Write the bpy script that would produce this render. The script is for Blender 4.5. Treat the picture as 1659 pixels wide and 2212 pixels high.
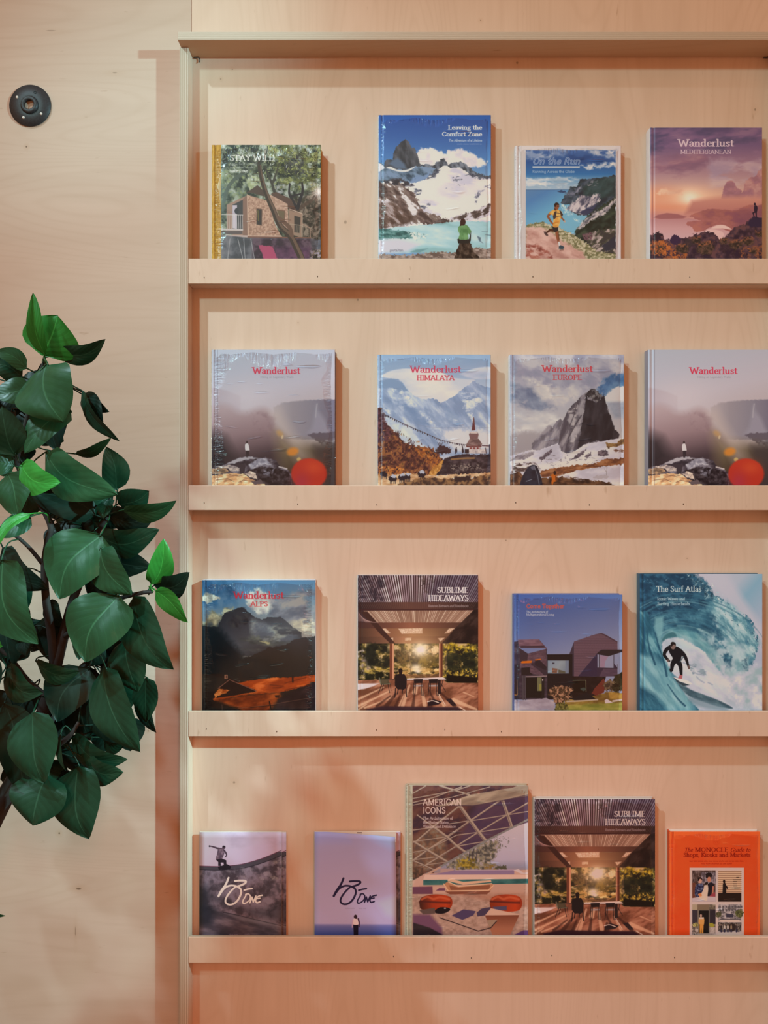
import bpy, math, random
import numpy as np
from mathutils import Vector, Matrix

for _o in list(bpy.data.objects):
    bpy.data.objects.remove(_o, do_unlink=True)
scene = bpy.context.scene
COL = scene.collection

# ---------------------------------------------------------------------------
# camera, world, lamps, exposure
# wall face is the plane y = 0, x to the right, z up, camera height is z = 0
# ---------------------------------------------------------------------------
F_PX, CX, CY, DIST = 1661.0, 829.5, 1106.0, 1.70
cam_data = bpy.data.cameras.new('camera')
cam_data.sensor_fit = 'HORIZONTAL'
cam_data.sensor_width = 36.0
cam_data.lens = 36.0 * F_PX / 1659.0
cam_data.clip_start = .02
cam = bpy.data.objects.new('camera', cam_data)
cam.location = (0, -DIST, 0)
cam.rotation_euler = (math.pi / 2, 0, 0)
COL.objects.link(cam)
scene.camera = cam

world = bpy.data.worlds.new('room_light')
scene.world = world
world.use_nodes = True
_bg = world.node_tree.nodes['Background']
_bg.inputs[0].default_value = (1.0, .45, .225, 1)
_bg.inputs[1].default_value = .63


def spot(name, loc, aim, watts, color, size, blend, radius=.035):
    L = bpy.data.lights.new(name, 'SPOT')
    L.energy = watts; L.color = color; L.spot_size = math.radians(size); L.spot_blend = blend; L.shadow_soft_size = radius
    o = bpy.data.objects.new(name, L)
    o.location = loc
    o.rotation_euler = (Vector(aim) - Vector(loc)).to_track_quat('-Z', 'Y').to_euler()
    COL.objects.link(o)
    return o


# ceiling spots over the visitor's left shoulder, and two at the right that graze the left wall
spot('ceiling_spot', (-1.85, -1.6, 2.6), (.85, 0, -1.15), 385, (.58, .88, 1), 48, 1.0, .05)
spot('ceiling_spot', (-1.68, -3.0, 2.2), (.66, 0, -.08), 225, (.52, 1, .95), 53, .9, .16)
spot('low_warm_fill', (.55, -2.9, .75), (-.05, 0, -1.0), 92, (1, .22, .10), 44, 1.0, .25)  # added warm fill for the lower shelves; no such lamp is seen
spot('side_spot', (2.1, -1.62, 1.05), (-1.35, 0, 1.2), 320, (.42, .92, 1), 24, .7, .04)
spot('side_spot', (2.15, -1.60, 1.05), (-1.45, 0, -.95), 680, (.45, .95, 1), 22, .6, .04)

scene.view_settings.view_transform = 'Standard'
scene.view_settings.look = 'None'
scene.view_settings.exposure = 0.0
scene.view_settings.gamma = 1.0
scene.view_settings.use_curve_mapping = False


# ---------------------------------------------------------------------------
# helpers
# ---------------------------------------------------------------------------
def at(px, py, y):
    """point on the plane at depth y whose picture lies at pixel px, py"""
    k = (DIST + y) / F_PX
    return Vector(((px - CX) * k, y, (CY - py) * k))


def mesh(name, verts, faces, smooth=False, uv=None):
    me = bpy.data.meshes.new(name)
    me.from_pydata([tuple(v) for v in verts], [], faces)
    if smooth:
        me.polygons.foreach_set('use_smooth', [True] * len(me.polygons))
    if uv is not None:
        lay = me.uv_layers.new(name='UVMap')
        idx = np.empty(len(me.loops), np.int32)
        me.loops.foreach_get('vertex_index', idx)
        lay.data.foreach_set('uv', np.asarray(uv, np.float32)[idx].ravel())
    me.update()
    return me


def obj(name, me, mat=None, parent=None, loc=None):
    o = bpy.data.objects.new(name, me)
    COL.objects.link(o)
    if me is not None and mat is not None:
        if not me.materials:
            me.materials.append(mat)
    if parent is not None:
        o.parent = parent
    if loc is not None:
        o.location = loc
    return o


def tag(o, label, cat, group=None):
    o['label'] = label; o['category'] = cat
    if group:
        o['group'] = group
    return o


def box_data(x0, x1, y0, y1, z0, z1, b=0.0):
    """box with chamfered long edges (b)"""
    if b <= 0:
        v = [(x, y, z) for x in (x0, x1) for y in (y0, y1) for z in (z0, z1)]
        f = [(0, 1, 3, 2), (4, 6, 7, 5), (0, 4, 5, 1), (2, 3, 7, 6), (0, 2, 6, 4), (1, 5, 7, 3)]
        return v, f
    v = []
    for sx, xx in ((1, x0), (-1, x1)):
        for sy, yy in ((1, y0), (-1, y1)):
            for sz, zz in ((1, z0), (-1, z1)):
                v += [(xx + sx * b, yy + sy * b, zz), (xx + sx * b, yy, zz + sz * b), (xx, yy + sy * b, zz + sz * b)]
    I = lambda i, j, k, a: ((i * 2 + j) * 2 + k) * 3 + a
    f = []
    for k in (0, 1):
        q = [I(0, 0, k, 0), I(1, 0, k, 0), I(1, 1, k, 0), I(0, 1, k, 0)]; f.append(q[::-1] if k == 0 else q)
    for j in (0, 1):
        q = [I(0, j, 0, 1), I(1, j, 0, 1), I(1, j, 1, 1), I(0, j, 1, 1)]; f.append(q if j == 0 else q[::-1])
    for i in (0, 1):
        q = [I(i, 0, 0, 2), I(i, 1, 0, 2), I(i, 1, 1, 2), I(i, 0, 1, 2)]; f.append(q[::-1] if i == 0 else q)
    for i in (0, 1):
        for j in (0, 1):
            q = [I(i, j, 0, 1), I(i, j, 1, 1), I(i, j, 1, 2), I(i, j, 0, 2)]; f.append(q if (i + j) % 2 == 0 else q[::-1])
    for i in (0, 1):
        for k in (0, 1):
            q = [I(i, 0, k, 0), I(i, 1, k, 0), I(i, 1, k, 2), I(i, 0, k, 2)]; f.append(q if (i + k) % 2 else q[::-1])
    for j in (0, 1):
        for k in (0, 1):
            q = [I(0, j, k, 0), I(1, j, k, 0), I(1, j, k, 1), I(0, j, k, 1)]; f.append(q if (j + k) % 2 == 0 else q[::-1])
    for i in (0, 1):
        for j in (0, 1):
            for k in (0, 1):
                q = [I(i, j, k, 0), I(i, j, k, 1), I(i, j, k, 2)]; f.append(q if (i + j + k) % 2 else q[::-1])
    return v, f


def box(name, x0, x1, y0, y1, z0, z1, mat, parent=None, b=0.0):
    v, f = box_data(x0, x1, y0, y1, z0, z1, b)
    return obj(name, mesh(name, v, f), mat, parent)


def tube_data(path, radii, n=8, v0=0):
    P = [Vector(p) for p in path]
    v, f = [], []
    up = Vector((0, 1, 0))
    for i, p in enumerate(P):
        t = (P[min(i + 1, len(P) - 1)] - P[max(i - 1, 0)]).normalized()
        a = t.cross(up)
        if a.length < 1e-4:
            a = t.cross(Vector((1, 0, 0)))
        a.normalize(); c = t.cross(a)
        for k in range(n):
            w = 2 * math.pi * k / n
            v.append(p + (a * math.cos(w) + c * math.sin(w)) * radii[i])
    for i in range(len(P) - 1):
        for k in range(n):
            f.append((v0 + i * n + k, v0 + i * n + (k + 1) % n, v0 + (i + 1) * n + (k + 1) % n, v0 + (i + 1) * n + k))
    f.append(tuple(v0 + k for k in range(n))[::-1]); f.append(tuple(v0 + (len(P) - 1) * n + k for k in range(n)))
    return v, f


def lathe_data(prof, n=32, axis='y'):
    """closed ring profile [(r, h)] turned about the axis"""
    v, f = [], []
    m = len(prof)
    for k in range(n):
        w = 2 * math.pi * k / n
        for r, h in prof:
            v.append((r * math.cos(w), h, r * math.sin(w)) if axis == 'y' else (r * math.cos(w), r * math.sin(w), h))
    for k in range(n):
        for i in range(m):
            a, b2 = k * m + i, k * m + (i + 1) % m
            c, d = ((k + 1) % n) * m + (i + 1) % m, ((k + 1) % n) * m + i
            f.append((a, b2, c, d))
    return v, f


# ---- node helpers ----
def new_mat(name):
    m = bpy.data.materials.new(name)
    m.use_nodes = True
    nt = m.node_tree
    return m, nt, nt.nodes['Principled BSDF']


def N(nt, typ, ins=None, **props):
    n = nt.nodes.new(typ)
    for k, v in props.items():
        setattr(n, k, v)
    for k, v in (ins or {}).items():
        s = n.inputs[k]
        if isinstance(v, bpy.types.NodeSocket):
            nt.links.new(v, s)
        else:
            s.default_value = v
    return n


def ramp(nt, fac, stops):
    r = nt.nodes.new('ShaderNodeValToRGB')
    e = r.color_ramp.elements
    while len(e) < len(stops):
        e.new(.5)
    for q, (p, c) in zip(e, stops):
        q.position = p
        q.color = (*c, 1)
    nt.links.new(fac, r.inputs[0])
    return r.outputs[0]


def mixc(nt, fac, a, b, mode='MIX'):
    m = N(nt, 'ShaderNodeMix', data_type='RGBA', blend_type=mode)
    for s, v in ((m.inputs[0], fac), (m.inputs[6], a), (m.inputs[7], b)):
        if isinstance(v, bpy.types.NodeSocket):
            nt.links.new(v, s)
        elif isinstance(v, tuple):
            s.default_value = (*v, 1)
        else:
            s.default_value = v
    return m.outputs[2]


def math_n(nt, op, a, b=None, c=None):
    n = N(nt, 'ShaderNodeMath', operation=op)
    for i, v in enumerate((a, b, c)):
        if v is None:
            continue
        if isinstance(v, bpy.types.NodeSocket):
            nt.links.new(v, n.inputs[i])
        else:
            n.inputs[i].default_value = v
    return n.outputs[0]


def plain(name, col, rough=.5, spec=.5, metal=0.0):
    m, nt, p = new_mat(name)
    tc = N(nt, 'ShaderNodeTexCoord')
    nz = N(nt, 'ShaderNodeTexNoise', {'Vector': tc.outputs['Object'], 'Scale': 60.0, 'Detail': 4.0})
    c = mixc(nt, nz.outputs[0], tuple(x * .92 for x in col), tuple(min(1, x * 1.06) for x in col))
    nt.links.new(c, p.inputs['Base Color'])
    p.inputs['Roughness'].default_value = rough
    p.inputs['Specular IOR Level'].default_value = spec
    p.inputs['Metallic'].default_value = metal
    return m


def birch(name, grain, seed, base=(.72, .545, .425), knots=(), pink=.35):
    """rotary birch plywood face; grain = 'x' or 'z'; knots = (x, z, half length along x, half height, darkness)"""
    m, nt, p = new_mat(name)
    tc = N(nt, 'ShaderNodeTexCoord')
    o = tc.outputs['Object']
    g = lambda along, across: (along, across, across) if grain == 'x' else (across, across, along)
    mp = N(nt, 'ShaderNodeMapping', {'Vector': o, 'Location': (seed * 3.1, seed * 1.7, seed * 2.3)})
    v = mp.outputs[0]
    sc = lambda s: N(nt, 'ShaderNodeMapping', {'Vector': v, 'Scale': s}).outputs[0]
    fine = N(nt, 'ShaderNodeTexNoise', {'Vector': sc(g(9, 160)), 'Scale': 1.0, 'Detail': 5.0, 'Roughness': .62}).outputs[0]
    mid = N(nt, 'ShaderNodeTexNoise', {'Vector': sc(g(2.2, 17)), 'Scale': 1.0, 'Detail': 4.0, 'Distortion': .9}).outputs[0]
    blot = N(nt, 'ShaderNodeTexNoise', {'Vector': v, 'Scale': 2.6, 'Detail': 3.0}).outputs[0]
    ring = N(nt, 'ShaderNodeTexNoise', {'Vector': sc(g(.8, 5)), 'Scale': 1.0, 'Detail': 1.0, 'Distortion': .4}).outputs[0]
    rings = math_n(nt, 'SINE', math_n(nt, 'MULTIPLY', ring, 95.0))
    rings = math_n(nt, 'MULTIPLY', math_n(nt, 'POWER', math_n(nt, 'ABSOLUTE', rings), 8.0), .16)
    a, b = base, (base[0] * 1.10, base[1] * 1.13, base[2] * 1.18)
    c = mixc(nt, mid, tuple(x * .90 for x in a), b)
    c = mixc(nt, math_n(nt, 'MULTIPLY', blot, pink), c, (base[0] * 1.02, base[1] * .90, base[2] * .86))
    c = mixc(nt, math_n(nt, 'MULTIPLY', math_n(nt, 'SUBTRACT', 1.0, fine), .20), c, (base[0] * .70, base[1] * .62, base[2] * .54))
    c = mixc(nt, math_n(nt, 'MULTIPLY', rings, blot), c, (base[0] * .66, base[1] * .54, base[2] * .42))
    # sparse short dark flecks
    fl = N(nt, 'ShaderNodeTexNoise', {'Vector': sc(g(22, 90)), 'Scale': 1.0, 'Detail': 2.0}).outputs[0]
    fl = N(nt, 'ShaderNodeMapRange', {'Value': fl, 'From Min': .70, 'From Max': .80, 'To Min': 0.0, 'To Max': .45}).outputs[0]
    c = mixc(nt, fl, c, (base[0] * .55, base[1] * .42, base[2] * .30))
    for kx, kz, rx, rz, dk in knots:
        d = N(nt, 'ShaderNodeVectorMath', {0: o, 1: (kx, 0, kz)}, operation='SUBTRACT').outputs[0]
        d = N(nt, 'ShaderNodeVectorMath', {0: d, 1: (1 / rx, 0, 1 / rz)}, operation='MULTIPLY').outputs[0]
        L = N(nt, 'ShaderNodeVectorMath', {0: d}, operation='LENGTH').outputs['Value']
        L = math_n(nt, 'ADD', L, math_n(nt, 'MULTIPLY', math_n(nt, 'SUBTRACT', fine, .5), .9))
        k1 = N(nt, 'ShaderNodeMapRange', {'Value': L, 'From Min': .6, 'From Max': 1.1, 'To Min': dk, 'To Max': 0.0}).outputs[0]
        k2 = N(nt, 'ShaderNodeMapRange', {'Value': L, 'From Min': 1.0, 'From Max': 5.0, 'To Min': dk * .3, 'To Max': 0.0}).outputs[0]
        c = mixc(nt, k2, c, (base[0] * .72, base[1] * .55, base[2] * .36))
        c = mixc(nt, k1, c, (.10, .055, .03))
    nt.links.new(c, p.inputs['Base Color'])
    p.inputs['Roughness'].default_value = .58
    p.inputs['Specular IOR Level'].default_value = .3
    bp = N(nt, 'ShaderNodeBump', {'Strength': .10, 'Distance': .0006, 'Height': fine})
    nt.links.new(bp.outputs[0], p.inputs['Normal'])
    return m


def ply_edge(name, axis, t0, t1, plies=9):
    """sawn edge: layers across axis from t0 to t1"""
    m, nt, p = new_mat(name)
    o = N(nt, 'ShaderNodeTexCoord').outputs['Object']
    sx = N(nt, 'ShaderNodeSeparateXYZ', {0: o})
    t = sx.outputs['XYZ'.index(axis.upper())]
    other = N(nt, 'ShaderNodeMapping', {'Vector': o, 'Scale': (2, 30, 30) if axis == 'z' else (30, 30, 2)}).outputs[0]
    wob = N(nt, 'ShaderNodeTexNoise', {'Vector': other, 'Scale': 4.0, 'Detail': 3.0}).outputs[0]
    u = N(nt, 'ShaderNodeMapRange', {'Value': t, 'From Min': t0, 'From Max': t1, 'To Min': 0.0, 'To Max': float(plies)}).outputs[0]
    u = math_n(nt, 'ADD', u, math_n(nt, 'MULTIPLY', wob, .25))
    fr = math_n(nt, 'FRACT', u)
    par = math_n(nt, 'FRACT', math_n(nt, 'MULTIPLY', math_n(nt, 'FLOOR', u), .5))
    c = mixc(nt, math_n(nt, 'MULTIPLY', par, 2.0), (.66, .55, .45), (.46, .36, .27))
    glue = N(nt, 'ShaderNodeMapRange', {'Value': math_n(nt, 'ABSOLUTE', math_n(nt, 'SUBTRACT', fr, .5)), 'From Min': .40, 'From Max': .5, 'To Min': 0.0, 'To Max': .75}).outputs[0]
    c = mixc(nt, glue, c, (.20, .14, .10))
    fib = N(nt, 'ShaderNodeTexNoise', {'Vector': other, 'Scale': 40.0, 'Detail': 3.0}).outputs[0]
    c = mixc(nt, math_n(nt, 'MULTIPLY', fib, .30), c, (.40, .28, .19))
    gap = N(nt, 'ShaderNodeMapRange', {'Value': wob, 'From Min': .74, 'From Max': .80, 'To Min': 0.0, 'To Max': .7}).outputs[0]
    c = mixc(nt, math_n(nt, 'MULTIPLY', gap, math_n(nt, 'MULTIPLY', par, 2.0)), c, (.10, .06, .04))
    nt.links.new(c, p.inputs['Base Color'])
    p.inputs['Roughness'].default_value = .75
    bp = N(nt, 'ShaderNodeBump', {'Strength': .3, 'Distance': .0008, 'Height': math_n(nt, 'SUBTRACT', fib, glue)})
    nt.links.new(bp.outputs[0], p.inputs['Normal'])
    return m


# ---------------------------------------------------------------------------
# the setting: plywood wall and floor
# ---------------------------------------------------------------------------
FLOOR_Z = -1.50
m_wall_l = birch('birch_wall_left', 'x', 1.0, base=(.59, .45, .355), pink=.25, knots=(
    (at(57, 317, 0).x, at(57, 317, 0).z, .0018, .0022, .8), (at(128, 1800, 0).x, at(128, 1800, 0).z, .0022, .0022, .85),
    (at(170, 1920, 0).x, at(170, 1920, 0).z, .0062, .0024, .75), (at(163, 2012, 0).x, at(163, 2012, 0).z, .0014, .012, .4),
    (at(320, 1579, 0).x, at(320, 1579, 0).z, .0016, .0016, .8), (at(110, 66, 0).x, at(110, 66, 0).z, .012, .0018, .35), (at(248, 157, 0).x, at(248, 157, 0).z, .006, .0018, .35)))
m_wall_r = birch('birch_wall_back', 'z', 2.0, knots=(
    (at(746, 480, 0).x, at(746, 480, 0).z, .0035, .0045, .45), (at(773, 648, 0).x, at(773, 648, 0).z, .0028, .003, .5),
    (at(502, 150, 0).x, at(502, 150, 0).z, .0016, .0016, .6), (at(477, 171, 0).x, at(477, 171, 0).z, .0016, .0016, .6),
    (at(506, 1690, 0).x, at(506, 1690, 0).z, .003, .003, .45), (at(1117, 136, 0).x, at(1117, 136, 0).z, .003, .003, .5),
    (at(1631, 237, 0).x, at(1631, 237, 0).z, .0022, .0032, .5), (at(1038, 44, 0).x, at(1038, 44, 0).z, .0016, .0016, .6), (at(1093, 1167, 0).x, at(1093, 1167, 0).z, .0014, .0014, .6), (at(644, 697, 0).x, at(644, 697, 0).z, .0012, .0016, .55), (at(1484, 1206, 0).x, at(1484, 1206, 0).z, .0014, .0014, .5)))
wall = obj('wall_back', mesh('wall_back', *box_data(-2.4, 2.4, .018, .10, FLOOR_Z, 1.55)), plain('wall_studs', (.50, .34, .20), .8))
wall['kind'] = 'structure'
seam = at(413.5, 30, 0).x
box('panel', -2.4, seam - .0004, 0, .018, FLOOR_Z, 1.55, m_wall_l, wall, .0008)
box('panel', seam + .0004, 2.4, -.0006, .018, FLOOR_Z, 1.55, m_wall_r, wall, .0008)
m_floor, nt, p = new_mat('concrete_floor')
tc = N(nt, 'ShaderNodeTexCoord')
nz = N(nt, 'ShaderNodeTexNoise', {'Vector': tc.outputs['Object'], 'Scale': 3.0, 'Detail': 8.0})
nt.links.new(ramp(nt, nz.outputs[0], [(.3, (.26, .22, .19)), (.7, (.36, .31, .27))]), p.inputs['Base Color'])
p.inputs['Roughness'].default_value = .45
fl = box('floor', -2.4, 2.4, -3.6, .10, FLOOR_Z - .05, FLOOR_Z, m_floor)
fl['kind'] = 'structure'

# ---------------------------------------------------------------------------
# display shelf: plywood case, five shelves with front lips
# ---------------------------------------------------------------------------
D_CASE, D_TOP, TH = .039, .0645, .018
FR = -D_CASE                                    # front plane of the case
XL0 = at(387.5, 0, FR).x; XL1 = at(406.5, 0, FR).x           # left board, outer / inner face
XR1 = at(1663, 0, 0).x; XR0 = XR1 + TH
Z_TOP = at(0, 125, 0).z
m_case = birch('birch_case', 'z', 3.0, base=(.70, .53, .41))
m_edge_v = ply_edge('ply_edge_side', 'x', XL0, XL1)
m_edge_r = ply_edge('ply_edge_side_right', 'x', XR1, XR0)
m_edge_h = ply_edge('ply_edge_top', 'z', Z_TOP, Z_TOP + TH)
m_edge_lip = ply_edge('ply_edge_lip', 'y', FR, FR + .009, 5)
case = obj('display_shelf', None)
case.location = (0, 0, FLOOR_Z)
tag(case, 'tall shallow birch plywood display shelf holding books face out', 'bookshelf')


def case_part(name, x0, x1, y0, y1, z0, z1, mat, edge=None, pick=None, b=.0009):
    """a board; faces for which pick(normal) is true take the sawn-edge material"""
    v, f = box_data(x0, x1, y0, y1, z0 - FLOOR_Z, z1 - FLOOR_Z, b)
    # keep object coordinates in world metres for the wood figure
    me = mesh(name, [(a, c, d + FLOOR_Z) for a, c, d in v], f)
    me.materials.append(mat)
    if edge is not None:
        me.materials.append(edge)
        for q in me.polygons:
            if pick(q.normal):
                q.material_index = 1
    o = obj(name, me, None, case)
    o.location = (0, 0, -FLOOR_Z)
    return o


YB = -.0008                                       # just proud of the panel
front = lambda n: n.y < -.6
case_part('side_board', XL0, XL1, FR, YB, FLOOR_Z, Z_TOP, m_case, m_edge_v, front)
case_part('side_board', XR1, XR0, FR, YB, FLOOR_Z, Z_TOP, m_case, m_edge_r, front)
case_part('top_board', at(383.5, 0, -D_TOP).x, XR0 + .004, -D_TOP, YB, Z_TOP, Z_TOP + TH, birch('birch_top', 'x', 4.0, base=(.56, .385, .255)), m_edge_h, lambda n: n.y < -.6 or abs(n.x) > .6)  # same birch, base darkened: the underside's shade is put into the colour
LIPS = [(.5475, .4930), (.0575, .0037), (-.4305, -.4850), (-.9185, -.9745)]     # top, bottom of each lip
LIP_T, SHELF_T = .009, .012
m_nail = plain('nail_hole', (.07, .045, .03), .8)
nail_me = mesh('nail', *lathe_data([(.0004, -.0004), (.0011, -.0003), (.0011, .0006), (.0004, .0006)], 8))
NAILS = [[441, 686, 884, 1151, 1490], [441, 643, 814, 1114, 1273, 1476], [446, 598, 813, 961, 1083, 1292], [850, 1018, 1192, 1457]]
for i, (zt, zb) in enumerate(LIPS):
    lp = case_part('front_lip', XL1 + .0004, XR1 - .0004, FR, FR + LIP_T, zb, zt, birch('birch_lip', 'z', 5.0 + i, base=(.72, .55, .43), pink=.3), m_edge_lip, lambda n: abs(n.z) > .9)
    case_part('shelf_board', XL1 + .0004, XR1 - .0004, FR + LIP_T + .0002, YB, zb, zb + SHELF_T, m_case)
    for k, nx in enumerate(NAILS[i]):
        q = obj('nail', nail_me, m_nail, lp)
        zz = zb + .0135 + .003 * math.sin(k * 2.3 + i)
        q.location = (at(nx, 0, FR).x, FR - .0001, zz)
        q.scale = (.8, 1, 1.6)
# the lowest shelf, below the picture
case_part('front_lip', XL1 + .0004, XR1 - .0004, FR, FR + LIP_T, -1.463, -1.408, m_case)
case_part('shelf_board', XL1 + .0004, XR1 - .0004, FR + LIP_T + .0002, YB, -1.463, -1.451, m_case)
# small dark hooks in the two top corners
m_hook = plain('dark_wire', (.05, .04, .04), .5)
for hxp in (429, 1657):
    c0 = at(hxp, 126, 0)
    pts = [(c0.x + .0048 * math.cos(t) - .001, -.0045, Z_TOP - .0075 + .0062 * math.sin(t)) for t in [math.radians(a) for a in range(125, -61, -20)]]
    pts = [(pts[0][0] - .006, -.004, Z_TOP - .002)] + pts
    v, f = tube_data([(a, b, c) for a, b, c in pts], [.0011] * len(pts), 6)
    o = obj('hook', mesh('hook', v, f, True), m_hook, case)
    o.location = (0, 0, -FLOOR_Z)

# ---------------------------------------------------------------------------
# printed covers: a small numpy painter (flat print), colours in sRGB hex
# ---------------------------------------------------------------------------
_rng = np.random.RandomState(7)
_LAT = _rng.rand(8, 64, 64).astype(np.float32)


def hx(c):
    if isinstance(c, str):
        return np.array([int(c[i:i + 2], 16) / 255 for i in (0, 2, 4)], np.float32)
    return np.asarray(c, np.float32)


def fbm(x, y, octv=4, seed=0):
    out = 0
    amp, tot = 1.0, 0.0
    for o in range(octv):
        L = _LAT[(seed + o) % 8]
        xi = np.floor(x); yi = np.floor(y)
        fx = x - xi; fy = y - yi
        fx = fx * fx * (3 - 2 * fx); fy = fy * fy * (3 - 2 * fy)
        a = (xi.astype(np.int32) + seed * 17) & 63; b = (yi.astype(np.int32) + seed * 29) & 63
        a1 = (a + 1) & 63; b1 = (b + 1) & 63
        v = (L[b, a] * (1 - fx) + L[b, a1] * fx) * (1 - fy) + (L[b1, a] * (1 - fx) + L[b1, a1] * fx) * fy
        out = out + v * amp
        tot += amp
        amp *= .55
        x = x * 2.03 + 3.1; y = y * 2.03 + 7.7
    n = out / tot
    return np.clip((n - .5) * 1.9 + .5, 0, 1)


def curve(pts, n=6, closed=False):
    P = [np.array(p, float) for p in pts]
    if closed:
        P = [P[-2]] + P + [P[1]]
    else:
        P = [2 * P[0] - P[1]] + P + [2 * P[-1] - P[-2]]
    out = []
    for i in range(1, len(P) - 2):
        p0, p1, p2, p3 = P[i - 1:i + 3]
        for k in range(n):
            t = k / n
            out.append(.5 * (2 * p1 + (p2 - p0) * t + (2 * p0 - 5 * p1 + 4 * p2 - p3) * t * t + (3 * p1 - p0 - 3 * p2 + p3) * t ** 3))
    out.append(P[-2])
    return [tuple(p) for p in out]


class Print:
    """one printed sheet; drawing units are the pixels of an enlarged study of the cover"""

    def __init__(s, win, W=400):
        x0, y0, x1, y1 = win
        s.x0, s.y0, s.x1, s.y1 = win
        s.u = (x1 - x0) / W
        H = int(round((y1 - y0) / s.u))
        s.W, s.H = W, H
        xs = x0 + (np.arange(W, dtype=np.float32) + .5) * s.u
        ys = y0 + (np.arange(H, dtype=np.float32) + .5) * s.u
        s.X, s.Y = np.meshgrid(xs, ys)
        s.img = np.zeros((H, W, 3), np.float32) + .5
        s.k = 0

    def bb(s, x0, y0, x1, y1, m=3):
        m *= s.u
        a = max(0, int((x0 - m - s.x0) / s.u)); b = min(s.W, int((x1 + m - s.x0) / s.u) + 1)
        c = max(0, int((y0 - m - s.y0) / s.u)); d = min(s.H, int((y1 + m - s.y0) / s.u) + 1)
        if a >= b or c >= d:
            return None
        return (slice(c, d), slice(a, b))

    def tex(s, sl, tex):
        """tex = (palette, scale[, aspect, rotation, octaves, contrast])"""
        pal, sc = tex[0], tex[1]
        ax = tex[2] if len(tex) > 2 else 1
        rot = math.radians(tex[3]) if len(tex) > 3 else 0
        oc = tex[4] if len(tex) > 4 else 4
        ct = tex[5] if len(tex) > 5 else 1.3
        s.k += 1
        X, Y = s.X[sl], s.Y[sl]
        ca, sa = math.cos(rot), math.sin(rot)
        n = fbm((X * ca + Y * sa) / (sc * ax), (-X * sa + Y * ca) / sc, oc, s.k)
        t = np.clip((n - .5) * ct + .5, 0, .9999) * (len(pal) - 1)
        P = np.array(sorted([hx(c) for c in pal], key=lambda q: float(q @ np.array([.3, .6, .1], np.float32))))
        i = t.astype(np.int32)
        f = (t - i)[..., None]
        return P[i] * (1 - f) + P[np.minimum(i + 1, len(pal) - 1)] * f

    def put(s, sl, m, col, a=1.0):
        m = (m * a)[..., None].astype(np.float32)
        s.img[sl] = s.img[sl] * (1 - m) + col * m

    def pmask(s, pts, soft=None, rough=0, rs=25):
        soft = max(soft or 0, 1.3 * s.u)
        P = np.array(pts, np.float32)
        P[:, 0] = np.where(P[:, 0] >= s.x1 - 9, P[:, 0] + 90, np.where(P[:, 0] <= s.x0 + 9, P[:, 0] - 90, P[:, 0]))
        P[:, 1] = np.where(P[:, 1] >= s.y1 - 9, P[:, 1] + 90, np.where(P[:, 1] <= s.y0 + 9, P[:, 1] - 90, P[:, 1]))
        mg = (soft + rough) / s.u + 2
        sl = s.bb(P[:, 0].min(), P[:, 1].min(), P[:, 0].max(), P[:, 1].max(), mg)
        if sl is None:
            return None, None
        X, Y = s.X[sl], s.Y[sl]
        if rough:
            s.k += 1
            X = X + (fbm(s.X[sl] / rs, s.Y[sl] / rs, 4, s.k) - .5) * 2 * rough
            Y = Y + (fbm(s.X[sl] / rs + 31, s.Y[sl] / rs + 5, 4, s.k + 3) - .5) * 2 * rough
        ins = np.zeros(X.shape, bool)
        d2 = np.full(X.shape, 1e12, np.float32)
        n = len(P)
        for i in range(n):
            ax, ay = P[i]; bx, by = P[(i + 1) % n]
            ex, ey = bx - ax, by - ay
            L = ex * ex + ey * ey
            if L < 1e-9:
                continue
            if ey != 0:
                c = ((ay > Y) != (by > Y))
                ins ^= c & (X < ex * (Y - ay) / ey + ax)
            t = np.clip(((X - ax) * ex + (Y - ay) * ey) / L, 0, 1)
            dx = X - ax - t * ex; dy = Y - ay - t * ey
            np.minimum(d2, dx * dx + dy * dy, out=d2)
        d = np.sqrt(d2)
        sd = np.where(ins, d, -d)
        return sl, np.clip(.5 + sd / soft, 0, 1)

    def poly(s, pts, col=None, tex=None, soft=None, rough=0, rs=25, a=1.0, grad=None):
        sl, m = s.pmask(pts, soft, rough, rs)
        if sl is None:
            return
        if tex is not None:
            c = s.tex(sl, tex)
        elif grad is not None:
            c = s.gcol(sl, grad)
        else:
            c = hx(col)
        s.put(sl, m, c, a)

    def gcol(s, sl, grad):
        (xa, ya), (xb, yb), stops = grad
        X, Y = s.X[sl], s.Y[sl]
        ex, ey = xb - xa, yb - ya
        t = np.clip(((X - xa) * ex + (Y - ya) * ey) / (ex * ex + ey * ey), 0, 1)
        P = np.array([hx(c[1]) for c in stops]); T = [c[0] for c in stops]
        return np.stack([np.interp(t, T, P[:, k]) for k in range(3)], -1)

    def rect(s, x0, y0, x1, y1, col=None, **kw):
        s.poly([(x0, y0), (x1, y0), (x1, y1), (x0, y1)], col, **kw)

    def fill(s, col=None, tex=None, grad=None, a=1.0):
        sl = (slice(0, s.H), slice(0, s.W))
        c = s.tex(sl, tex) if tex else s.gcol(sl, grad) if grad else hx(col)
        s.img[:] = s.img * (1 - a) + c * a

    def glow(s, x, y, rx, ry, col, a=1.0, p=1.0):
        sl = s.bb(x - 2.6 * rx, y - 2.6 * ry, x + 2.6 * rx, y + 2.6 * ry)
        if sl is None:
            return
        r = ((s.X[sl] - x) / rx) ** 2 + ((s.Y[sl] - y) / ry) ** 2
        s.put(sl, np.exp(-r ** p), hx(col), a)

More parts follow.
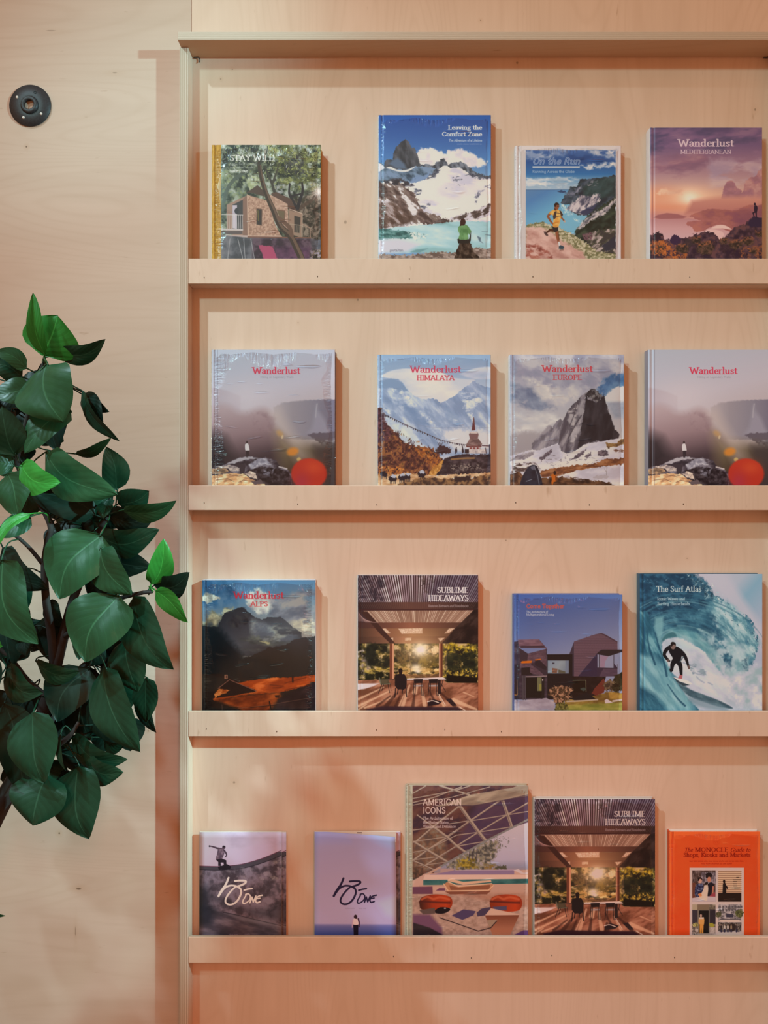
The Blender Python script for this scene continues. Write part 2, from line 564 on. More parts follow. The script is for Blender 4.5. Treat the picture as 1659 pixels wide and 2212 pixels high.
    def oval(s, x, y, rx, ry, col=None, rot=0, n=18, **kw):
        c, q = math.cos(math.radians(rot)), math.sin(math.radians(rot))
        s.poly([(x + rx * math.cos(t) * c - ry * math.sin(t) * q, y + rx * math.cos(t) * q + ry * math.sin(t) * c)
                for t in [2 * math.pi * i / n for i in range(n)]], col, **kw)

    def cloudy(s, pts, tex, soft=30, a=1.0, rough=20, rs=60, thr=.35):
        """patch whose opacity follows noise"""
        sl, m = s.pmask(pts, soft, rough, rs)
        if sl is None:
            return
        s.k += 1
        sc = tex[1]
        n = fbm(s.X[sl] / sc / (tex[2] if len(tex) > 2 else 1), s.Y[sl] / sc, 5, s.k + 2)
        s.put(sl, m * np.clip((n - thr) * 3, 0, 1), s.tex(sl, tex), a)

    def line(s, pts, w, col, a=1.0, soft=None, w2=None, ay=1.0):
        soft = max(soft or 0, 1.2 * s.u)
        w2 = w if w2 is None else w2
        P = np.array(pts, np.float32)
        sl = s.bb(P[:, 0].min(), P[:, 1].min(), P[:, 0].max(), P[:, 1].max(), (max(w, w2) + soft) / s.u + 2)
        if sl is None:
            return
        X, Y = s.X[sl], s.Y[sl] * ay
        best = np.full(X.shape, -1e9, np.float32)
        n = len(P) - 1
        for i in range(n):
            ax, by0 = P[i][0], P[i][1] * ay
            ex, ey = P[i + 1][0] - ax, P[i + 1][1] * ay - by0
            L = ex * ex + ey * ey + 1e-9
            t = np.clip(((X - ax) * ex + (Y - by0) * ey) / L, 0, 1)
            d = np.sqrt((X - ax - t * ex) ** 2 + (Y - by0 - t * ey) ** 2)
            ww = w + (w2 - w) * (i + t) / n
            np.maximum(best, ww / 2 - d, out=best)
        s.put(sl, np.clip(.5 + best / soft, 0, 1), hx(col), a)

    def dabs(s, box, n, size, cols, ang=0, spread=90, seed=1, a=.9, keep=None):
        r = random.Random(seed)
        for _ in range(n):
            x = r.uniform(box[0], box[2]); y = r.uniform(box[1], box[3])
            if keep and not keep(x, y):
                r.random()
                continue
            L = size * r.uniform(.5, 1.4)
            t = math.radians(ang + r.uniform(-spread, spread))
            s.line([(x, y), (x + L * math.cos(t), y + L * math.sin(t))], L * .45, r.choice(cols), a=a, w2=L * .2)

    # ---- lettering ----
    def text(s, st, x0, x1, base, cap, col, serif=True, wt=.15, thin=.065, slant=0, a=1.0, tr=.03, outline=None):
        adv = 0
        runs = []
        for ch in st:
            if ch == ' ':
                adv += .34
                continue
            g = GLYPH.get(ch)
            if g is None:
                adv += .4
                continue
            runs.append((adv, g))
            adv += g[0] + tr
        adv -= tr
        kx = (x1 - x0) / adv
        wt *= 1.22; thin *= 1.25
        W = wt * cap; w = (thin if serif else wt * .9) * cap
        soft = 1.15 * s.u
        q = w / W
        for off, (gw, strokes, ticks, dots) in runs:
            segs = []
            for pts in strokes:
                for p, r_ in zip(pts[:-1], pts[1:]):
                    segs.append((p, r_))
            if serif:
                for tx, ty in ticks:
                    segs.append(((tx - .11, ty), (tx + .11, ty)))
            for dx_, dy_ in dots:
                segs.append(((dx_, dy_), (dx_ + .001, dy_)))
            gx0 = x0 + (off - .2) * kx; gx1 = x0 + (off + gw + .2 + slant) * kx
            sl = s.bb(gx0, base - 1.15 * cap, gx1, base + .4 * cap)
            if sl is None:
                continue
            Y = (base - s.Y[sl]) / cap
            X = (s.X[sl] - x0) / kx - off - slant * Y
            # elliptical pen: W wide, w high
            U = X * kx * q; V = Y * cap
            d2 = np.full(U.shape, 1e9, np.float32)
            for (ax, ay), (bx, by) in segs:
                ax *= kx * q; bx *= kx * q; ay *= cap; by *= cap
                ex, ey = bx - ax, by - ay
                L = ex * ex + ey * ey + 1e-9
                t = np.clip(((U - ax) * ex + (V - ay) * ey) / L, 0, 1)
                np.minimum(d2, (U - ax - t * ex) ** 2 + (V - ay - t * ey) ** 2, out=d2)
            d = w / 2 - np.sqrt(d2)
            m = np.clip(.5 + d / (soft * (q + 1) / 2), 0, 1)
            if outline:
                m = m * np.clip(.5 - (d - outline) / soft, 0, 1)
            s.put(sl, m, hx(col), a)

    def scrawl(s, x0, x1, base, h, col, a=.6, seed=1):
        """a line of print too small to be read"""
        r = random.Random(seed)
        x = x0
        while x < x1:
            wl = r.uniform(3, 8) * h * .55
            xe = min(x + wl, x1)
            while x < xe:
                y = base - h * r.choice([.7, .7, .7, 1.0])
                s.line([(x, base), (x + h * .1, y)], h * .2, col, a=a)
                s.line([(x, base - h * r.choice([.05, .6])), (x + h * .4, base - h * .1)], h * .2, col, a=a)
                x += h * .55
            x += h * .5


GLYPH = {}
for _l in """A .78|l .06 0 .39 1 .72 0|l .18 .35 .6 .35|s .06 0 .72 0
B .66|l .14 0 .14 1|c .14 1 .42 .99 .54 .77 .42 .54 .14 .53|c .14 .53 .46 .52 .6 .27 .46 .02 .14 0|s .1 0 .1 1
C .74|c .68 .78 .56 .95 .36 .99 .17 .82 .09 .5 .17 .18 .36 .01 .56 .05 .69 .22
D .76|l .14 0 .14 1|c .14 1 .44 .98 .62 .8 .67 .5 .62 .2 .44 .02 .14 0|s .1 0 .1 1
E .62|l .14 0 .14 1|l .14 1 .54 1|l .14 .52 .46 .52|l .14 0 .56 0|s .1 0 .1 1
F .58|l .14 0 .14 1|l .14 1 .52 1|l .14 .52 .44 .52|s .14 0 .1 1
G .8|c .7 .8 .56 .96 .36 .99 .17 .82 .09 .5 .17 .18 .36 .01 .56 .04 .68 .14|l .68 .12 .68 .42|l .5 .42 .7 .42
H .8|l .16 0 .16 1|l .64 0 .64 1|l .16 .52 .64 .52|s .16 0 .16 1 .64 0 .64 1
I .34|l .17 0 .17 1|s .17 0 .17 1
K .74|l .14 0 .14 1|l .62 1 .16 .46|l .3 .6 .66 0|s .14 0 .14 1 .66 0 .6 1
L .6|l .14 0 .14 1|l .14 0 .54 0|s .14 1 .1 0
M .96|l .14 0 .14 1|l .14 1 .48 .1 .82 1|l .82 1 .82 0|s .14 0 .82 0 .1 1 .86 1
N .82|l .14 0 .14 1 .68 0 .68 1|s .14 0 .68 1 .1 1
O .82|c .41 .99 .19 .84 .09 .5 .19 .16 .41 .01 .63 .16 .73 .5 .63 .84 .41 .99
P .62|l .14 0 .14 1|c .14 1 .44 .99 .56 .75 .44 .5 .14 .48|s .14 0 .1 1
R .7|l .14 0 .14 1|c .14 1 .42 .99 .54 .76 .42 .52 .14 .5|l .34 .5 .64 0|s .14 0 .68 0 .1 1
S .58|c .49 .82 .4 .96 .26 .98 .12 .86 .13 .7 .26 .57 .42 .45 .51 .28 .44 .08 .28 .01 .13 .06 .07 .22
T .68|l .34 0 .34 1|l .05 1 .63 1|l .05 1 .05 .86|l .63 1 .63 .86|s .34 0
U .78|c .14 1 .14 .66 .14 .36 .22 .08 .4 .01 .58 .08 .65 .36 .65 .66 .65 1|s .14 1 .65 1
V .74|l .06 1 .38 0 .68 1|s .06 1 .68 1
W 1.08|l .05 1 .31 0 .54 .86 .78 0 1.02 1|s .05 1 1.02 1
Y .7|l .05 1 .35 .48 .65 1|l .35 .48 .35 0|s .05 1 .65 1 .35 0
Z .64|l .08 1 .56 1 .08 0 .58 0
a .54|c .1 .52 .18 .65 .3 .66 .4 .52 .4 .3|l .4 .4 .4 .06 .5 .02|c .4 .4 .22 .36 .09 .22 .14 .05 .27 .02 .4 .16
b .58|l .12 1.04 .12 .02|c .12 .5 .26 .65 .44 .58 .5 .34 .44 .1 .26 .01 .12 .14
c .5|c .44 .52 .34 .65 .2 .61 .08 .34 .2 .07 .34 .02 .46 .14
d .6|l .44 1.04 .44 .02 .54 .02|l .34 1.04 .44 1.04|c .44 .5 .3 .65 .14 .58 .07 .34 .14 .08 .28 .01 .44 .16
e .52|l .09 .37 .45 .37|c .45 .37 .41 .58 .28 .66 .13 .56 .08 .34 .14 .1 .29 .01 .46 .13
f .36|c .37 .96 .29 1.04 .19 .98 .16 .8 .16 .4 .16 0|l .04 .64 .32 .64|s .16 0
g .54|c .26 .65 .12 .56 .12 .36 .26 .27 .4 .36 .4 .56 .26 .65|l .38 .6 .5 .64|c .2 .28 .12 .16 .24 .06 .42 .02 .46 -.14 .28 -.28 .08 -.18 .1 -.04 .22 .05
h .62|l .12 0 .12 1.04|c .12 .48 .26 .64 .4 .62 .47 .46 .47 .2 .47 0|s .12 0 .47 0
i .28|l .14 0 .14 .65|l .05 .65 .14 .65|d .14 .93|s .14 0
k .58|l .12 0 .12 1.04|l .46 .65 .14 .32|l .24 .42 .5 0|s .12 0 .5 0
l .28|l .14 0 .14 1.04|l .04 1.04 .14 1.04|s .14 0
m .92|l .12 0 .12 .65|c .12 .48 .24 .64 .38 .62 .45 .46 .45 .2 .45 0|c .45 .48 .58 .64 .72 .62 .79 .46 .79 .2 .79 0|s .12 0 .45 0 .79 0
n .62|l .12 0 .12 .65|l .03 .65 .12 .65|c .12 .48 .26 .64 .4 .62 .47 .46 .47 .2 .47 0|s .12 0 .47 0
o .56|c .28 .66 .13 .57 .08 .34 .13 .1 .28 .01 .43 .1 .48 .34 .43 .57 .28 .66
p .6|l .12 -.28 .12 .65|c .12 .5 .28 .65 .46 .58 .52 .34 .46 .1 .28 .01 .12 .14|s .12 -.28
r .42|l .12 0 .12 .65|l .03 .65 .12 .65|c .12 .44 .2 .6 .3 .65 .39 .61|s .12 0
s .44|c .37 .53 .28 .65 .15 .63 .09 .52 .18 .4 .3 .31 .37 .19 .3 .04 .17 .01 .07 .14
t .38|c .17 .88 .17 .5 .17 .2 .22 .04 .34 .06|l .03 .64 .33 .64
u .62|c .12 .65 .12 .4 .12 .22 .2 .03 .34 .04 .47 .2|l .47 .65 .47 .02 .56 .02|l .03 .65 .12 .65
v .54|l .05 .65 .27 0 .49 .65|s .05 .65 .49 .65
w .8|l .04 .65 .22 0 .4 .6 .58 0 .76 .65|s .04 .65 .76 .65
y .54|l .05 .65 .28 .02|l .5 .65 .28 .02 .16 -.26 .06 -.24|s .05 .65 .5 .65
, .22|l .12 .05 .07 -.15
: .22|d .11 .08 .11 .55
& .7|c .62 0 .3 .5 .2 .8 .32 .98 .44 .82 .3 .58 .12 .36 .12 .1 .3 .01 .52 .2 .6 .46""".split('\n'):
    _h, *_p = _l.split('|')
    _st, _tk, _dt = [], [], []
    for _q in _p:
        _v = [float(t) for t in _q[2:].split()]
        _pt = list(zip(_v[::2], _v[1::2]))
        if _q[0] == 'l':
            _st.append(_pt)
        elif _q[0] == 'c':
            _st.append(curve(_pt, 4, _pt[0] == _pt[-1]))
        elif _q[0] == 's':
            _tk += _pt
        else:
            _dt += _pt
    GLYPH[_h[0]] = (float(_h[2:]), _st, _tk, _dt)

# ---- the printed covers ----
def cover_treehouse():
    c = Print((155, 183, 1458, 1720))
    c.fill(tex=(['2f3a34', '4a5648', '6d7a62', '8d9a86', 'b4bdb4'], 70, 1, 20, 5, 1.7))
    c.cloudy([(800, 180), (1460, 180), (1460, 760), (1000, 700), (850, 420)], (['5a6434', '8c9450', 'aab06a', '6b7446'], 60, 1, 0, 5, 1.5), a=.9, thr=.3)
    c.cloudy([(1000, 250), (1250, 300), (1300, 620), (1050, 560)], (['3a3c44', '4b4f58', '60646a'], 50), a=.8)
    c.cloudy([(265, 480), (620, 500), (560, 820), (265, 900)], (['8fa08f', '7c927c', 'a9b7ae', '93a05c'], 60, 1, -40, 5), a=.7)
    c.cloudy([(500, 560), (760, 560), (800, 760), (560, 760)], (['b9c48e', '9aa870', 'c8cfb4'], 40), a=.8)
    c.cloudy([(900, 620), (1120, 700), (1120, 900), (900, 760)], (['c8c6cc', 'aeb0b4', '8f9a90'], 30), a=.9)
    c.dabs((270, 190, 1450, 640), 420, 22, ['9fae66', 'c2c98e', '38413a', '7f8c7a', 'd3d8d6', '525d44'], seed=3, a=.75)
    c.dabs((880, 190, 1450, 700), 220, 20, ['b4bb62', '8a9440', '2f3330', 'd0d38e', '464c38'], seed=4, a=.8)
    c.poly([(1060, 850), (1460, 700), (1460, 1560), (1180, 1540), (1150, 1300)], tex=(['3c3430', '5a4e46', '7b6a5e', '4a4a3c', '968474'], 40, 1, 30, 5, 1.8), soft=60, rough=30)
    c.line([(1180, 960), (1460, 770)], 50, '5a463c', w2=30, a=.8)
    # left leaning trunks
    c.line(curve([(500, 540), (400, 620), (320, 760), (280, 960)]), 40, '55625a', w2=46, a=.9)
    c.line(curve([(700, 380), (560, 520), (430, 560)]), 26, '5c685c', a=.7)
    # forked tree, right
    c.line(curve([(1180, 940), (1210, 840), (1240, 740), (1235, 640)]), 46, '35333a', w2=22)
    c.line(curve([(1165, 940), (1110, 830), (1080, 760), (1085, 660)]), 40, '3a383e', w2=20)
    c.line([(1090, 800), (1220, 770)], 24, '39373d')
    # house
    c.poly([(560, 760), (700, 665), (780, 740), (780, 800), (640, 760)], '5e4a42')
    c.poly([(860, 770), (910, 740), (1100, 830), (1180, 1000), (1080, 960)], '6a5048')
    c.poly([(330, 900), (570, 790), (585, 1285), (430, 1280), (330, 1210)], 'ad8776')
    c.poly([(400, 900), (525, 840), (525, 1200), (400, 1190)], '4a474e')
    c.poly([(400, 905), (455, 905), (450, 1190), (400, 1180)], 'c8bccc')
    c.oval(450, 975, 26, 34, '3b3a44')
    c.poly([(580, 780), (830, 855), (905, 1120), (985, 1280), (585, 1285)], tex=(['b98d78', 'c79c86', 'a87c68', 'd0a890'], 16, 1, 0, 3))
    c.poly([(525, 830), (582, 780), (585, 1285), (525, 1285)], '966f60')
    c.line([(580, 780), (588, 1285)], 12, 'd7b29c')
    c.line([(585, 1278), (985, 1278)], 18, 'd6b6a4')
    c.poly([(840, 770), (1060, 890), (1080, 1240), (990, 1200), (860, 860)], tex=(['c49c88', 'b48a76', 'cfa994'], 20))
    c.poly([(1070, 960), (1235, 1010), (1235, 1290), (1080, 1250)], 'a98672')
    c.poly([(1140, 1030), (1215, 1050), (1210, 1240), (1140, 1230)], '4a4440')
    c.line([(1080, 950), (1235, 1005), (1235, 1280)], 10, 'd0b09c')
    c.poly([(692, 950), (752, 955), (750, 1142), (692, 1135)], '453c3c')
    c.line([(692, 948), (752, 953), (750, 1145), (690, 1138), (692, 948)], 7, '7a5a4c')
    c.line([(705, 970), (712, 1090)], 14, '75683a')
    c.poly([(930, 965), (1025, 975), (1020, 1110), (975, 1080)], '7a6a50')
    c.line([(930, 962), (1028, 972), (1022, 1120)], 9, '8a5f50')
    for i in range(9):
        x = 335 + i * 23
        c.line([(x, 1022), (x + 4, 1195)], 5, 'd9cfd0')
    c.line([(270, 1018), (525, 1022)], 7, 'd9cfd0'); c.line([(270, 1195), (520, 1200)], 18, 'cfc2c2')
    c.rect(265, 1215, 520, 1250, '6a5a5c')
    for i in range(10):
        x = 1095 + i * 26
        c.line([(x, 1140 + i * 4), (x + 4, 1260 + i * 5)], 6, '9a8a78')
    c.line([(1090, 1130), (1240, 1150)], 7, 'b59d88'); c.line([(1240, 1130), (1330, 1180), (1330, 1300)], 10, 'b28d7a')
    c.line([(320, 1272), (580, 1280)], 26, 'c8aeaa'); c.line([(590, 1288), (1330, 1300)], 22, '8f5f50')
    # underneath
    c.poly([(265, 1260), (580, 1295), (1330, 1305), (1460, 1330), (1460, 1720), (265, 1720)], tex=(['5b5c68', '70707c', '4c4c58', '7f7c86'], 90), soft=14)
    c.poly([(640, 1300), (1330, 1310), (1390, 1720), (640, 1720)], tex=(['3c2c3c', '5c4458', '4a3448', '6f5468'], 60), soft=30)
    c.poly([(900, 1400), (1330, 1420), (1330, 1720), (900, 1720)], tex=(['6d4266', '7c4a72', '57345a'], 50), soft=60, a=.8)
    for x0, x1 in ((370, 345), (465, 520), (535, 550), (620, 660)):
        c.line([(x0, 1310), (x1, 1530), (x1, 1720)], 8, 'a7a4ac')
    c.poly([(715, 1385), (880, 1395), (935, 1535), (960, 1720), (800, 1720), (765, 1530)], 'c34a76', soft=10, rough=8)
    c.poly([(1330, 1450), (1460, 1420), (1460, 1720), (1330, 1720)], tex=(['5a4a5c', '9a8a9a', '3a3a34', '8a7a50'], 26, 1, 0, 4, 2), soft=30)
    # the leaning trunk in front
    T = curve([(720, 400), (735, 520), (775, 680), (830, 830), (900, 990), (970, 1150), (1090, 1270), (1160, 1400), (1230, 1560), (1250, 1720)], 5)
    c.line(T, 44, '4c3e38', w2=86)
    c.line([(p[0] + 14, p[1]) for p in T], 12, '8d6d58', w2=40, a=.7)
    c.line(curve([(960, 1060), (1080, 1170), (1110, 1270)]), 46, '7b5a4c', w2=50)
    c.line(curve([(900, 740), (870, 640), (820, 520), (790, 440)]), 34, '4b4a44', w2=14)
    c.line(curve([(880, 640), (930, 500), (960, 400)]), 26, '4f4e46', w2=10)
    c.line(curve([(700, 420), (560, 330), (430, 290)]), 24, '4c524a', w2=8)
    c.line(curve([(730, 410), (800, 300), (820, 200)]), 22, '454a44', w2=8)
    c.glow(1425, 745, 40, 50, 'f6ecec'); c.glow(1425, 745, 110, 110, 'd8c8bc', .45)
    for t in range(0, 360, 24):
        c.line([(1425, 745), (1425 + 120 * math.cos(math.radians(t)), 745 + 120 * math.sin(math.radians(t)))], 10, 'eee0d8', w2=1, a=.6)
    c.img[:] = c.img * .74 + .20 * (c.img @ np.array([.3, .6, .1], np.float32))[..., None] + .06 * .55  # greyed and lifted: the shrink film's haze is painted into the print
    c.text('STAY WILD', 368, 905, 372, 68, 'f4f4f0', wt=.16, thin=.06)
    c.text('Cabins, Rural Getaways,', 368, 695, 424, 26, 'c9cdc8', a=.75, wt=.14)
    c.text('and Sublime Solitude', 368, 650, 464, 26, 'c9cdc8', a=.75, wt=.14)
    c.text('CANOPY & STARS', 368, 586, 512, 26, 'e2e4e0', serif=False, wt=.19)
    # cloth back strip
    c.rect(150, 170, 264, 1730, tex=(['a9812a', 'b98f36', 'c49c44'], 30, .3))
    c.line([(196, 170), (196, 1730)], 10, '8f6b1e', a=.5)
    return c


def cover_peak():
    c = Print((210, 155, 1552, 2030))
    c.fill(grad=((0, 155), (0, 900), [(0, '3a62a8'), (.35, '4a74b4'), (.7, '5f8ec4'), (1, '86acd2')]))
    # cloud
    c.poly(curve([(640, 620), (700, 575), (810, 548), (920, 575), (1000, 610), (1060, 575), (1170, 566), (1290, 590), (1370, 650), (1500, 712), (1440, 760), (1340, 782), (1180, 760), (1000, 790), (700, 780), (640, 620)], 4), tex=(['e9e0e2', 'f3ecec', 'dcd6de'], 90), soft=24, rough=18, rs=40)
    # spire
    c.poly([(270, 800), (285, 700), (310, 680), (380, 690), (385, 620), (410, 540), (470, 490), (525, 445), (570, 475), (605, 552), (640, 545), (665, 610), (710, 750), (700, 830), (300, 830)], tex=(['545a62', '616670', '6f727c', '4a5058'], 60, 2.6, 75), rough=6)
    c.poly([(380, 690), (440, 670), (520, 740), (540, 800), (420, 790), (330, 740)], '6d8098', soft=30)
    # ridge
    c.poly([(650, 800), (700, 755), (790, 745), (860, 755), (900, 715), (940, 695), (990, 672), (1020, 712), (1045, 760), (1090, 720), (1190, 715), (1260, 745), (1350, 830), (1420, 860), (1510, 880), (1545, 860), (1552, 960), (660, 960)], tex=(['58606c', '6f7784', '8b93a2', '4c545e'], 40, 2, 70, 5), rough=10, rs=22)
    c.poly([(210, 700), (250, 720), (290, 780), (420, 800), (520, 810), (640, 770), (760, 770), (900, 790), (760, 930), (520, 980), (210, 1000)], tex=(['46586a', '5f7488', '7a90a8', '8aa0bc'], 60, 2, 40, 5, 1.6), rough=10)
    c.poly([(210, 690), (250, 740), (280, 790), (230, 830), (210, 830)], 'd8d8e4', rough=6)
    c.poly(curve([(290, 790), (350, 772), (440, 812), (540, 810), (650, 768), (560, 830), (440, 830), (340, 800), (290, 790)], 4), 'e2e0ea', soft=8)
    c.poly([(560, 960), (640, 900), (830, 850), (900, 880), (640, 1000)], '8aa2c4', soft=30, rough=12)
    # glacier
    c.poly([(590, 975), (760, 930), (900, 830), (960, 770), (1020, 755), (1060, 790), (1190, 790), (1290, 850), (1400, 900), (1552, 930), (1552, 1480), (210, 1560), (210, 960), (420, 960)], tex=(['e6e0ea', 'f1ecf2', 'd2cedc', 'eeeaf2'], 130, 2.5, 10, 5), rough=10, rs=30)
    for q in ([(760, 935), (820, 870), (920, 820), (950, 810), (900, 900), (830, 925)], [(1090, 920), (1170, 880), (1200, 920), (1120, 950)], [(1240, 860), (1340, 860), (1500, 880), (1530, 910), (1430, 920), (1330, 890)], [(1010, 1030), (1080, 1015), (1100, 1040)], [(1350, 1160), (1400, 1060), (1470, 1040), (1440, 1110), (1380, 1150)], [(1460, 1010), (1552, 980), (1552, 1060)], [(640, 1040), (720, 1040), (720, 1080), (660, 1120)], [(690, 1250), (830, 1200), (820, 1240), (740, 1280)], [(1345, 1215), (1385, 1180), (1375, 1210)], [(1150, 990), (1230, 980), (1180, 1000)]):
        c.cloudy(q, (['4f5666', '6f7484', '86889a'], 24, 2, -20), soft=14, rough=16, rs=20, thr=.2)
    c.poly([(900, 960), (1500, 950), (1552, 1150), (800, 1190)], 'd0c9da', soft=120, a=.35)
    # rock slopes left
    c.poly([(210, 960), (330, 950), (480, 960), (640, 1100), (720, 1290), (840, 1330), (990, 1390), (1120, 1440), (800, 1470), (560, 1440), (300, 1510), (210, 1520)], tex=(['5c4f4e', '7c6a68', 'e2dce4', '8d7c78', '6a5c5a', '948680'], 55, 2.6, 40, 5, 1.7), rough=20, rs=30)
    c.poly([(210, 1180), (420, 1200), (640, 1390), (560, 1460), (300, 1500), (210, 1500)], tex=(['62504a', '85706a', 'b8aaac', '6f5d58'], 50, 2.6, 45, 5, 1.6), soft=60, rough=20)
    c.cloudy([(260, 930), (480, 900), (640, 1010), (420, 1010)], (['45464e', '5a5a62'], 30, 2, 20), soft=20, thr=.25)
    c.poly([(1000, 1400), (1200, 1350), (1380, 1300), (1552, 1160), (1552, 1330), (1380, 1400), (1180, 1420)], tex=(['6f625f', 'd8d2dc', '857774', 'c4bcc6', '5c5150'], 30, 2.4, -30, 5, 2), soft=16, rough=16)
    # lake
    c.poly([(210, 1520), (420, 1500), (760, 1470), (1150, 1425), (1552, 1430), (1552, 1800), (210, 1800)], tex=(['a9cdd4', 'bfd8de', '9cc2c8', 'd2dfe6', 'b2d2da'], 130, 3, 8, 4), rough=8)
    c.poly([(210, 1500), (360, 1520), (540, 1545), (640, 1570), (650, 1630), (420, 1630), (210, 1650)], tex=(['4c7a7a', '6c9898', '3e6668', '86acb0'], 40, 2, 10), rough=10)
    c.cloudy([(560, 1560), (790, 1570), (780, 1640), (640, 1640)], (['d6e2e6', '8cb0b4', 'e8eef0'], 24), thr=.2, soft=16)
    c.poly([(210, 1650), (460, 1640), (700, 1700), (560, 1790), (210, 1820)], 'd5d3e2', soft=50)
    c.poly([(590, 1790), (660, 1765), (800, 1750), (700, 1800)], '7da6ac', soft=14)
    for q in ([(1385, 1600), (1430, 1620), (1430, 1660), (1460, 1690), (1410, 1660)], [(1480, 1585), (1552, 1590), (1552, 1620)]):
        c.poly(q, '6a7f90', soft=12)
    c.line([(1445, 1545), (1510, 1545)], 10, '94b0bc')
    c.poly([(210, 1820), (560, 1830), (880, 1790), (1100, 1800), (1340, 1740), (1552, 1760), (1552, 2030), (210, 2030)], tex=(['8f7d76', 'a8968e', '776660', 'b9a8a2'], 26, 1.6, 5, 5, 1.5), rough=14, rs=20)
    # sitting hiker on a rock
    c.poly([(1110, 1860), (1135, 1790), (1170, 1700), (1200, 1660), (1300, 1670), (1330, 1740), (1350, 1800), (1430, 1870), (1440, 2030), (1100, 2030)], tex=(['3c322e', '54463e', '6a5a50', '2c2624'], 34, 1.5, 60), rough=6)
    c.poly([(1150, 1640), (1180, 1625), (1290, 1640), (1315, 1540), (1310, 1660), (1280, 1690), (1160, 1690)], '2e3030')
    c.poly(curve([(1160, 1500), (1190, 1470), (1250, 1465), (1290, 1500), (1300, 1540), (1275, 1580), (1278, 1640), (1170, 1640), (1178, 1580), (1160, 1540), (1160, 1500)], 4), tex=(['5f8a5c', '77a272', '86b080'], 40, 1.8, 80))
    c.poly([(1290, 1510), (1320, 1540), (1290, 1590), (1278, 1550)], '6d9868')
    c.oval(1217, 1435, 33, 42, '4a3230'); c.line([(1195, 1440), (1192, 1472)], 18, '4a3230')
    c.text('Leaving the', 1042, 1445, 328, 50, 'f2eeee', wt=.21, thin=.09)
    c.text('Comfort Zone', 968, 1445, 408, 50, 'f2eeee', wt=.21, thin=.09)
    c.text('The Adventure of a Lifetime', 1050, 1446, 472, 26, 'dfe2ee', serif=False, wt=.13)
    c.scrawl(1150, 1442, 508, 15, 'a8b8d8', .5, 2)
    c.text('gestalten', 342, 505, 1786, 30, '8a8c98', serif=False, wt=.13)
    return c


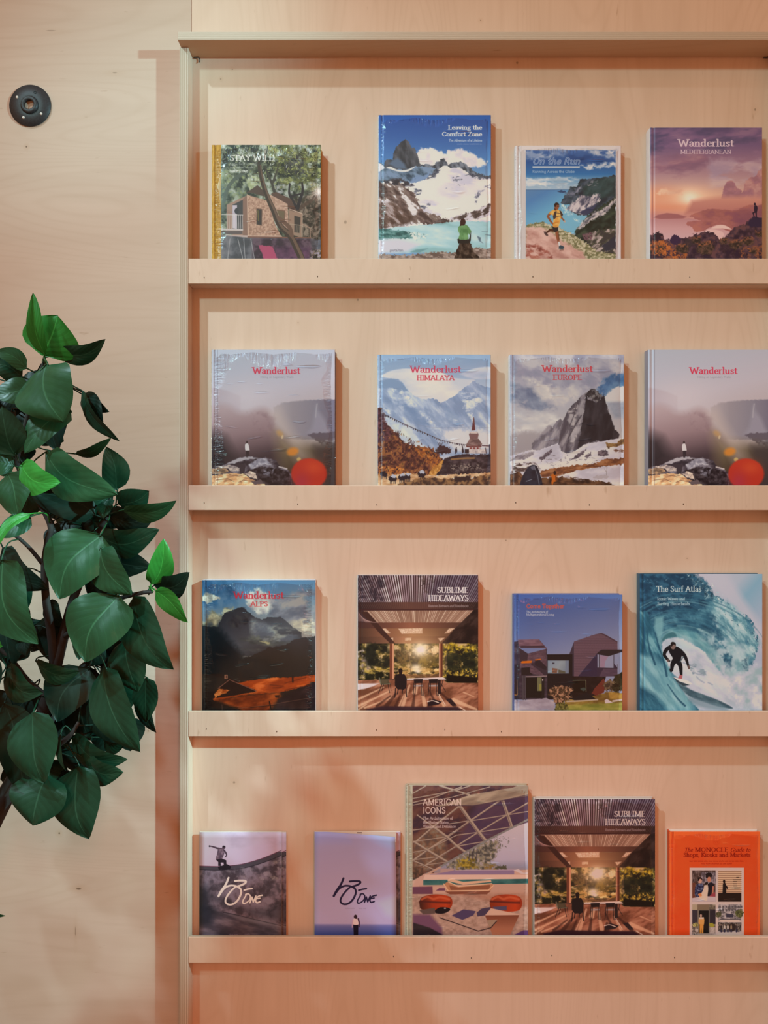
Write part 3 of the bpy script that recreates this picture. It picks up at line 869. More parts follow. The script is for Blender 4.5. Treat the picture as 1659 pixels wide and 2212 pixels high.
def cover_runner():
    c = Print((140, 150, 1548, 1780))
    c.fill('d2cacb')
    b = [(278, 210), (1476, 210), (1480, 1900), (282, 1900)]
    c.poly(b, grad=((0, 210), (0, 740), [(0, '5478ae'), (.3, '3a66a2'), (.6, '3f80b8'), (.8, '8fb2cc'), (1, 'b4c4d4')]))
    c.cloudy([(278, 210), (860, 210), (800, 280), (600, 300), (278, 330)], (['a8b4cc', 'c8ccd8', '8ea2c4'], 70, 2), soft=50, a=.85, thr=.25)
    c.cloudy([(1060, 210), (1476, 210), (1476, 330), (1200, 270)], (['c4c8d4', 'd8d8de', 'a4b4cc'], 60, 2), soft=40, thr=.2)
    c.cloudy([(850, 260), (1300, 300), (1400, 350), (1100, 420), (800, 330)], (['2e5288', '3a5f98'], 70, 2), soft=60, thr=.15, a=.8)
    c.cloudy([(990, 430), (1120, 395), (1250, 410), (1330, 365), (1476, 370), (1476, 430), (1300, 440), (1130, 470)], (['e2dee0', 'f0eaea', 'b8c4d4'], 40, 2), soft=26, thr=.1)
    c.cloudy([(278, 590), (700, 570), (1000, 590), (940, 700), (278, 690)], (['c0ccd8', 'd8dce2', 'a0b8cc'], 60, 3), soft=30, thr=.15)
    c.cloudy([(278, 630), (560, 620), (640, 670), (278, 680)], (['e4e2e6', 'd0d4dc'], 40, 3), soft=20, thr=.2)
    # sea
    c.poly([(278, 735), (870, 735), (1200, 1100), (1000, 1330), (278, 1260)], grad=((300, 740), (600, 1250), [(0, '6a90b8'), (.25, '5f8fc0'), (.6, '74aed0'), (1, '86bcd4')]))
    c.poly([(700, 760), (740, 745), (815, 755), (800, 778), (720, 776)], '3f5a80', rough=5)
    c.line([(282, 740), (860, 738)], 6, '54789e')
    c.cloudy([(740, 930), (840, 960), (860, 1060), (930, 1080), (780, 1060)], (['b8d4e0', 'e0eaf0'], 20), thr=.3)
    c.cloudy([(920, 1120), (1010, 1130), (1000, 1170), (930, 1160)], (['b8d4e0', 'e0eaf0'], 16), thr=.3)
    # headland
    H = [(750, 920), (770, 850), (830, 780), (870, 700), (960, 690), (1000, 605), (1100, 595), (1200, 580), (1380, 570), (1440, 535), (1478, 545), (1480, 900), (1300, 1000), (1100, 1080), (960, 1070), (830, 1000), (880, 930), (800, 940)]
    c.poly(H, tex=(['33404e', '47586a', '3e5058', '5a6878', '2e3c48'], 70, 2, -40, 5), rough=10)
    c.poly([(1040, 700), (1220, 600), (1478, 560), (1478, 820), (1250, 860), (1060, 860)], tex=(['3a5458', '466066', '34484e'], 60, 2, -45), soft=40)
    c.cloudy([(960, 700), (1020, 690), (1030, 740), (900, 830), (780, 850), (830, 790)], (['9a9cac', '7a8094', '5a6478'], 24, 2, -50), thr=.25)
    c.cloudy([(1060, 650), (1220, 620), (1220, 680), (1080, 700)], (['aeaab4', '8a8c9c'], 20, 2, -50), thr=.35)
    c.poly([(830, 990), (960, 850), (1020, 810), (1100, 820), (1250, 790), (1280, 880), (1180, 960), (1060, 1060), (900, 1040)], tex=(['5c5f74', 'a8a0ac', 'c6bcc4', '7a7a8c', 'd4ccd0'], 30, 2.4, -55, 5, 1.6), soft=20, rough=18)
    c.poly([(980, 1040), (1120, 970), (1250, 920), (1180, 1010), (1090, 1085)], '474f6c', soft=20, rough=10)
    # near slope
    c.poly([(930, 1300), (1040, 1170), (1100, 1080), (1250, 980), (1478, 820), (1480, 1900), (1000, 1900)], tex=(['31403c', '3c4c44', '4a5a4c', '28342f'], 60, 1.6, -35, 5), rough=12)
    c.poly([(960, 1270), (1060, 1130), (1180, 1040), (1330, 980), (1478, 840), (1478, 900), (1330, 1060), (1150, 1160), (1030, 1250)], tex=(['a09aa4', 'c8c0c4', '6a6c74', 'd2c8c8'], 26, 2.4, -45, 5, 1.5), soft=16, rough=18)
    c.poly([(1080, 1330), (1250, 1270), (1478, 1250), (1480, 1900), (1100, 1900)], tex=(['4a4a4c', '77706e', 'a09494', 'c4b6b4', '5c6050'], 36, 2.2, -35, 5, 1.8), soft=20, rough=20)
    c.poly([(1290, 1480), (1478, 1350), (1480, 1520), (1350, 1560)], '3d4352', soft=16, rough=12)
    c.cloudy([(1020, 1330), (1160, 1310), (1160, 1400), (1060, 1400)], (['6a4a5c', '8a6a74'], 20), thr=.2)
    # path
    c.poly([(278, 1210), (480, 1160), (640, 1220), (760, 1260), (900, 1330), (1060, 1430), (1240, 1560), (1480, 1600), (1480, 1900), (278, 1900)], tex=(['7c7c60', 'a4a082', 'c2b8a0', '94906e', 'd0c8b4'], 22, 1.3, 0, 5, 1.5), rough=14, rs=18)
    c.poly([(278, 1240), (440, 1230), (620, 1290), (720, 1390), (860, 1470), (1020, 1560), (1080, 1640), (1100, 1900), (278, 1900)], tex=(['c8a098', 'd4b0a8', 'bc9088', 'dcbcb4'], 80, 2, 20, 4), soft=40, rough=16)
    c.cloudy([(282, 1480), (420, 1470), (560, 1560), (640, 1640), (640, 1760), (282, 1760)], (['a06058', 'b87c70', '8a5048'], 40, 2), soft=40, thr=.3)
    c.dabs((760, 1290, 1200, 1620), 160, 16, ['6a6c4c', '8c8c68', 'd8d0bc', '54583e', 'b8ae94'], seed=8, keep=lambda x, y: abs(y - (1300 + (x - 740) * .75)) < 70)
    # runner
    sk, sd = '9c6248', '5e3a2e'
    c.line([(690, 1285), (600, 1275), (555, 1310)], 40, sd, w2=22)
    c.poly([(515, 1295), (545, 1295), (578, 1345), (560, 1358), (530, 1335)], '5a4648')
    c.line([(690, 1290), (705, 1390), (718, 1450)], 46, sk, w2=26); c.line([(712, 1300), (722, 1400)], 12, sd, a=.6)
    c.line([(720, 1440), (728, 1480)], 24, 'd8d8dc')
    c.poly(curve([(718, 1500), (735, 1478), (775, 1490), (790, 1510), (770, 1528), (725, 1522), (718, 1500)], 3), '3f5664')
    c.line([(715, 1528), (775, 1536)], 12, '8a9090'); c.line([(730, 1545), (780, 1540)], 8, '8a5c54')
    c.poly([(628, 1225), (712, 1225), (705, 1290), (665, 1305), (640, 1270)], '34363a')
    c.line([(595, 1060), (572, 1095), (610, 1160), (640, 1195)], 34, sk, w2=22)
    c.line([(745, 1100), (770, 1130), (800, 1160)], 22, sk, w2=18); c.oval(796, 1160, 14, 14, 'c8b0a8')
    c.poly(curve([(600, 1030), (660, 1000), (730, 1010), (765, 1050), (740, 1130), (722, 1215), (700, 1240), (640, 1232), (645, 1160), (640, 1080), (590, 1060), (600, 1030)], 3), tex=(['e0ae60', 'eec27c', 'd49a50'], 40))
    c.poly([(640, 1100), (660, 1030), (690, 1020), (680, 1110), (650, 1140)], '4c4444'); c.poly([(725, 1010), (745, 1020), (775, 1070), (760, 1100), (745, 1080)], '4c4444')
    c.line([(680, 1045), (745, 1055)], 7, '5c4c48'); c.line([(660, 1095), (760, 1085)], 8, '5c4c48')
    c.line([(672, 1000), (680, 960)], 30, sd)
    c.oval(692, 958, 30, 46, sk); c.poly(curve([(660, 965), (658, 930), (685, 908), (715, 920), (722, 940), (690, 940), (680, 965), (660, 965)], 3), '3c2c28')
    c.line([(698, 958), (724, 956)], 10, '3a2a2a')
    # border again, at the right and the bottom cut
    c.rect(140, 150, 277, 1800, 'd2cacb'); c.rect(1478, 150, 1560, 1800, 'cfc7ca')
    c.line([(214, 150), (220, 1790)], 9, 'bdb6b6', a=.8)
    c.text('On the Run', 368, 1000, 395, 78, 'b9c6dc', serif=False, wt=.2, slant=.2, outline=5.5, tr=.06)
    c.rect(368, 425, 998, 444, 'f0ece8')
    c.text('Running Across the Globe', 366, 928, 512, 34, 'c8d2de', serif=False, wt=.11)
    return c


def cover_sunset():
    c = Print((145, 150, 1588, 1960))
    c.fill(grad=((0, 150), (0, 1560), [(0, '63577a'), (.16, '7a6588'), (.33, '9c7c90'), (.5, 'b89a9e'), (.62, 'd0a898'), (.72, 'd49a88'), (.8, 'c08a88'), (1, 'c8a0a8')]))
    c.cloudy([(145, 150), (1588, 150), (1588, 520), (700, 420), (145, 500)], (['54506e', '8a6f92', '9a7c98', '5e5878'], 150, 3, -12), soft=80, a=.7, thr=.2)
    c.cloudy([(145, 560), (760, 480), (1100, 560), (500, 780), (145, 820)], (['946f84', 'b08c94', '84667e'], 110, 3, -10), soft=90, a=.8, thr=.3)
    c.cloudy([(900, 560), (1588, 560), (1588, 860), (900, 940)], (['b4a0b0', 'a493aa', 'c4b0b4'], 110, 3), soft=90, a=.8, thr=.2)
    c.glow(660, 1060, 420, 170, 'e8c4a8', .8); c.glow(650, 1050, 170, 110, 'f4dcc4', .85); c.glow(650, 1060, 90, 70, 'fbeee0', .8)
    c.glow(240, 1020, 260, 130, 'e0a080', .6); c.glow(420, 1180, 420, 60, 'd89478', .6)
    c.cloudy([(300, 940), (560, 950), (560, 1010), (240, 1000)], (['e6c8b0', 'd8b09c'], 60, 4), soft=30, thr=.35)
    # cloud towers
    c.poly(curve([(1080, 1010), (1095, 910), (1130, 850), (1185, 828), (1230, 865), (1255, 920), (1310, 950), (1330, 985), (1370, 900), (1370, 850), (1440, 800), (1510, 760), (1540, 715), (1588, 715), (1588, 1200), (1060, 1200), (1080, 1010)], 4), tex=(['9c7480', 'b08488', 'a47a88', 'bc9494'], 90, 1.3), soft=12, rough=14, rs=40)
    c.poly([(680, 1090), (900, 1060), (1080, 1040), (1588, 1040), (1588, 1230), (600, 1260)], grad=((0, 1050), (0, 1250), [(0, 'c89488'), (1, 'b47c78')]), soft=70)
    # sea, hills
    c.poly([(190, 1310), (240, 1275), (360, 1250), (500, 1265), (620, 1300), (560, 1325), (300, 1335)], 'a06c70', soft=14)
    c.poly([(145, 1335), (640, 1320), (720, 1330), (900, 1440), (1200, 1480), (1200, 1620), (145, 1620)], grad=((0, 1320), (0, 1580), [(0, 'b88a8e'), (.5, 'c8a0a4'), (1, 'c8a8ae')]), soft=10)
    c.poly(curve([(640, 1290), (760, 1240), (930, 1195), (1080, 1205), (1250, 1215), (1330, 1180), (1430, 1145), (1520, 1165), (1588, 1160), (1588, 1480), (1200, 1490), (1060, 1450), (1010, 1405), (900, 1440), (830, 1480), (720, 1490), (690, 1440), (615, 1400), (650, 1360), (800, 1350), (720, 1330), (700, 1300), (640, 1290)], 3), tex=(['a06a68', 'b0756e', '93606a', 'a87070'], 90, 2), soft=8, rough=6)
    c.poly([(1250, 1240), (1588, 1150), (1588, 1500), (1240, 1500)], '7c5268', soft=120, a=.55)
    c.poly(curve([(920, 1450), (1020, 1405), (1110, 1410), (1200, 1465), (1080, 1450), (960, 1450)], 3), 'dcc0bc', soft=8)
    c.poly(curve([(800, 1510), (900, 1460), (1010, 1470), (1090, 1510), (1060, 1600), (760, 1600), (800, 1510)], 3), 'd8b8b8', soft=12)
    # scrub in front
    c.poly([(145, 1560), (160, 1530), (210, 1520), (260, 1500), (300, 1520), (320, 1560), (350, 1590), (430, 1600), (560, 1580), (640, 1560), (700, 1530), (780, 1510), (850, 1490), (900, 1505), (960, 1510), (1000, 1550), (1050, 1590), (1130, 1540), (1200, 1470), (1240, 1430), (1330, 1400), (1400, 1370), (1430, 1320), (1480, 1295), (1540, 1320), (1588, 1330), (1588, 1960), (145, 1960)], tex=(['3a2c3c', '4c3a48', '5c4650', '44343c', '6a4c50'], 60, 1, 0, 5, 1.5), rough=16, rs=24)
    c.poly([(1400, 1400), (1420, 1340), (1480, 1295), (1588, 1330), (1588, 1430), (1440, 1430)], '3a3048', soft=16, rough=8)
    c.oval(470, 1600, 70, 70, '43334c', rough=16); c.oval(640, 1640, 70, 50, '463a40', rough=14)
    for x, y, r in ((230, 1700, 110), (560, 1710, 90), (860, 1700, 120), (1250, 1660, 90), (1400, 1620, 80), (1490, 1740, 70), (1100, 1620, 60), (740, 1600, 60), (1560, 1520, 60)):
        c.oval(x, y, r, r * .7, tex=(['3a3230', '52443c', '6a5048', '463a34'], 26, 1, 0, 4, 1.6), soft=24, rough=18, rs=20)
        c.cloudy([(x - r, y - r * .75), (x + r, y - r * .75), (x + r * .8, y - r * .35), (x - r * .9, y - r * .2)], (['8a5c48', 'a86c4c', '744e48'], 18), soft=14, rough=12, thr=.3, a=.85)
    c.cloudy([(145, 1630), (330, 1600), (470, 1700), (520, 1830), (440, 1900), (145, 1700)], (['a8663e', 'bc7444', '8a5442'], 26), soft=26, thr=.25)
    c.cloudy([(480, 1790), (620, 1770), (620, 1960), (480, 1960)], (['b06a3c', '8a5440'], 20), soft=26, thr=.3)
    c.cloudy([(1300, 1720), (1588, 1640), (1588, 1960), (1300, 1960)], (['b07048', '9a6244', '7a5044'], 30), soft=30, thr=.4)
    c.oval(245, 1540, 60, 40, '3a2e38', rough=18, rs=16)
    # figure
    d = '352a3c'
    c.oval(1492, 1136, 14, 18, d); c.poly(curve([(1484, 1160), (1510, 1150), (1528, 1180), (1522, 1230), (1512, 1250), (1490, 1240), (1480, 1200), (1484, 1160)], 3), d)
    c.line([(1508, 1230), (1512, 1310)], 20, d, w2=14); c.line([(1500, 1235), (1470, 1248), (1482, 1296)], 20, d, w2=12)
    c.text('Wanderlust', 508, 1222, 392, 88, 'd9c8d4', wt=.19, thin=.08, a=.92)
    c.text('MEDITERRANEAN', 536, 1190, 486, 50, 'd8c6d2', wt=.15, thin=.07, a=.9)
    c.line([(176, 150), (180, 1960)], 8, '8c7ca0', a=.5)
    return c


def cover_flare():
    c = Print((130, 92, 1720, 1990))
    c.fill(grad=((0, 92), (200, 1000), [(0, 'b3b3c2'), (.4, 'bab6c6'), (.75, 'c2b8c6'), (1, 'c0b2bc')]))
    c.poly([(0, 560), (170, 585), (330, 620), (500, 690), (500, 900), (0, 900)], 'b09eac', soft=30, a=.7)
    c.glow(560, 720, 420, 260, 'd0c2cc', .7)
    # far cliffs
    c.poly([(930, 830), (1060, 770), (1300, 745), (1500, 735), (1720, 735), (1720, 1250), (930, 1250)], grad=((950, 0), (1700, 0), [(0, 'b8aab2'), (.3, '9f949f'), (.7, '8f8898'), (1, '80788c')]), soft=20, rough=6)
    c.poly(curve([(1480, 800), (1500, 870), (1580, 980), (1620, 1080), (1650, 1160), (1500, 1180), (1370, 1170), (1420, 1090), (1450, 960), (1470, 860), (1480, 800)], 4), '9c95a6', soft=60)
    c.line([(1490, 790), (1478, 860), (1470, 960)], 14, 'bcb4be', a=.6, soft=14)
    c.poly([(1360, 1190), (1480, 1160), (1560, 1165), (1720, 1140), (1720, 1330), (1560, 1320), (1450, 1240)], '6c6270', soft=14, rough=10)
    c.cloudy([(1520, 1290), (1720, 1220), (1720, 1420), (1600, 1360)], (['8e8898', '6c6878', 'a8a2b0'], 30, 1.5, -40), thr=.2)
    # haze shafts and near mountain
    c.poly(curve([(130, 850), (250, 800), (380, 830), (470, 890), (600, 900), (740, 850), (830, 860), (900, 940), (950, 1080), (1100, 1230), (1300, 1420), (1500, 1600), (1720, 1800), (1720, 1990), (130, 1990), (130, 850)], 3),
           grad=((500, 830), (620, 1500), [(0, 'b9a2aa'), (.25, 'ab929a'), (.5, '9a8088'), (.75, '78626a'), (1, '4a3c44')]), soft=110)
    c.poly([(940, 1130), (1160, 1270), (1720, 1330), (1720, 1990), (1080, 1990)], grad=((1000, 1150), (1350, 1750), [(0, 'a08c80'), (.35, '82705c'), (.7, '54483c'), (1, '3a3230')]), soft=190, a=.9)
    c.poly([(1450, 1330), (1720, 1300), (1720, 1990), (1560, 1990)], '4a4044', soft=120, a=.75)
    c.cloudy([(600, 880), (940, 940), (980, 1200), (700, 1120)], (['8e747e', 'a68e96'], 70), soft=60, a=.5)
    c.poly([(130, 1120), (300, 1230), (420, 1480), (200, 1640), (130, 1640)], '2f2a30', soft=190, a=.75)
    c.poly([(880, 900), (1010, 870), (1420, 1500), (1240, 1560)], 'c8b4b0', soft=140, a=.45)
    # rock ledge and boulders
    c.poly([(130, 1640), (260, 1590), (380, 1530), (500, 1480), (620, 1465), (740, 1490), (820, 1480), (950, 1510), (1010, 1590), (1090, 1620), (1160, 1690), (1170, 1990), (130, 1990)], tex=(['4c424e', '6e6470', '8a8290', '5a505c', '3c343e'], 50, 1.8, -15, 5, 1.5), rough=8)
    c.poly([(320, 1560), (480, 1485), (640, 1468), (730, 1490), (560, 1510), (420, 1560)], 'b4aab4', soft=14, rough=6)
    c.poly([(740, 1490), (830, 1490), (900, 1570), (780, 1580), (640, 1640), (600, 1570)], tex=(['a49eae', 'c4bcc6', '8a8494'], 30), soft=18, rough=8)
    c.poly([(600, 1650), (760, 1600), (930, 1610), (1090, 1650), (1150, 1720), (1150, 1990), (760, 1990)], tex=(['2e262e', '40363e', '524850', '241e26'], 40, 1, 80), soft=16, rough=8)
    c.cloudy([(820, 1620), (960, 1620), (900, 1740), (800, 1700)], (['8a8494', '6a6472'], 30, 1, 80), thr=.25)
    c.line([(1000, 1600), (1100, 1625)], 18, 'cabcc0', a=.9, soft=6)
    c.poly([(130, 1640), (230, 1610), (330, 1625), (350, 1660), (300, 1690), (160, 1700)], tex=(['a0826e', 'c8a080', '7a6458'], 30, 1.6), rough=6)
    c.poly([(160, 1600), (360, 1570), (480, 1600), (500, 1650), (380, 1660), (340, 1620)], tex=(['c0aeac', 'e0cac0', '8c7e84'], 26, 1.6, -10), rough=6)
    c.poly([(370, 1570), (560, 1565), (570, 1590), (540, 1700), (500, 1690), (490, 1610)], '463c46', rough=5)
    c.poly([(130, 1720), (360, 1685), (560, 1690), (640, 1760), (820, 1830), (830, 1990), (130, 1990)], tex=(['e0b48c', 'efcaa4', 'b88c70', 'f2d6b8', 'd8a880'], 36, 1.8, -12, 5, 1.3), rough=8)
    c.poly([(560, 1690), (620, 1650), (700, 1680), (720, 1760), (640, 1740)], tex=(['d0b8ae', '8c7c80', 'e8d4c8'], 24), rough=6)
    c.poly([(640, 1790), (760, 1760), (810, 1820), (690, 1830)], '6a5a60', rough=8)
    for q in ([(360, 1700), (480, 1720), (560, 1700)], [(200, 1770), (330, 1750), (420, 1790)], [(480, 1800), (540, 1770), (640, 1790)]):
        c.line(q, 6, '6a5048', a=.8)
    # figure
    c.oval(586, 1283, 13, 17, '4a3c40'); c.poly(curve([(562, 1310), (585, 1298), (605, 1310), (620, 1380), (610, 1395), (570, 1395), (560, 1350), (562, 1310)], 3), 'd6ccd2')
    c.poly([(572, 1392), (612, 1390), (612, 1440), (600, 1480), (590, 1480), (592, 1430), (586, 1480), (576, 1478)], '3e343c')
    # flare spots
    c.oval(1175, 1405, 76, 52, 'd88a3c', rot=-14, soft=40, a=.85); c.oval(1255, 1503, 28, 24, 'cbb078', rot=-20, soft=12, a=.9)
    c.oval(1010, 1170, 50, 34, 'c89a64', rot=40, soft=40, a=.6); c.oval(1042, 1215, 14, 26, 'd8c0a0', rot=15, soft=8, a=.7)
    c.oval(1385, 1690, 232, 200, 'c23a2c', soft=26, a=.92, n=24); c.glow(1440, 1610, 130, 90, 'd05a38', .6); c.glow(1290, 1800, 110, 140, 'a83a50', .7)
    c.text('Wanderlust', 660, 1272, 402, 82, 'd0405c', wt=.155, thin=.07)
    c.text('Hiking on Legendary Trails', 758, 1185, 456, 24, '9a909e', serif=False, wt=.12, a=.8)
    c.line([(180, 92), (184, 1990)], 9, 'd4cede', a=.35); c.line([(206, 92), (206, 1990)], 10, '6a6272', a=.35)
    return c


def cover_stupa():
    c = Print((150, 146, 1545, 1930))
    c.fill(grad=((0, 146), (0, 620), [(0, '94a8c8'), (.5, 'a3b4d0'), (1, 'c4c8da')]))
    c.cloudy([(160, 150), (1545, 150), (1545, 330), (700, 260), (160, 350)], (['8aa4c4', 'a8b8d2', '9cb0ce'], 120, 3), soft=60, a=.6)
    # lens clouds
    c.poly(curve([(200, 400), (300, 350), (450, 320), (600, 320), (800, 330), (950, 370), (1080, 430), (1250, 450), (1350, 470), (1200, 640), (900, 760), (520, 700), (480, 560), (420, 460), (300, 440), (200, 420), (200, 400)], 4), tex=(['ddd6de', 'e6dee2', 'cfcedc'], 160, 2.5), soft=16)
    c.poly(curve([(1160, 390), (1300, 330), (1440, 300), (1545, 310), (1545, 440), (1300, 440), (1160, 390)], 4), tex=(['c4c6da', 'd0d0e0', 'b2bcd4'], 80, 2.5), soft=16)
    # snow massif
    c.poly([(160, 480), (250, 440), (320, 440), (400, 450), (450, 490), (510, 560), (530, 600), (600, 650), (720, 700), (770, 695), (830, 680), (870, 700), (925, 745), (1010, 710), (1090, 660), (1160, 610), (1200, 570), (1270, 520), (1330, 470), (1400, 510), (1480, 540), (1545, 570), (1545, 1400), (160, 1400)], tex=(['8d9fc0', 'a3b1ce', 'bcc4da', '98a8c8', 'cfd2e2'], 90, 2.6, 48, 5, 1.3), rough=8)
    c.poly([(160, 480), (320, 440), (450, 490), (530, 600), (430, 600), (330, 560), (160, 560)], '90a4c4', soft=16, rough=6)
    for q in ([(300, 590), (400, 580), (520, 640), (640, 780), (760, 910), (900, 1050), (1000, 1150), (880, 1080), (700, 900), (560, 740)], [(200, 740), (330, 900), (460, 1060), (620, 1240), (500, 1180), (330, 1020)], [(1180, 620), (1330, 600), (1440, 700), (1300, 860), (1340, 960), (1440, 1100), (1330, 1010), (1230, 860)], [(930, 800), (1050, 900), (1180, 960), (1080, 960)]):
        c.cloudy(q, (['d8d8e6', 'e6e2ec', 'c4cadc'], 50, 2, 45), soft=30, rough=24, rs=40, thr=.2)
    c.cloudy([(340, 640), (600, 760), (900, 1100), (640, 1000), (400, 800)], (['7f96bc', '8fa4c6'], 70, 2, 48), soft=60, rough=20, a=.7, thr=.2)
    c.cloudy([(950, 760), (1120, 880), (1220, 1000), (1060, 1040), (980, 900)], (['8aa0c2', '98aacb'], 60, 2, 70), soft=40, rough=20, a=.7, thr=.2)
    c.poly([(960, 1070), (1200, 1060), (1480, 1080), (1545, 1200), (1545, 1330), (1100, 1320), (960, 1180)], 'd8d4de', soft=70, rough=20)
    c.cloudy([(200, 860), (420, 1000), (620, 1230), (860, 1330), (440, 1290), (250, 1100)], (['d4d8e6', 'c0c8de', 'dfe0ea'], 80), soft=50, thr=.15, a=.8)
    # shrub slope
    c.poly([(150, 780), (190, 800), (215, 960), (290, 1020), (330, 1080), (400, 1120), (450, 1200), (560, 1260), (700, 1280), (830, 1310), (880, 1340), (930, 1420), (960, 1480), (830, 1680), (150, 1690)], tex=(['4a3034', '6e4440', '8a5a48', '5a3a3c', 'a06c4a'], 36, 1, 0, 5, 1.6), rough=18, rs=22)
    c.poly([(150, 800), (200, 830), (260, 1020), (330, 1090), (300, 1200), (150, 1250)], tex=(['5a3c48', '7a5058', '48303c'], 30), soft=40, rough=16)
    c.cloudy([(560, 1290), (760, 1310), (940, 1430), (880, 1560), (700, 1430)], (['b87440', 'c88a50', '9a5c3c'], 30), soft=26, thr=.3)
    c.cloudy([(150, 1540), (420, 1520), (560, 1590), (560, 1660), (150, 1640)], (['c07a44', 'd89a5c', 'a8663c'], 26), soft=26, thr=.25)
    c.dabs((170, 1050, 900, 1620), 330, 20, ['3c282c', '9a6448', 'b87c50', '54363a', '7a4c44', '6a5a3c'], ang=-60, spread=60, seed=11, keep=lambda x, y: y > 1010 + (x - 170) * .45)
    c.poly([(860, 1330), (910, 1270), (960, 1270), (1050, 1310), (1050, 1370), (900, 1370)], '4c3a40', rough=14, rs=16)
    for x, y in ((580, 1240), (920, 1260), (400, 1120)):
        for k in (-30, -10, 12, 32):
            c.line([(x, y + 40), (x + k, y - 30)], 5, '4a3a42')
    # dark terraces, right
    c.poly([(860, 1600), (900, 1510), (980, 1430), (1050, 1400), (1200, 1380), (1545, 1380), (1545, 1640), (1100, 1640), (850, 1640)], tex=(['2f2c38', '423c46', '5c505a', '38323c'], 34, 1.8, 0, 5, 1.4), rough=10)
    c.line(curve([(1060, 1440), (1200, 1428), (1340, 1425)]), 22, 'a5805c', a=.9)
    c.cloudy([(1030, 1500), (1400, 1500), (1460, 1580), (1050, 1590)], (['a89a96', '6a6064', '8c7e7c'], 14), thr=.35)
    c.poly([(850, 1530), (960, 1440), (930, 1560), (850, 1650), (760, 1640)], tex=(['c89250', 'dcae70', 'b07c48'], 24), rough=10)
    c.poly([(150, 1640), (560, 1610), (850, 1640), (1200, 1620), (1545, 1590), (1545, 1650), (1300, 1670), (900, 1690), (600, 1780), (560, 1930), (150, 1930)], tex=(['cda888', 'dcbc9c', 'b88c68', 'e4ccb0'], 40, 2.5), rough=10)
    c.poly([(400, 1750), (700, 1660), (960, 1680), (1300, 1670), (1545, 1610), (1545, 1930), (400, 1930)], tex=(['4c3c38', '7c5c48', 'a07c5c', '5a4844', '8a6c54'], 34, 1, 40, 5, 1.5), rough=14)
    c.poly([(1100, 1660), (1300, 1640), (1300, 1700), (1100, 1720)], '3a3238', soft=20, rough=10)
    # pack animals
    for x, y, r in ((225, 1610, 46), (335, 1665, 50), (450, 1650, 48), (520, 1640, 40), (690, 1610, 52)):
        c.oval(x, y + 12, r, r * .75, '2c2c3a', rough=10, rs=14)
        for k in (-.6, -.25, .3, .65):
            c.line([(x + k * r, y + 20), (x + k * r, y + 75)], 10, '2c2a36', w2=6)
        if x > 230:
            c.oval(x + 8, y - 18, r * .7, r * .45, 'c0c2d4', rough=10, rs=14)
    # prayer-flag line
    L = curve([(190, 865), (330, 930), (450, 990), (560, 1040), (700, 1100), (850, 1165), (950, 1205), (1100, 1240), (1240, 1260)], 5)
    c.line(L, 5, '5c5660')
    r = random.Random(5)
    for p in L[::1]:
        c.line([p, (p[0] + 4, p[1] + r.uniform(8, 22))], r.uniform(7, 13), r.choice(['4a4450', '5c5464', '6a5a60', '3a3844']))
    L = curve([(640, 1010), (780, 1040), (960, 1050), (1200, 1045), (1320, 1040), (1530, 1050)], 4)
    c.line(L, 3.5, '8a90a8', a=.6)
    # stupa
    c.poly([(1330, 925), (1340, 925), (1345, 970), (1355, 1080), (1310, 1085), (1325, 970)], '6e4048')
    c.line([(1334, 920), (1334, 1000)], 6, '8a6a60')
    c.poly([(1300, 1100), (1380, 1100), (1395, 1130), (1385, 1190), (1290, 1190), (1275, 1130)], '86686c'); c.poly([(1290, 1105), (1340, 1095), (1385, 1108), (1380, 1122), (1295, 1120)], 'd8c8c8')
    c.poly([(1285, 1185), (1395, 1185), (1440, 1250), (1420, 1280), (1250, 1285), (1240, 1262)], tex=(['8a7072', 'a08484', '725c60'], 20, 2)); c.line([(1250, 1282), (1425, 1278)], 14, '7a4a4c')
    c.rect(1280, 1285, 1420, 1318, 'bca8ac'); c.rect(1270, 1315, 1490, 1368, tex=(['cabcc0', 'dcd0d0', 'a89ca4'], 24)); c.rect(1225, 1315, 1275, 1365, '3c343c')
    for x in (1300, 1340, 1385):
        c.oval(x, 1302, 10, 12, '8a4448')
    c.line([(1190, 1262), (1215, 1360)], 10, '3a3440'); c.line([(1480, 1300), (1490, 1366)], 9, '5a4a50'); c.line([(1440, 1270), (1530, 1275)], 12, '6a5460'); c.line([(1530, 1260), (1530, 1380)], 14, '4a4450')
    c.oval(1118, 1330, 13, 30, '34303c'); c.line([(1118, 1310), (1122, 1292)], 10, '34303c'); c.line([(1112, 1345), (1112, 1368)], 9, '34303c'); c.oval(1197, 1335, 10, 32, '34303c')
    c.text('Wanderlust', 552, 1178, 366, 80, 'd04a6a', wt=.15, thin=.065)
    c.text('HIMALAYA', 632, 1095, 461, 60, 'd0445a', wt=.14, thin=.06)
    c.line([(196, 146), (200, 1930)], 9, 'c8d0e4', a=.35)
    return c


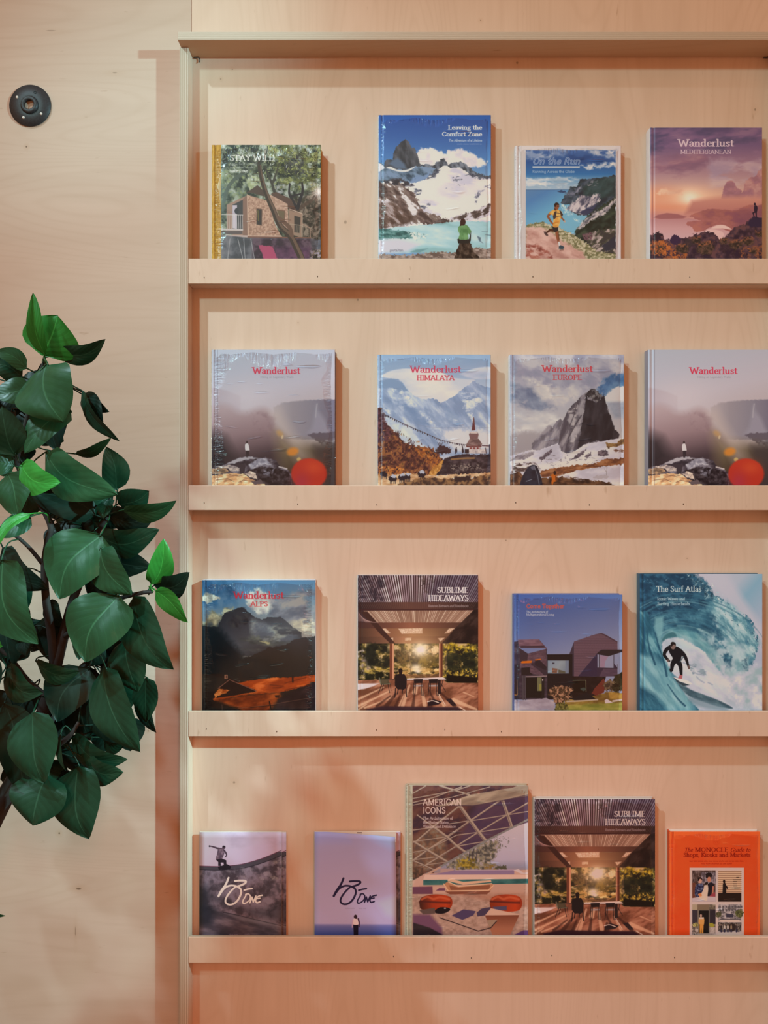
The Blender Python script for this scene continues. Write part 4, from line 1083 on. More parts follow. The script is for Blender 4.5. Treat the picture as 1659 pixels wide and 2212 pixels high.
def cover_crag():
    c = Print((130, 146, 1540, 1930))
    c.fill(grad=((0, 146), (0, 1200), [(0, 'a9a6ba'), (.5, 'b6b2c0'), (1, 'cac4ca')]))
    c.cloudy([(130, 146), (1540, 146), (1540, 420), (800, 700), (400, 500), (130, 480)], (['b8b2c0', 'a29eb4', 'c8c0c8', '9a9ab0'], 150, 1.6, 30), soft=80, thr=.1)
    c.cloudy([(130, 480), (400, 560), (640, 780), (700, 830), (500, 850), (300, 800), (130, 760)], (['8890aa', '9aa0b6', '767f9c'], 110, 1.5, 30), soft=60, thr=.25)
    c.cloudy([(300, 420), (700, 500), (1100, 560), (800, 800), (520, 700)], (['cec6ca', 'dcd2d2', 'c0bac6'], 120, 1.4, 30), soft=70, thr=.15)
    c.cloudy([(180, 860), (520, 840), (760, 940), (560, 1050), (180, 1100)], (['d0cacf', 'c4c2cc', 'dcd6d8'], 90, 2.5), soft=50, thr=.1)
    c.poly([(1230, 560), (1320, 430), (1540, 340), (1540, 560), (1420, 580), (1280, 680), (1200, 600)], tex=(['4c709c', '5a7eaa', '6f90b6'], 90), soft=50, rough=30)
    c.poly(curve([(1290, 670), (1360, 600), (1440, 560), (1540, 555), (1540, 730), (1400, 740), (1320, 760), (1290, 670)], 3), 'd6d0d4', soft=20, rough=14)
    c.poly([(1320, 740), (1540, 730), (1540, 930), (1420, 930)], tex=(['9ca2b6', 'b0b2c2'], 60, 2), soft=50)
    # distant ridges
    c.poly([(130, 1160), (300, 1100), (420, 1110), (560, 1120), (560, 1300), (130, 1420)], grad=((0, 1100), (0, 1380), [(0, 'b0a8b0'), (1, 'a8a0aa')]), soft=50, rough=16)
    c.poly([(400, 1250), (520, 1120), (590, 1030), (640, 1030), (650, 1060), (720, 960), (750, 940), (780, 970), (800, 1120), (760, 1300), (460, 1360), (400, 1330)], tex=(['8a8494', 'a39ca8', '77727f', 'b0a8b2'], 50, 2.5, -60, 4), soft=10, rough=8)
    # big crag
    c.poly([(735, 1250), (740, 1060), (790, 950), (840, 850), (900, 770), (960, 715), (990, 670), (1060, 625), (1110, 600), (1130, 570), (1180, 572), (1200, 610), (1270, 650), (1310, 720), (1350, 850), (1390, 960), (1430, 1080), (1480, 1130), (1480, 1180), (1290, 1220), (1050, 1260), (920, 1350), (830, 1370), (760, 1340)], tex=(['5d5866', '7a7482', '948c98', 'a8a0aa', '6a6572'], 60, 3.5, 108, 5, 1.5), rough=6)
    c.poly([(1065, 640), (1090, 690), (1200, 740), (1290, 650), (1310, 720), (1350, 850), (1390, 960), (1430, 1080), (1480, 1130), (1480, 1180), (1290, 1215), (1150, 1215), (960, 1310), (1000, 1130), (1030, 900), (1060, 760)], tex=(['33333e', '3c3b46', '2c2d38', '46434e'], 70, 2.5, 100), soft=10, rough=10)
    c.poly([(1060, 640), (1130, 570), (1180, 575), (1270, 650), (1210, 740), (1130, 690)], tex=(['4a4850', '6c6870', '8a8488', '3a3942'], 22, 1.5, 60, 4, 1.6), rough=8)
    c.cloudy([(860, 860), (960, 760), (980, 900), (900, 1060), (840, 960)], (['c0b6bc', 'aaa2ac'], 40, 2.5, 110), thr=.25)
    c.cloudy([(900, 1080), (1010, 940), (990, 1140), (880, 1300), (860, 1180)], (['b4acb6', 'c4bac0'], 40, 2.5, 115), thr=.2)
    c.line([(960, 730), (920, 900), (830, 1120)], 12, '4c4854', a=.6); c.line([(1010, 900), (940, 1010), (850, 1180)], 14, '4c4854', a=.7)
    # snow and moraine
    c.poly([(130, 1440), (400, 1320), (470, 1330), (620, 1280), (720, 1240), (760, 1340), (830, 1375), (920, 1350), (1050, 1255), (1290, 1215), (1420, 1190), (1540, 1160), (1540, 1800), (130, 1800)], tex=(['cfc9d8', 'dcd6e2', 'c2bccc', 'e2dce6'], 120, 2.5, -15), rough=8)
    c.poly([(130, 1470), (260, 1380), (420, 1350), (430, 1380), (320, 1440)], tex=(['8a8290', 'b8b0b8'], 24, 2.5, -30), soft=16, rough=10)
    for q in ([(480, 1440), (560, 1370), (650, 1320), (640, 1360), (520, 1470)], [(860, 1450), (940, 1400), (1070, 1310), (1040, 1380), (930, 1440)], [(1050, 1410), (1140, 1350), (1130, 1390), (1080, 1430)], [(1220, 1340), (1310, 1320), (1360, 1380), (1280, 1410), (1210, 1400)]):
        c.poly(q, tex=(['6a6070', '857884', '5a525e'], 20, 2, -35), soft=10, rough=12, rs=18)
    c.poly([(1300, 1240), (1420, 1250), (1540, 1120), (1540, 1250), (1440, 1280), (1340, 1300)], tex=(['8a6a4c', 'a08058', '6a564c'], 26, 1.6), rough=14)
    c.cloudy([(1420, 1310), (1540, 1300), (1540, 1340), (1440, 1350)], (['6a4c48', '8a6654'], 20), thr=.2)
    c.cloudy([(540, 1380), (1200, 1420), (1300, 1500), (600, 1540)], (['8a7e86', '6e646e'], 14, 2, -20), thr=.72, soft=30)
    c.poly([(150, 1500), (420, 1480), (500, 1560), (300, 1600), (150, 1640)], tex=(['5c4e50', 'c8c0c8', '786868', 'e0dae2'], 24, 2.5, 0, 5, 1.8), soft=20, rough=16)
    c.poly([(500, 1580), (700, 1550), (900, 1520), (1180, 1490), (1300, 1440), (1540, 1420), (1540, 1490), (1300, 1530), (1000, 1580), (800, 1640), (520, 1660)], tex=(['8a5c44', 'a47050', '744c3e', 'b08060'], 34, 2.5, -8), rough=12)
    c.poly([(700, 1660), (950, 1580), (1300, 1530), (1540, 1500), (1540, 1930), (700, 1930)], tex=(['d6cfdc', 'e2dce6', 'c6bfce'], 80, 2.5, -8), rough=8)
    c.poly([(130, 1640), (240, 1600), (300, 1640), (280, 1930), (130, 1930)], tex=(['5a4038', '7a5644', '4a3834', '8a6a54'], 30), rough=12)
    c.poly([(480, 1680), (620, 1670), (760, 1660), (1000, 1670), (1110, 1700), (1300, 1720), (1420, 1750), (1440, 1930), (300, 1930)], tex=(['4c3830', '66483a', '7c5a44', '3a2c2a'], 40, 1.8, 0, 5), rough=12)
    c.cloudy([(720, 1640), (900, 1640), (1100, 1680), (900, 1690)], (['d8d0da', 'b8b0bc'], 30, 2), thr=.3)
    c.oval(1260, 1660, 100, 24, 'bcb2bc', rough=10); c.line([(1320, 1640), (1330, 1540)], 4, '8a7c80'); c.line([(1320, 1600), (1300, 1560)], 3, '8a7c80')
    # tent, camper
    c.poly(curve([(240, 1930), (250, 1760), (290, 1640), (350, 1545), (420, 1510), (470, 1545), (510, 1660), (530, 1760), (530, 1930)], 4), tex=(['20283a', '2a3244', '333c50'], 60))
    c.poly([(380, 1540), (430, 1515), (445, 1570), (400, 1570)], '6a6c80', soft=8); c.line([(425, 1520), (470, 1640), (490, 1760)], 8, '8a8c9c', a=.8); c.line([(330, 1715), (400, 1690)], 8, 'a8acbc', a=.8)
    c.poly(curve([(635, 1640), (665, 1625), (700, 1640), (712, 1690), (690, 1720), (670, 1725), (655, 1760), (640, 1735), (645, 1690), (635, 1640)], 3), 'c8702c'); c.oval(683, 1610, 17, 26, '34262a')
    c.poly([(690, 1640), (720, 1680), (705, 1720), (690, 1700)], '7a4a30')
    c.text('Wanderlust', 526, 1153, 360, 80, 'd04654', wt=.15, thin=.065)
    c.text('EUROPE', 662, 1018, 457, 60, 'd04250', wt=.15, thin=.06)
    c.line([(172, 146), (176, 1930)], 9, 'c8c4d6', a=.3)
    return c


def cover_meadow():
    c = Print((145, 125, 1445, 1800))
    c.fill(grad=((200, 125), (300, 800), [(0, '4e7090'), (.25, '5c7e9c'), (.5, '6f8496'), (1, '9c8f88')]))
    c.cloudy([(145, 125), (520, 125), (520, 420), (145, 420)], (['3f6684', '4d7494', '35597a'], 120), soft=80, thr=.1)
    c.poly(curve([(145, 330), (180, 280), (215, 262), (245, 285), (300, 295), (352, 325), (330, 345), (270, 360), (220, 395), (160, 370), (145, 360), (145, 330)], 3), tex=(['b8ac9c', 'd2c8b8', '9a948c'], 40), soft=14, rough=10)
    c.poly(curve([(700, 260), (740, 235), (795, 203), (825, 240), (860, 270), (980, 330), (1000, 440), (820, 520), (680, 430), (660, 320), (700, 260)], 3), tex=(['b4a8a4', 'cabfb6', '9c949a', 'd8ccc0'], 70), soft=30, rough=16)
    c.cloudy([(1000, 330), (1180, 270), (1445, 230), (1445, 560), (1200, 620), (900, 540)], (['77767f', '8d8a92', 'a59a96', '6c6e7a'], 110, 1.6, -20), soft=60, thr=.08)
    c.cloudy([(1160, 620), (1300, 560), (1445, 590), (1445, 740), (1300, 730)], (['c4b4a0', 'dccab4', 'a89c94'], 60, 1.6), soft=40, thr=.15)
    c.poly(curve([(145, 620), (190, 590), (230, 500), (270, 465), (310, 500), (360, 520), (400, 450), (470, 445), (520, 460), (420, 560), (360, 660), (200, 660), (145, 650), (145, 620)], 3), tex=(['8a8470', 'aea288', 'c8bc9c', '6f7070'], 60), soft=30, rough=16)
    # mountain
    c.poly([(145, 645), (230, 660), (330, 660), (370, 560), (400, 500), (440, 490), (520, 465), (570, 440), (620, 440), (690, 500), (750, 545), (790, 570), (830, 575), (890, 555), (960, 545), (1040, 545), (1110, 590), (1200, 670), (1290, 730), (1300, 900), (900, 1000), (145, 1000)], grad=((560, 450), (760, 950), [(0, '35363c'), (.4, '45454c'), (.75, '5a5a60'), (1, '4a484c')]), rough=8)
    c.cloudy([(480, 480), (640, 460), (700, 620), (560, 700), (420, 640)], (['2c2e34', '4a4848', '3a3a40'], 50, 2, 70), soft=40, thr=.2)
    c.cloudy([(700, 560), (1280, 720), (1200, 850), (780, 850), (700, 700)], (['6d6c74', '8a8888', '9c968e', '64646c'], 90, 2, -30), soft=70, thr=.15)
    c.cloudy([(560, 820), (800, 770), (1100, 830), (1180, 840), (860, 920), (600, 930)], (['5c5c5c', '77766c', '4a4c4c'], 50, 3), soft=40, thr=.2)
    c.poly([(800, 830), (850, 820), (940, 850), (900, 862)], 'b4a684', soft=14, rough=10)
    # dark left wood, right hill
    c.poly([(145, 650), (330, 670), (430, 780), (540, 900), (640, 1040), (900, 1150), (1100, 1200), (700, 1280), (400, 1310), (145, 1400)], grad=((200, 650), (650, 1200), [(0, '1c2c34'), (.5, '121e24'), (1, '2a2a28')]), soft=90, rough=14)
    c.poly([(560, 1050), (800, 960), (900, 905), (1080, 880), (1220, 800), (1445, 755), (1445, 1230), (1000, 1260), (560, 1290)], grad=((900, 800), (900, 1250), [(0, '423c3e'), (.5, '38322f'), (1, '2c2826')]), rough=8)
    c.cloudy([(560, 1000), (900, 1020), (1100, 1200), (600, 1250)], (['22282a', '2e2c2a'], 80), soft=60, thr=.1, a=.7)
    # red meadow
    c.poly([(145, 1210), (350, 1200), (560, 1290), (760, 1270), (960, 1245), (1200, 1240), (1440, 1210), (1445, 1800), (145, 1800)], '2c2220', rough=4)
    c.poly([(145, 1200), (430, 1250), (330, 1390), (145, 1420)], '332c28', soft=30)
    c.poly(curve([(540, 1310), (700, 1280), (950, 1245), (1180, 1245), (1440, 1212), (1440, 1280), (1300, 1350), (1060, 1410), (800, 1430), (600, 1450), (440, 1480), (300, 1520), (290, 1480), (560, 1440), (760, 1405), (660, 1350), (540, 1310)], 3), tex=(['b04a1c', 'c85e28', '963c1a', 'd87038', 'a84820'], 60, 2.6, -8, 5), soft=8, rough=6)
    c.poly([(290, 1500), (480, 1470), (760, 1430), (1040, 1410), (1060, 1470), (980, 1540), (900, 1680), (560, 1700), (420, 1560)], tex=(['7a3418', '94421e', '682c18', 'a85024'], 70, 2, -15), soft=50, rough=10)
    c.poly([(1020, 1500), (1200, 1400), (1445, 1270), (1445, 1800), (900, 1800)], tex=(['2a2024', '38282a', '1e181e'], 60, 2, -30), soft=26)
    for q in ([(930, 1330), (1080, 1345)], [(1100, 1310), (1340, 1245)], [(960, 1365), (1060, 1360)], [(1100, 1390), (1380, 1330)]):
        c.line(q, 12, '6a2a18', a=.7, soft=8)
    c.poly([(980, 1450), (1040, 1445), (1030, 1480), (990, 1475)], '3a2018', soft=10)
    # roof
    c.poly([(460, 1270), (760, 1400), (520, 1450), (310, 1480), (280, 1440), (350, 1370)], '241c1c')
    c.poly([(280, 1440), (340, 1370), (470, 1390), (420, 1420), (320, 1460), (300, 1490)], tex=(['c06a34', 'd88a50', 'a04c20'], 26), rough=5)
    c.line([(330, 1370), (460, 1270), (770, 1400)], 9, '8a5a4c'); c.rect(402, 1212, 440, 1260, 'a8745c'); c.rect(418, 1222, 430, 1252, '5a3a34')
    c.poly([(145, 1480), (300, 1520), (560, 1600), (700, 1700), (700, 1800), (145, 1800)], '1c1818', soft=40)
    # walker, fence
    c.oval(1188, 1228, 8, 10, '2a1c1c'); c.line([(1188, 1240), (1188, 1275)], 18, '2a1c1c'); c.line([(1185, 1275), (1186, 1300)], 8, '2a1c1c'); c.line([(1193, 1275), (1194, 1300)], 8, '2a1c1c')
    c.line([(560, 1600), (920, 1560), (1440, 1470)], 5, '8a5a48', a=.7); c.line([(920, 1525), (940, 1610)], 14, '1a1416'); c.line([(375, 1560), (378, 1640)], 6, '6a4a40'); c.line([(700, 1590), (1000, 1560)], 6, '2a1c1a')
    c.text('Wanderlust', 508, 1086, 336, 78, 'cc3a48', wt=.16, thin=.07)
    c.text('ALPS', 702, 902, 424, 54, 'd04448', wt=.16, thin=.065)
    return c


def cover_pergola():
    c = Print((120, 120, 1520, 1850))
    c.fill('4a3436')
    # slatted roof radiating from the far end
    vx, vy = 800, 1400
    r = random.Random(9)
    for i in range(105):
        x = -700 + i * 29
        t0 = r.uniform(-.5, 1)
        xb = vx + (x - vx) * .77
        col = r.choice(['d8c2c8', 'e8d8da', 'c0a4aa', 'eee2e2', 'ac9098', 'dcc8ca'])
        c.line([(x, 110), (xb, 430)], r.uniform(11, 18), col, w2=12, a=r.uniform(.7, 1))
    c.poly([(120, 120), (300, 120), (420, 430), (120, 430)], '3c2c34', soft=120, a=.5); c.poly([(960, 190), (1200, 120), (1520, 120), (1520, 440), (900, 430)], '3a2e40', soft=150, a=.58)
    c.cloudy([(120, 120), (420, 120), (420, 430), (120, 430)], (['2e2630', '4a3a42'], 40, 1, 0), soft=50, thr=.35, a=.8)
    c.cloudy([(820, 130), (1000, 130), (960, 330), (880, 300)], (['3c2e30', '5a463c'], 40), soft=40, thr=.4, a=.8)
    c.poly([(180, 525), (1480, 525), (1330, 670), (300, 670)], '8c6655', soft=8)
    for i in range(80):
        x = -250 + i * 26
        xa = vx + (x - vx) * .80; xb = vx + (x - vx) * .62
        if not (180 < xa < 1480):
            continue
        c.line([(xa, 525), (xb, 668)], 11, r.choice(['bc9884', 'd0ae9a', 'a48270', 'e0c4ae']), w2=9, a=r.uniform(.5, .95))
    c.poly([(120, 430), (1520, 430), (1470, 525), (120, 530)], grad=((120, 0), (1520, 0), [(0, '3c2a2c'), (.4, '6a4840'), (.6, '64443e'), (1, '382a2a')]), soft=5)
    for i in range(60):
        x = 140 + i * 23
        c.line([(x, 436), (x + (vx - x) * .06, 500)], 4, '9a6c5c', a=.35)
    c.line([(120, 520), (1470, 518)], 14, '4a2c2c', a=.8)
    c.poly([(120, 668), (1330, 668), (1250, 732), (120, 735)], grad=((120, 0), (1330, 0), [(0, '4c3230'), (.5, '96604c'), (1, '5a3e36')]), soft=5)
    c.poly([(120, 735), (1250, 732), (1180, 830), (120, 840)], grad=((120, 0), (1250, 0), [(0, '50382f'), (.25, '8a5c48'), (.55, 'a87858'), (1, '6c4c3c')]), soft=5)
    c.poly([(120, 835), (1180, 830), (1090, 915), (120, 915)], grad=((120, 0), (1180, 0), [(0, '4a332c'), (.5, 'a8745a'), (1, '6a4838')]), soft=5)
    for q in ([(390, 738), (440, 735), (500, 790), (440, 795)], [(590, 740), (870, 732), (870, 795), (630, 798)], [(1180, 738), (1250, 732), (1180, 790), (1130, 795)], [(670, 850), (740, 842), (740, 875), (670, 880)], [(480, 850), (530, 846), (530, 876), (500, 880)], [(1050, 850), (1130, 845), (1080, 890)]):
        c.poly(q, tex=(['d8b49c', 'ecd0b8', 'c09478'], 12, .25, -10), soft=12)
    c.poly([(150, 540), (230, 540), (560, 915), (500, 915), (380, 800)], '4a302c', soft=8)
    for i in range(16):
        c.line([(125, 545 + i * 7), (210 + i * 10, 668)], 4, 'b48c84', a=.5)
    c.poly([(1470, 520), (1520, 500), (1520, 915), (1090, 915), (1250, 740)], tex=(['342624', '463430', '2a2020'], 60, 2, -40), soft=8)
    # garden
    c.rect(120, 912, 1520, 1380, tex=(['2a2620', '46402a', '6a5a34', '3a3426', '8a7444', 'c8a878'], 50, 1.3, 0, 5, 1.5))
    c.cloudy([(120, 1000), (300, 1000), (260, 1300), (120, 1330)], (['b09488', '8a7468', 'd0b8a8'], 30), soft=30, thr=.45)
    c.cloudy([(220, 920), (480, 920), (480, 1180), (200, 1180)], (['222420', '343428'], 70), soft=50, thr=.15)
    c.cloudy([(200, 1200), (500, 1200), (500, 1260), (200, 1260)], (['a88c44', 'c8a85c'], 20, 3), soft=16, thr=.3)
    c.cloudy([(200, 1250), (500, 1250), (500, 1350), (200, 1350)], (['1e2018', '2c2c20'], 40), soft=26, thr=.1)
    c.cloudy([(540, 930), (1060, 930), (1060, 1060), (540, 1060)], (['d8b890', 'f0d8b4', 'b08c60'], 40), soft=40, thr=.3)
    c.cloudy([(550, 1000), (700, 1000), (720, 1160), (560, 1160)], (['4a3a28', '6a5434', '3a3022'], 40), soft=40, thr=.2)
    c.cloudy([(830, 1060), (1060, 1060), (1060, 1190), (830, 1190)], (['5a4a26', '7a642e', '463a22'], 40), soft=30, thr=.15)
    c.cloudy([(540, 1190), (1070, 1190), (1070, 1290), (540, 1290)], (['d0a868', 'e8c890', 'a88048'], 26, 2), soft=20, thr=.25)
    c.cloudy([(1110, 920), (1500, 920), (1500, 1060), (1110, 1060)], (['c8a838', 'a88c2c', '7a6628', 'dcc058'], 26), soft=26, thr=.3)
    c.cloudy([(1150, 1020), (1510, 1020), (1510, 1230), (1150, 1230)], (['262a22', '363624', '1e211c'], 60), soft=40, thr=.12)
    c.cloudy([(1110, 1220), (1510, 1220), (1510, 1310), (1110, 1310)], (['b8983c', 'd8b85c', '7a6630'], 20), soft=20, thr=.4)
    c.poly([(1150, 1270), (1300, 1290), (1510, 1310), (1510, 1375), (1150, 1365)], '1e1a16', soft=16)
    for x0, y0, x1, y1 in ((170, 930, 170, 1350), (1160, 930, 1140, 1200), (720, 1000, 735, 1280), (960, 960, 990, 1040), (640, 950, 700, 1020)):
        c.line([(x0, y0), (x1, y1)], 7, '6a5248', a=.7)
    c.glow(850, 990, 240, 170, 'f0c890', .6); c.glow(845, 985, 80, 70, 'fff4e4', .95); c.glow(800, 1190, 60, 40, 'fbe6c8', .9); c.glow(820, 1235, 34, 22, 'fff0dc', .9)
    c.line([(540, 1290), (1080, 1290)], 40, '8a6044', a=.7)
    # posts
    c.rect(490, 912, 540, 1370, '7c4a38'); c.rect(520, 912, 541, 1330, 'd09878'); c.rect(1064, 912, 1106, 1300, 'a86c50'); c.rect(1084, 912, 1106, 1300, '6a3e30'); c.rect(1064, 912, 1074, 1300, 'd0a088')
    # floor
    c.poly([(120, 1340), (500, 1330), (1080, 1300), (1160, 1370), (1520, 1370), (1520, 1850), (120, 1850)], tex=(['8a5844', 'a87058', '744836', 'b8846a'], 70, 3, -25), soft=6)
    c.poly([(120, 1380), (370, 1375), (300, 1410), (200, 1440), (120, 1470)], 'd8c4c4', soft=12)
    for x0, y0, x1, y1, w in ((130, 1560, 420, 1420, 26), (130, 1640, 480, 1470, 30), (200, 1660, 520, 1540, 22), (640, 1640, 720, 1400, 44), (600, 1640, 660, 1500, 22), (900, 1630, 860, 1430, 50), (1120, 1640, 1040, 1480, 26), (1350, 1480, 1470, 1530, 16), (1230, 1570, 1500, 1680, 50), (780, 1480, 810, 1400, 60), (130, 1680, 220, 1620, 24)):
        c.line([(x0, y0), (x1, y1)], w, 'e0b494', w2=w * .5, a=.75, soft=12)
    for x0, y0, x1, y1, w in ((450, 1640, 560, 1500, 50), (560, 1640, 610, 1520, 34), (760, 1640, 780, 1500, 40), (1250, 1640, 1080, 1480, 40), (960, 1640, 960, 1560, 60), (340, 1640, 500, 1520, 30), (1000, 1560, 940, 1440, 30)):
        c.line([(x0, y0), (x1, y1)], w, '4a2c26', w2=w * .5, a=.7, soft=14)
    c.poly([(220, 1680), (400, 1640), (960, 1650), (1280, 1650), (1370, 1720), (1380, 1850), (150, 1850)], '3c2730', soft=20, a=.9)
    c.poly([(930, 1590), (1000, 1560), (1100, 1590), (1060, 1620), (940, 1640)], '2e2026', soft=8); c.line(curve([(930, 1590), (990, 1578), (1060, 1600)]), 10, 'e8d0c0')
    c.poly([(1140, 1560), (1200, 1550), (1270, 1630), (1220, 1640)], '36262a', soft=6)
    c.line([(1060, 1500), (1140, 1630)], 8, 'f0dccc', a=.8); c.line([(1300, 1650), (1370, 1690)], 10, 'e8d0bc', a=.9)
    # table and chairs
    k = '2c2224'
    c.poly([(690, 1318), (1110, 1305), (1150, 1325), (1130, 1338), (690, 1338)], 'dcc8c4'); c.line([(470, 1330), (560, 1328)], 10, '6a4a40'); c.line([(690, 1340), (1140, 1336)], 8, '5a3c34')
    for x in (1060, 1075):
        c.line([(x, 1340), (x + 4, 1490)], 14, k)
    for x in (770, 945):
        c.poly([(x, 1328), (x + 105, 1325), (x + 100, 1372), (x + 6, 1374)], k); c.poly([(x, 1395), (x + 110, 1392), (x + 100, 1412), (x, 1414)], 'a89490')
        for dx, ex in ((2, -8), (105, 112), (20, 14), (88, 96)):
            c.line([(x + dx, 1372), (x + dx, 1420), (x + ex, 1520)], 7, k)
    c.line([(370, 1315), (390, 1385), (490, 1380)], 16, '7a7260'); c.poly([(375, 1320), (470, 1320), (490, 1375), (395, 1385)], '4a4838', a=.8)
    for q in ([(400, 1385), (360, 1490)], [(470, 1385), (490, 1485)], [(420, 1390), (400, 1460)], [(500, 1380), (506, 1460)], [(1090, 1380), (1140, 1470)], [(1110, 1340), (1090, 1420)]):
        c.line(q, 6, k)
    c.poly([(555, 1270), (660, 1265), (690, 1330), (685, 1430), (650, 1450), (580, 1445), (550, 1400), (550, 1300)], '2a2224', rough=3)
    c.oval(617, 1232, 24, 32, '2a2022'); c.line([(617, 1250), (617, 1280)], 34, '2a2022')
    for q in ([(560, 1430), (550, 1540)], [(680, 1430), (688, 1530)], [(590, 1440), (580, 1500)], [(640, 1440), (636, 1490)]):
        c.line(q, 10, k)
    c.text('SUBLIME', 1042, 1405, 322, 64, 'efe6ea', wt=.14, thin=.055)
    c.text('HIDEAWAYS', 938, 1405, 414, 64, 'efe6ea', wt=.14, thin=.055, tr=-.02)
    c.text('Remote Retreats and Residences', 938, 1405, 488, 27, 'c8b4b6', wt=.11, slant=.22, a=.85)
    return c


def cover_shingle():
    c = Print((125, 145, 1510, 1780))
    c.fill(grad=((200, 145), (500, 1100), [(0, '4f68a6'), (.35, '5f78b0'), (.7, '7f8fbc'), (1, '9ca6c6')]))
    # left block
    c.poly([(120, 760), (190, 740), (190, 830), (300, 900), (540, 840), (545, 1490), (120, 1490)], tex=(['4a4252', '5a5060', '41394a'], 40, 3))
    c.poly([(172, 722), (440, 718), (540, 830), (210, 830), (180, 800)], tex=(['84687a', '927484', '775e70'], 24, 3)); c.line([(215, 815), (505, 812)], 26, '4c3e4c'); c.line([(440, 720), (545, 850)], 6, '6a5666')
    c.poly([(190, 830), (300, 905), (530, 840), (545, 1200), (330, 1150), (200, 1080)], tex=(['6c5868', '7a6474', '604e5e'], 14, 2.5))
    c.poly([(190, 830), (300, 905), (290, 1000), (200, 1010)], '453b4a'); c.poly([(330, 1030), (400, 1010), (545, 1130), (545, 1210), (420, 1100)], '463c4c'); c.poly([(390, 985), (450, 985), (540, 1070), (540, 1120), (390, 1050)], '37303e')
    c.rect(120, 1040, 190, 1490, '38323e')
    c.poly([(212, 1005), (225, 996), (350, 990), (345, 1020), (215, 1025)], 'd87a28'); c.poly([(388, 975), (465, 965), (470, 978), (395, 990)], 'd87a28')
    c.poly([(215, 1080), (325, 1070), (325, 1140), (365, 1170), (215, 1180)], '2c2830'); c.line([(212, 1080), (325, 1072), (325, 1030)], 6, '6a6070')
    c.line([(270, 1198), (545, 1188)], 16, '9a8c94'); c.rect(270, 1205, 510, 1470, '1e2024'); c.rect(418, 1205, 475, 1380, '7c8064'); c.rect(440, 1290, 475, 1375, '9a9a58'); c.rect(476, 1220, 510, 1470, '2a2a30')
    for x in (235, 265):
        c.line([(x, 1190), (x + 4, 1490)], 14, '5a5660')
    c.oval(488, 1238, 8, 14, 'd8d0d4'); c.rect(125, 1230, 165, 1430, '3a2e30'); c.line([(160, 1240), (165, 1430), (130, 1430)], 8, 'c88a44')
    # link
    c.rect(545, 912, 890, 1490, '24232c'); c.line([(545, 918), (885, 914)], 12, '1c1b22')
    c.rect(552, 985, 825, 1155, grad=((552, 985), (825, 1155), [(0, '8ea4bc'), (.5, 'a0b0bc'), (1, '7c8ca0')]))
    c.poly([(610, 1085), (680, 1095), (670, 1150), (610, 1145)], '8a6a5c'); c.poly([(690, 1105), (780, 1130), (780, 1155), (690, 1150)], '6a6c60'); c.rect(780, 990, 825, 1150, '8494ac'); c.rect(610, 1015, 640, 1035, '4a4c5c'); c.line([(548, 985), (826, 985), (826, 1158), (548, 1158)], 6, '3c3c48')
    # right block
    c.poly([(830, 910), (890, 750), (890, 1190), (870, 1190), (870, 912)], '4a4254')
    c.poly([(890, 745), (1160, 655), (1240, 638), (1290, 655), (1445, 745), (1448, 860), (1200, 880), (940, 1195), (890, 1190)], '7a6474')
    r = random.Random(3)
    for i in range(26):
        y = 665 + i * 21
        xa = max(892, 892 + (745 - y) * 2.7)
        xb = 1445 if y < 860 else 1445 - (y - 860) * 1.55
        if y < 745:
            xb = 1240 + (y - 640) * 1.9
        if xb > xa + 20:
            c.line([(xa, y + 4), (xb, y)], 5, '5c4a5c', a=.8)
            x = xa + r.uniform(0, 40)
            while x < xb - 10:
                c.line([(x, y - 14), (x, y)], 3, '66526a', a=.6)
                x += r.uniform(28, 50)
    c.poly([(1160, 655), (1240, 638), (1290, 655), (1445, 745), (1445, 760), (1240, 650)], '5a4858')
    c.poly([(1200, 880), (1240, 850), (1300, 900), (1445, 1080), (1445, 1190), (940, 1195)], '423a58'); c.poly([(1180, 900), (1250, 850), (1510, 850), (1330, 935)], '34303a')
    c.poly([(1190, 910), (1330, 935), (1400, 915), (1405, 1085), (1190, 1080)], 'a0a8c4'); c.poly([(1225, 920), (1330, 938), (1290, 1000), (1280, 1080), (1225, 1080)], 'a894ae'); c.line([(1215, 905), (1215, 1085)], 9, '3a3444'); c.line([(1400, 900), (1400, 1085)], 7, '3a3444')
    c.poly([(1190, 1080), (1445, 1088), (1448, 1190), (1210, 1195)], tex=(['5e5068', '6a5a70'], 20, 3)); c.line([(1190, 1085), (1445, 1090)], 7, '3e364a'); c.poly([(1190, 1085), (1270, 1088), (1210, 1195), (1180, 1195)], '463c56')
    c.line([(1445, 1040), (1445, 1090)], 4, '4a4450')
    c.poly([(870, 1192), (1300, 1195), (1280, 1260), (1160, 1460), (870, 1490)], tex=(['2a2226', '382c30', '201b20'], 40)); c.rect(880, 1245, 1040, 1400, '1c1a1a'); c.line([(875, 1243), (1040, 1243), (1045, 1390)], 7, '8a8c74'); c.oval(1010, 1360, 30, 26, '4a5a58', rough=10)
    c.poly([(1270, 1220), (1190, 1300), (1110, 1410), (1180, 1440), (1270, 1400), (1300, 1300)], '7c4038', rough=5)
    # planting, ground
    c.poly([(1500, 1140), (1420, 1180), (1380, 1260), (1510, 1420), (1510, 1140)], tex=(['2e2c24', '44402e', '3a3a2c'], 30), rough=16)
    c.oval(1350, 1310, 90, 70, tex=(['5a4c44', '7a6a58', '8c7c64', '4a4038'], 22), rough=20, rs=18); c.oval(1440, 1340, 70, 60, tex=(['3c3a2c', '5a5440', '2c2a22'], 22), rough=18, rs=18)
    c.poly([(780, 1500), (1160, 1440), (1330, 1390), (1510, 1420), (1510, 1780), (780, 1780)], tex=(['8c7440', 'a08848', '7a6038', 'b09a58'], 60, 2.5), rough=8)
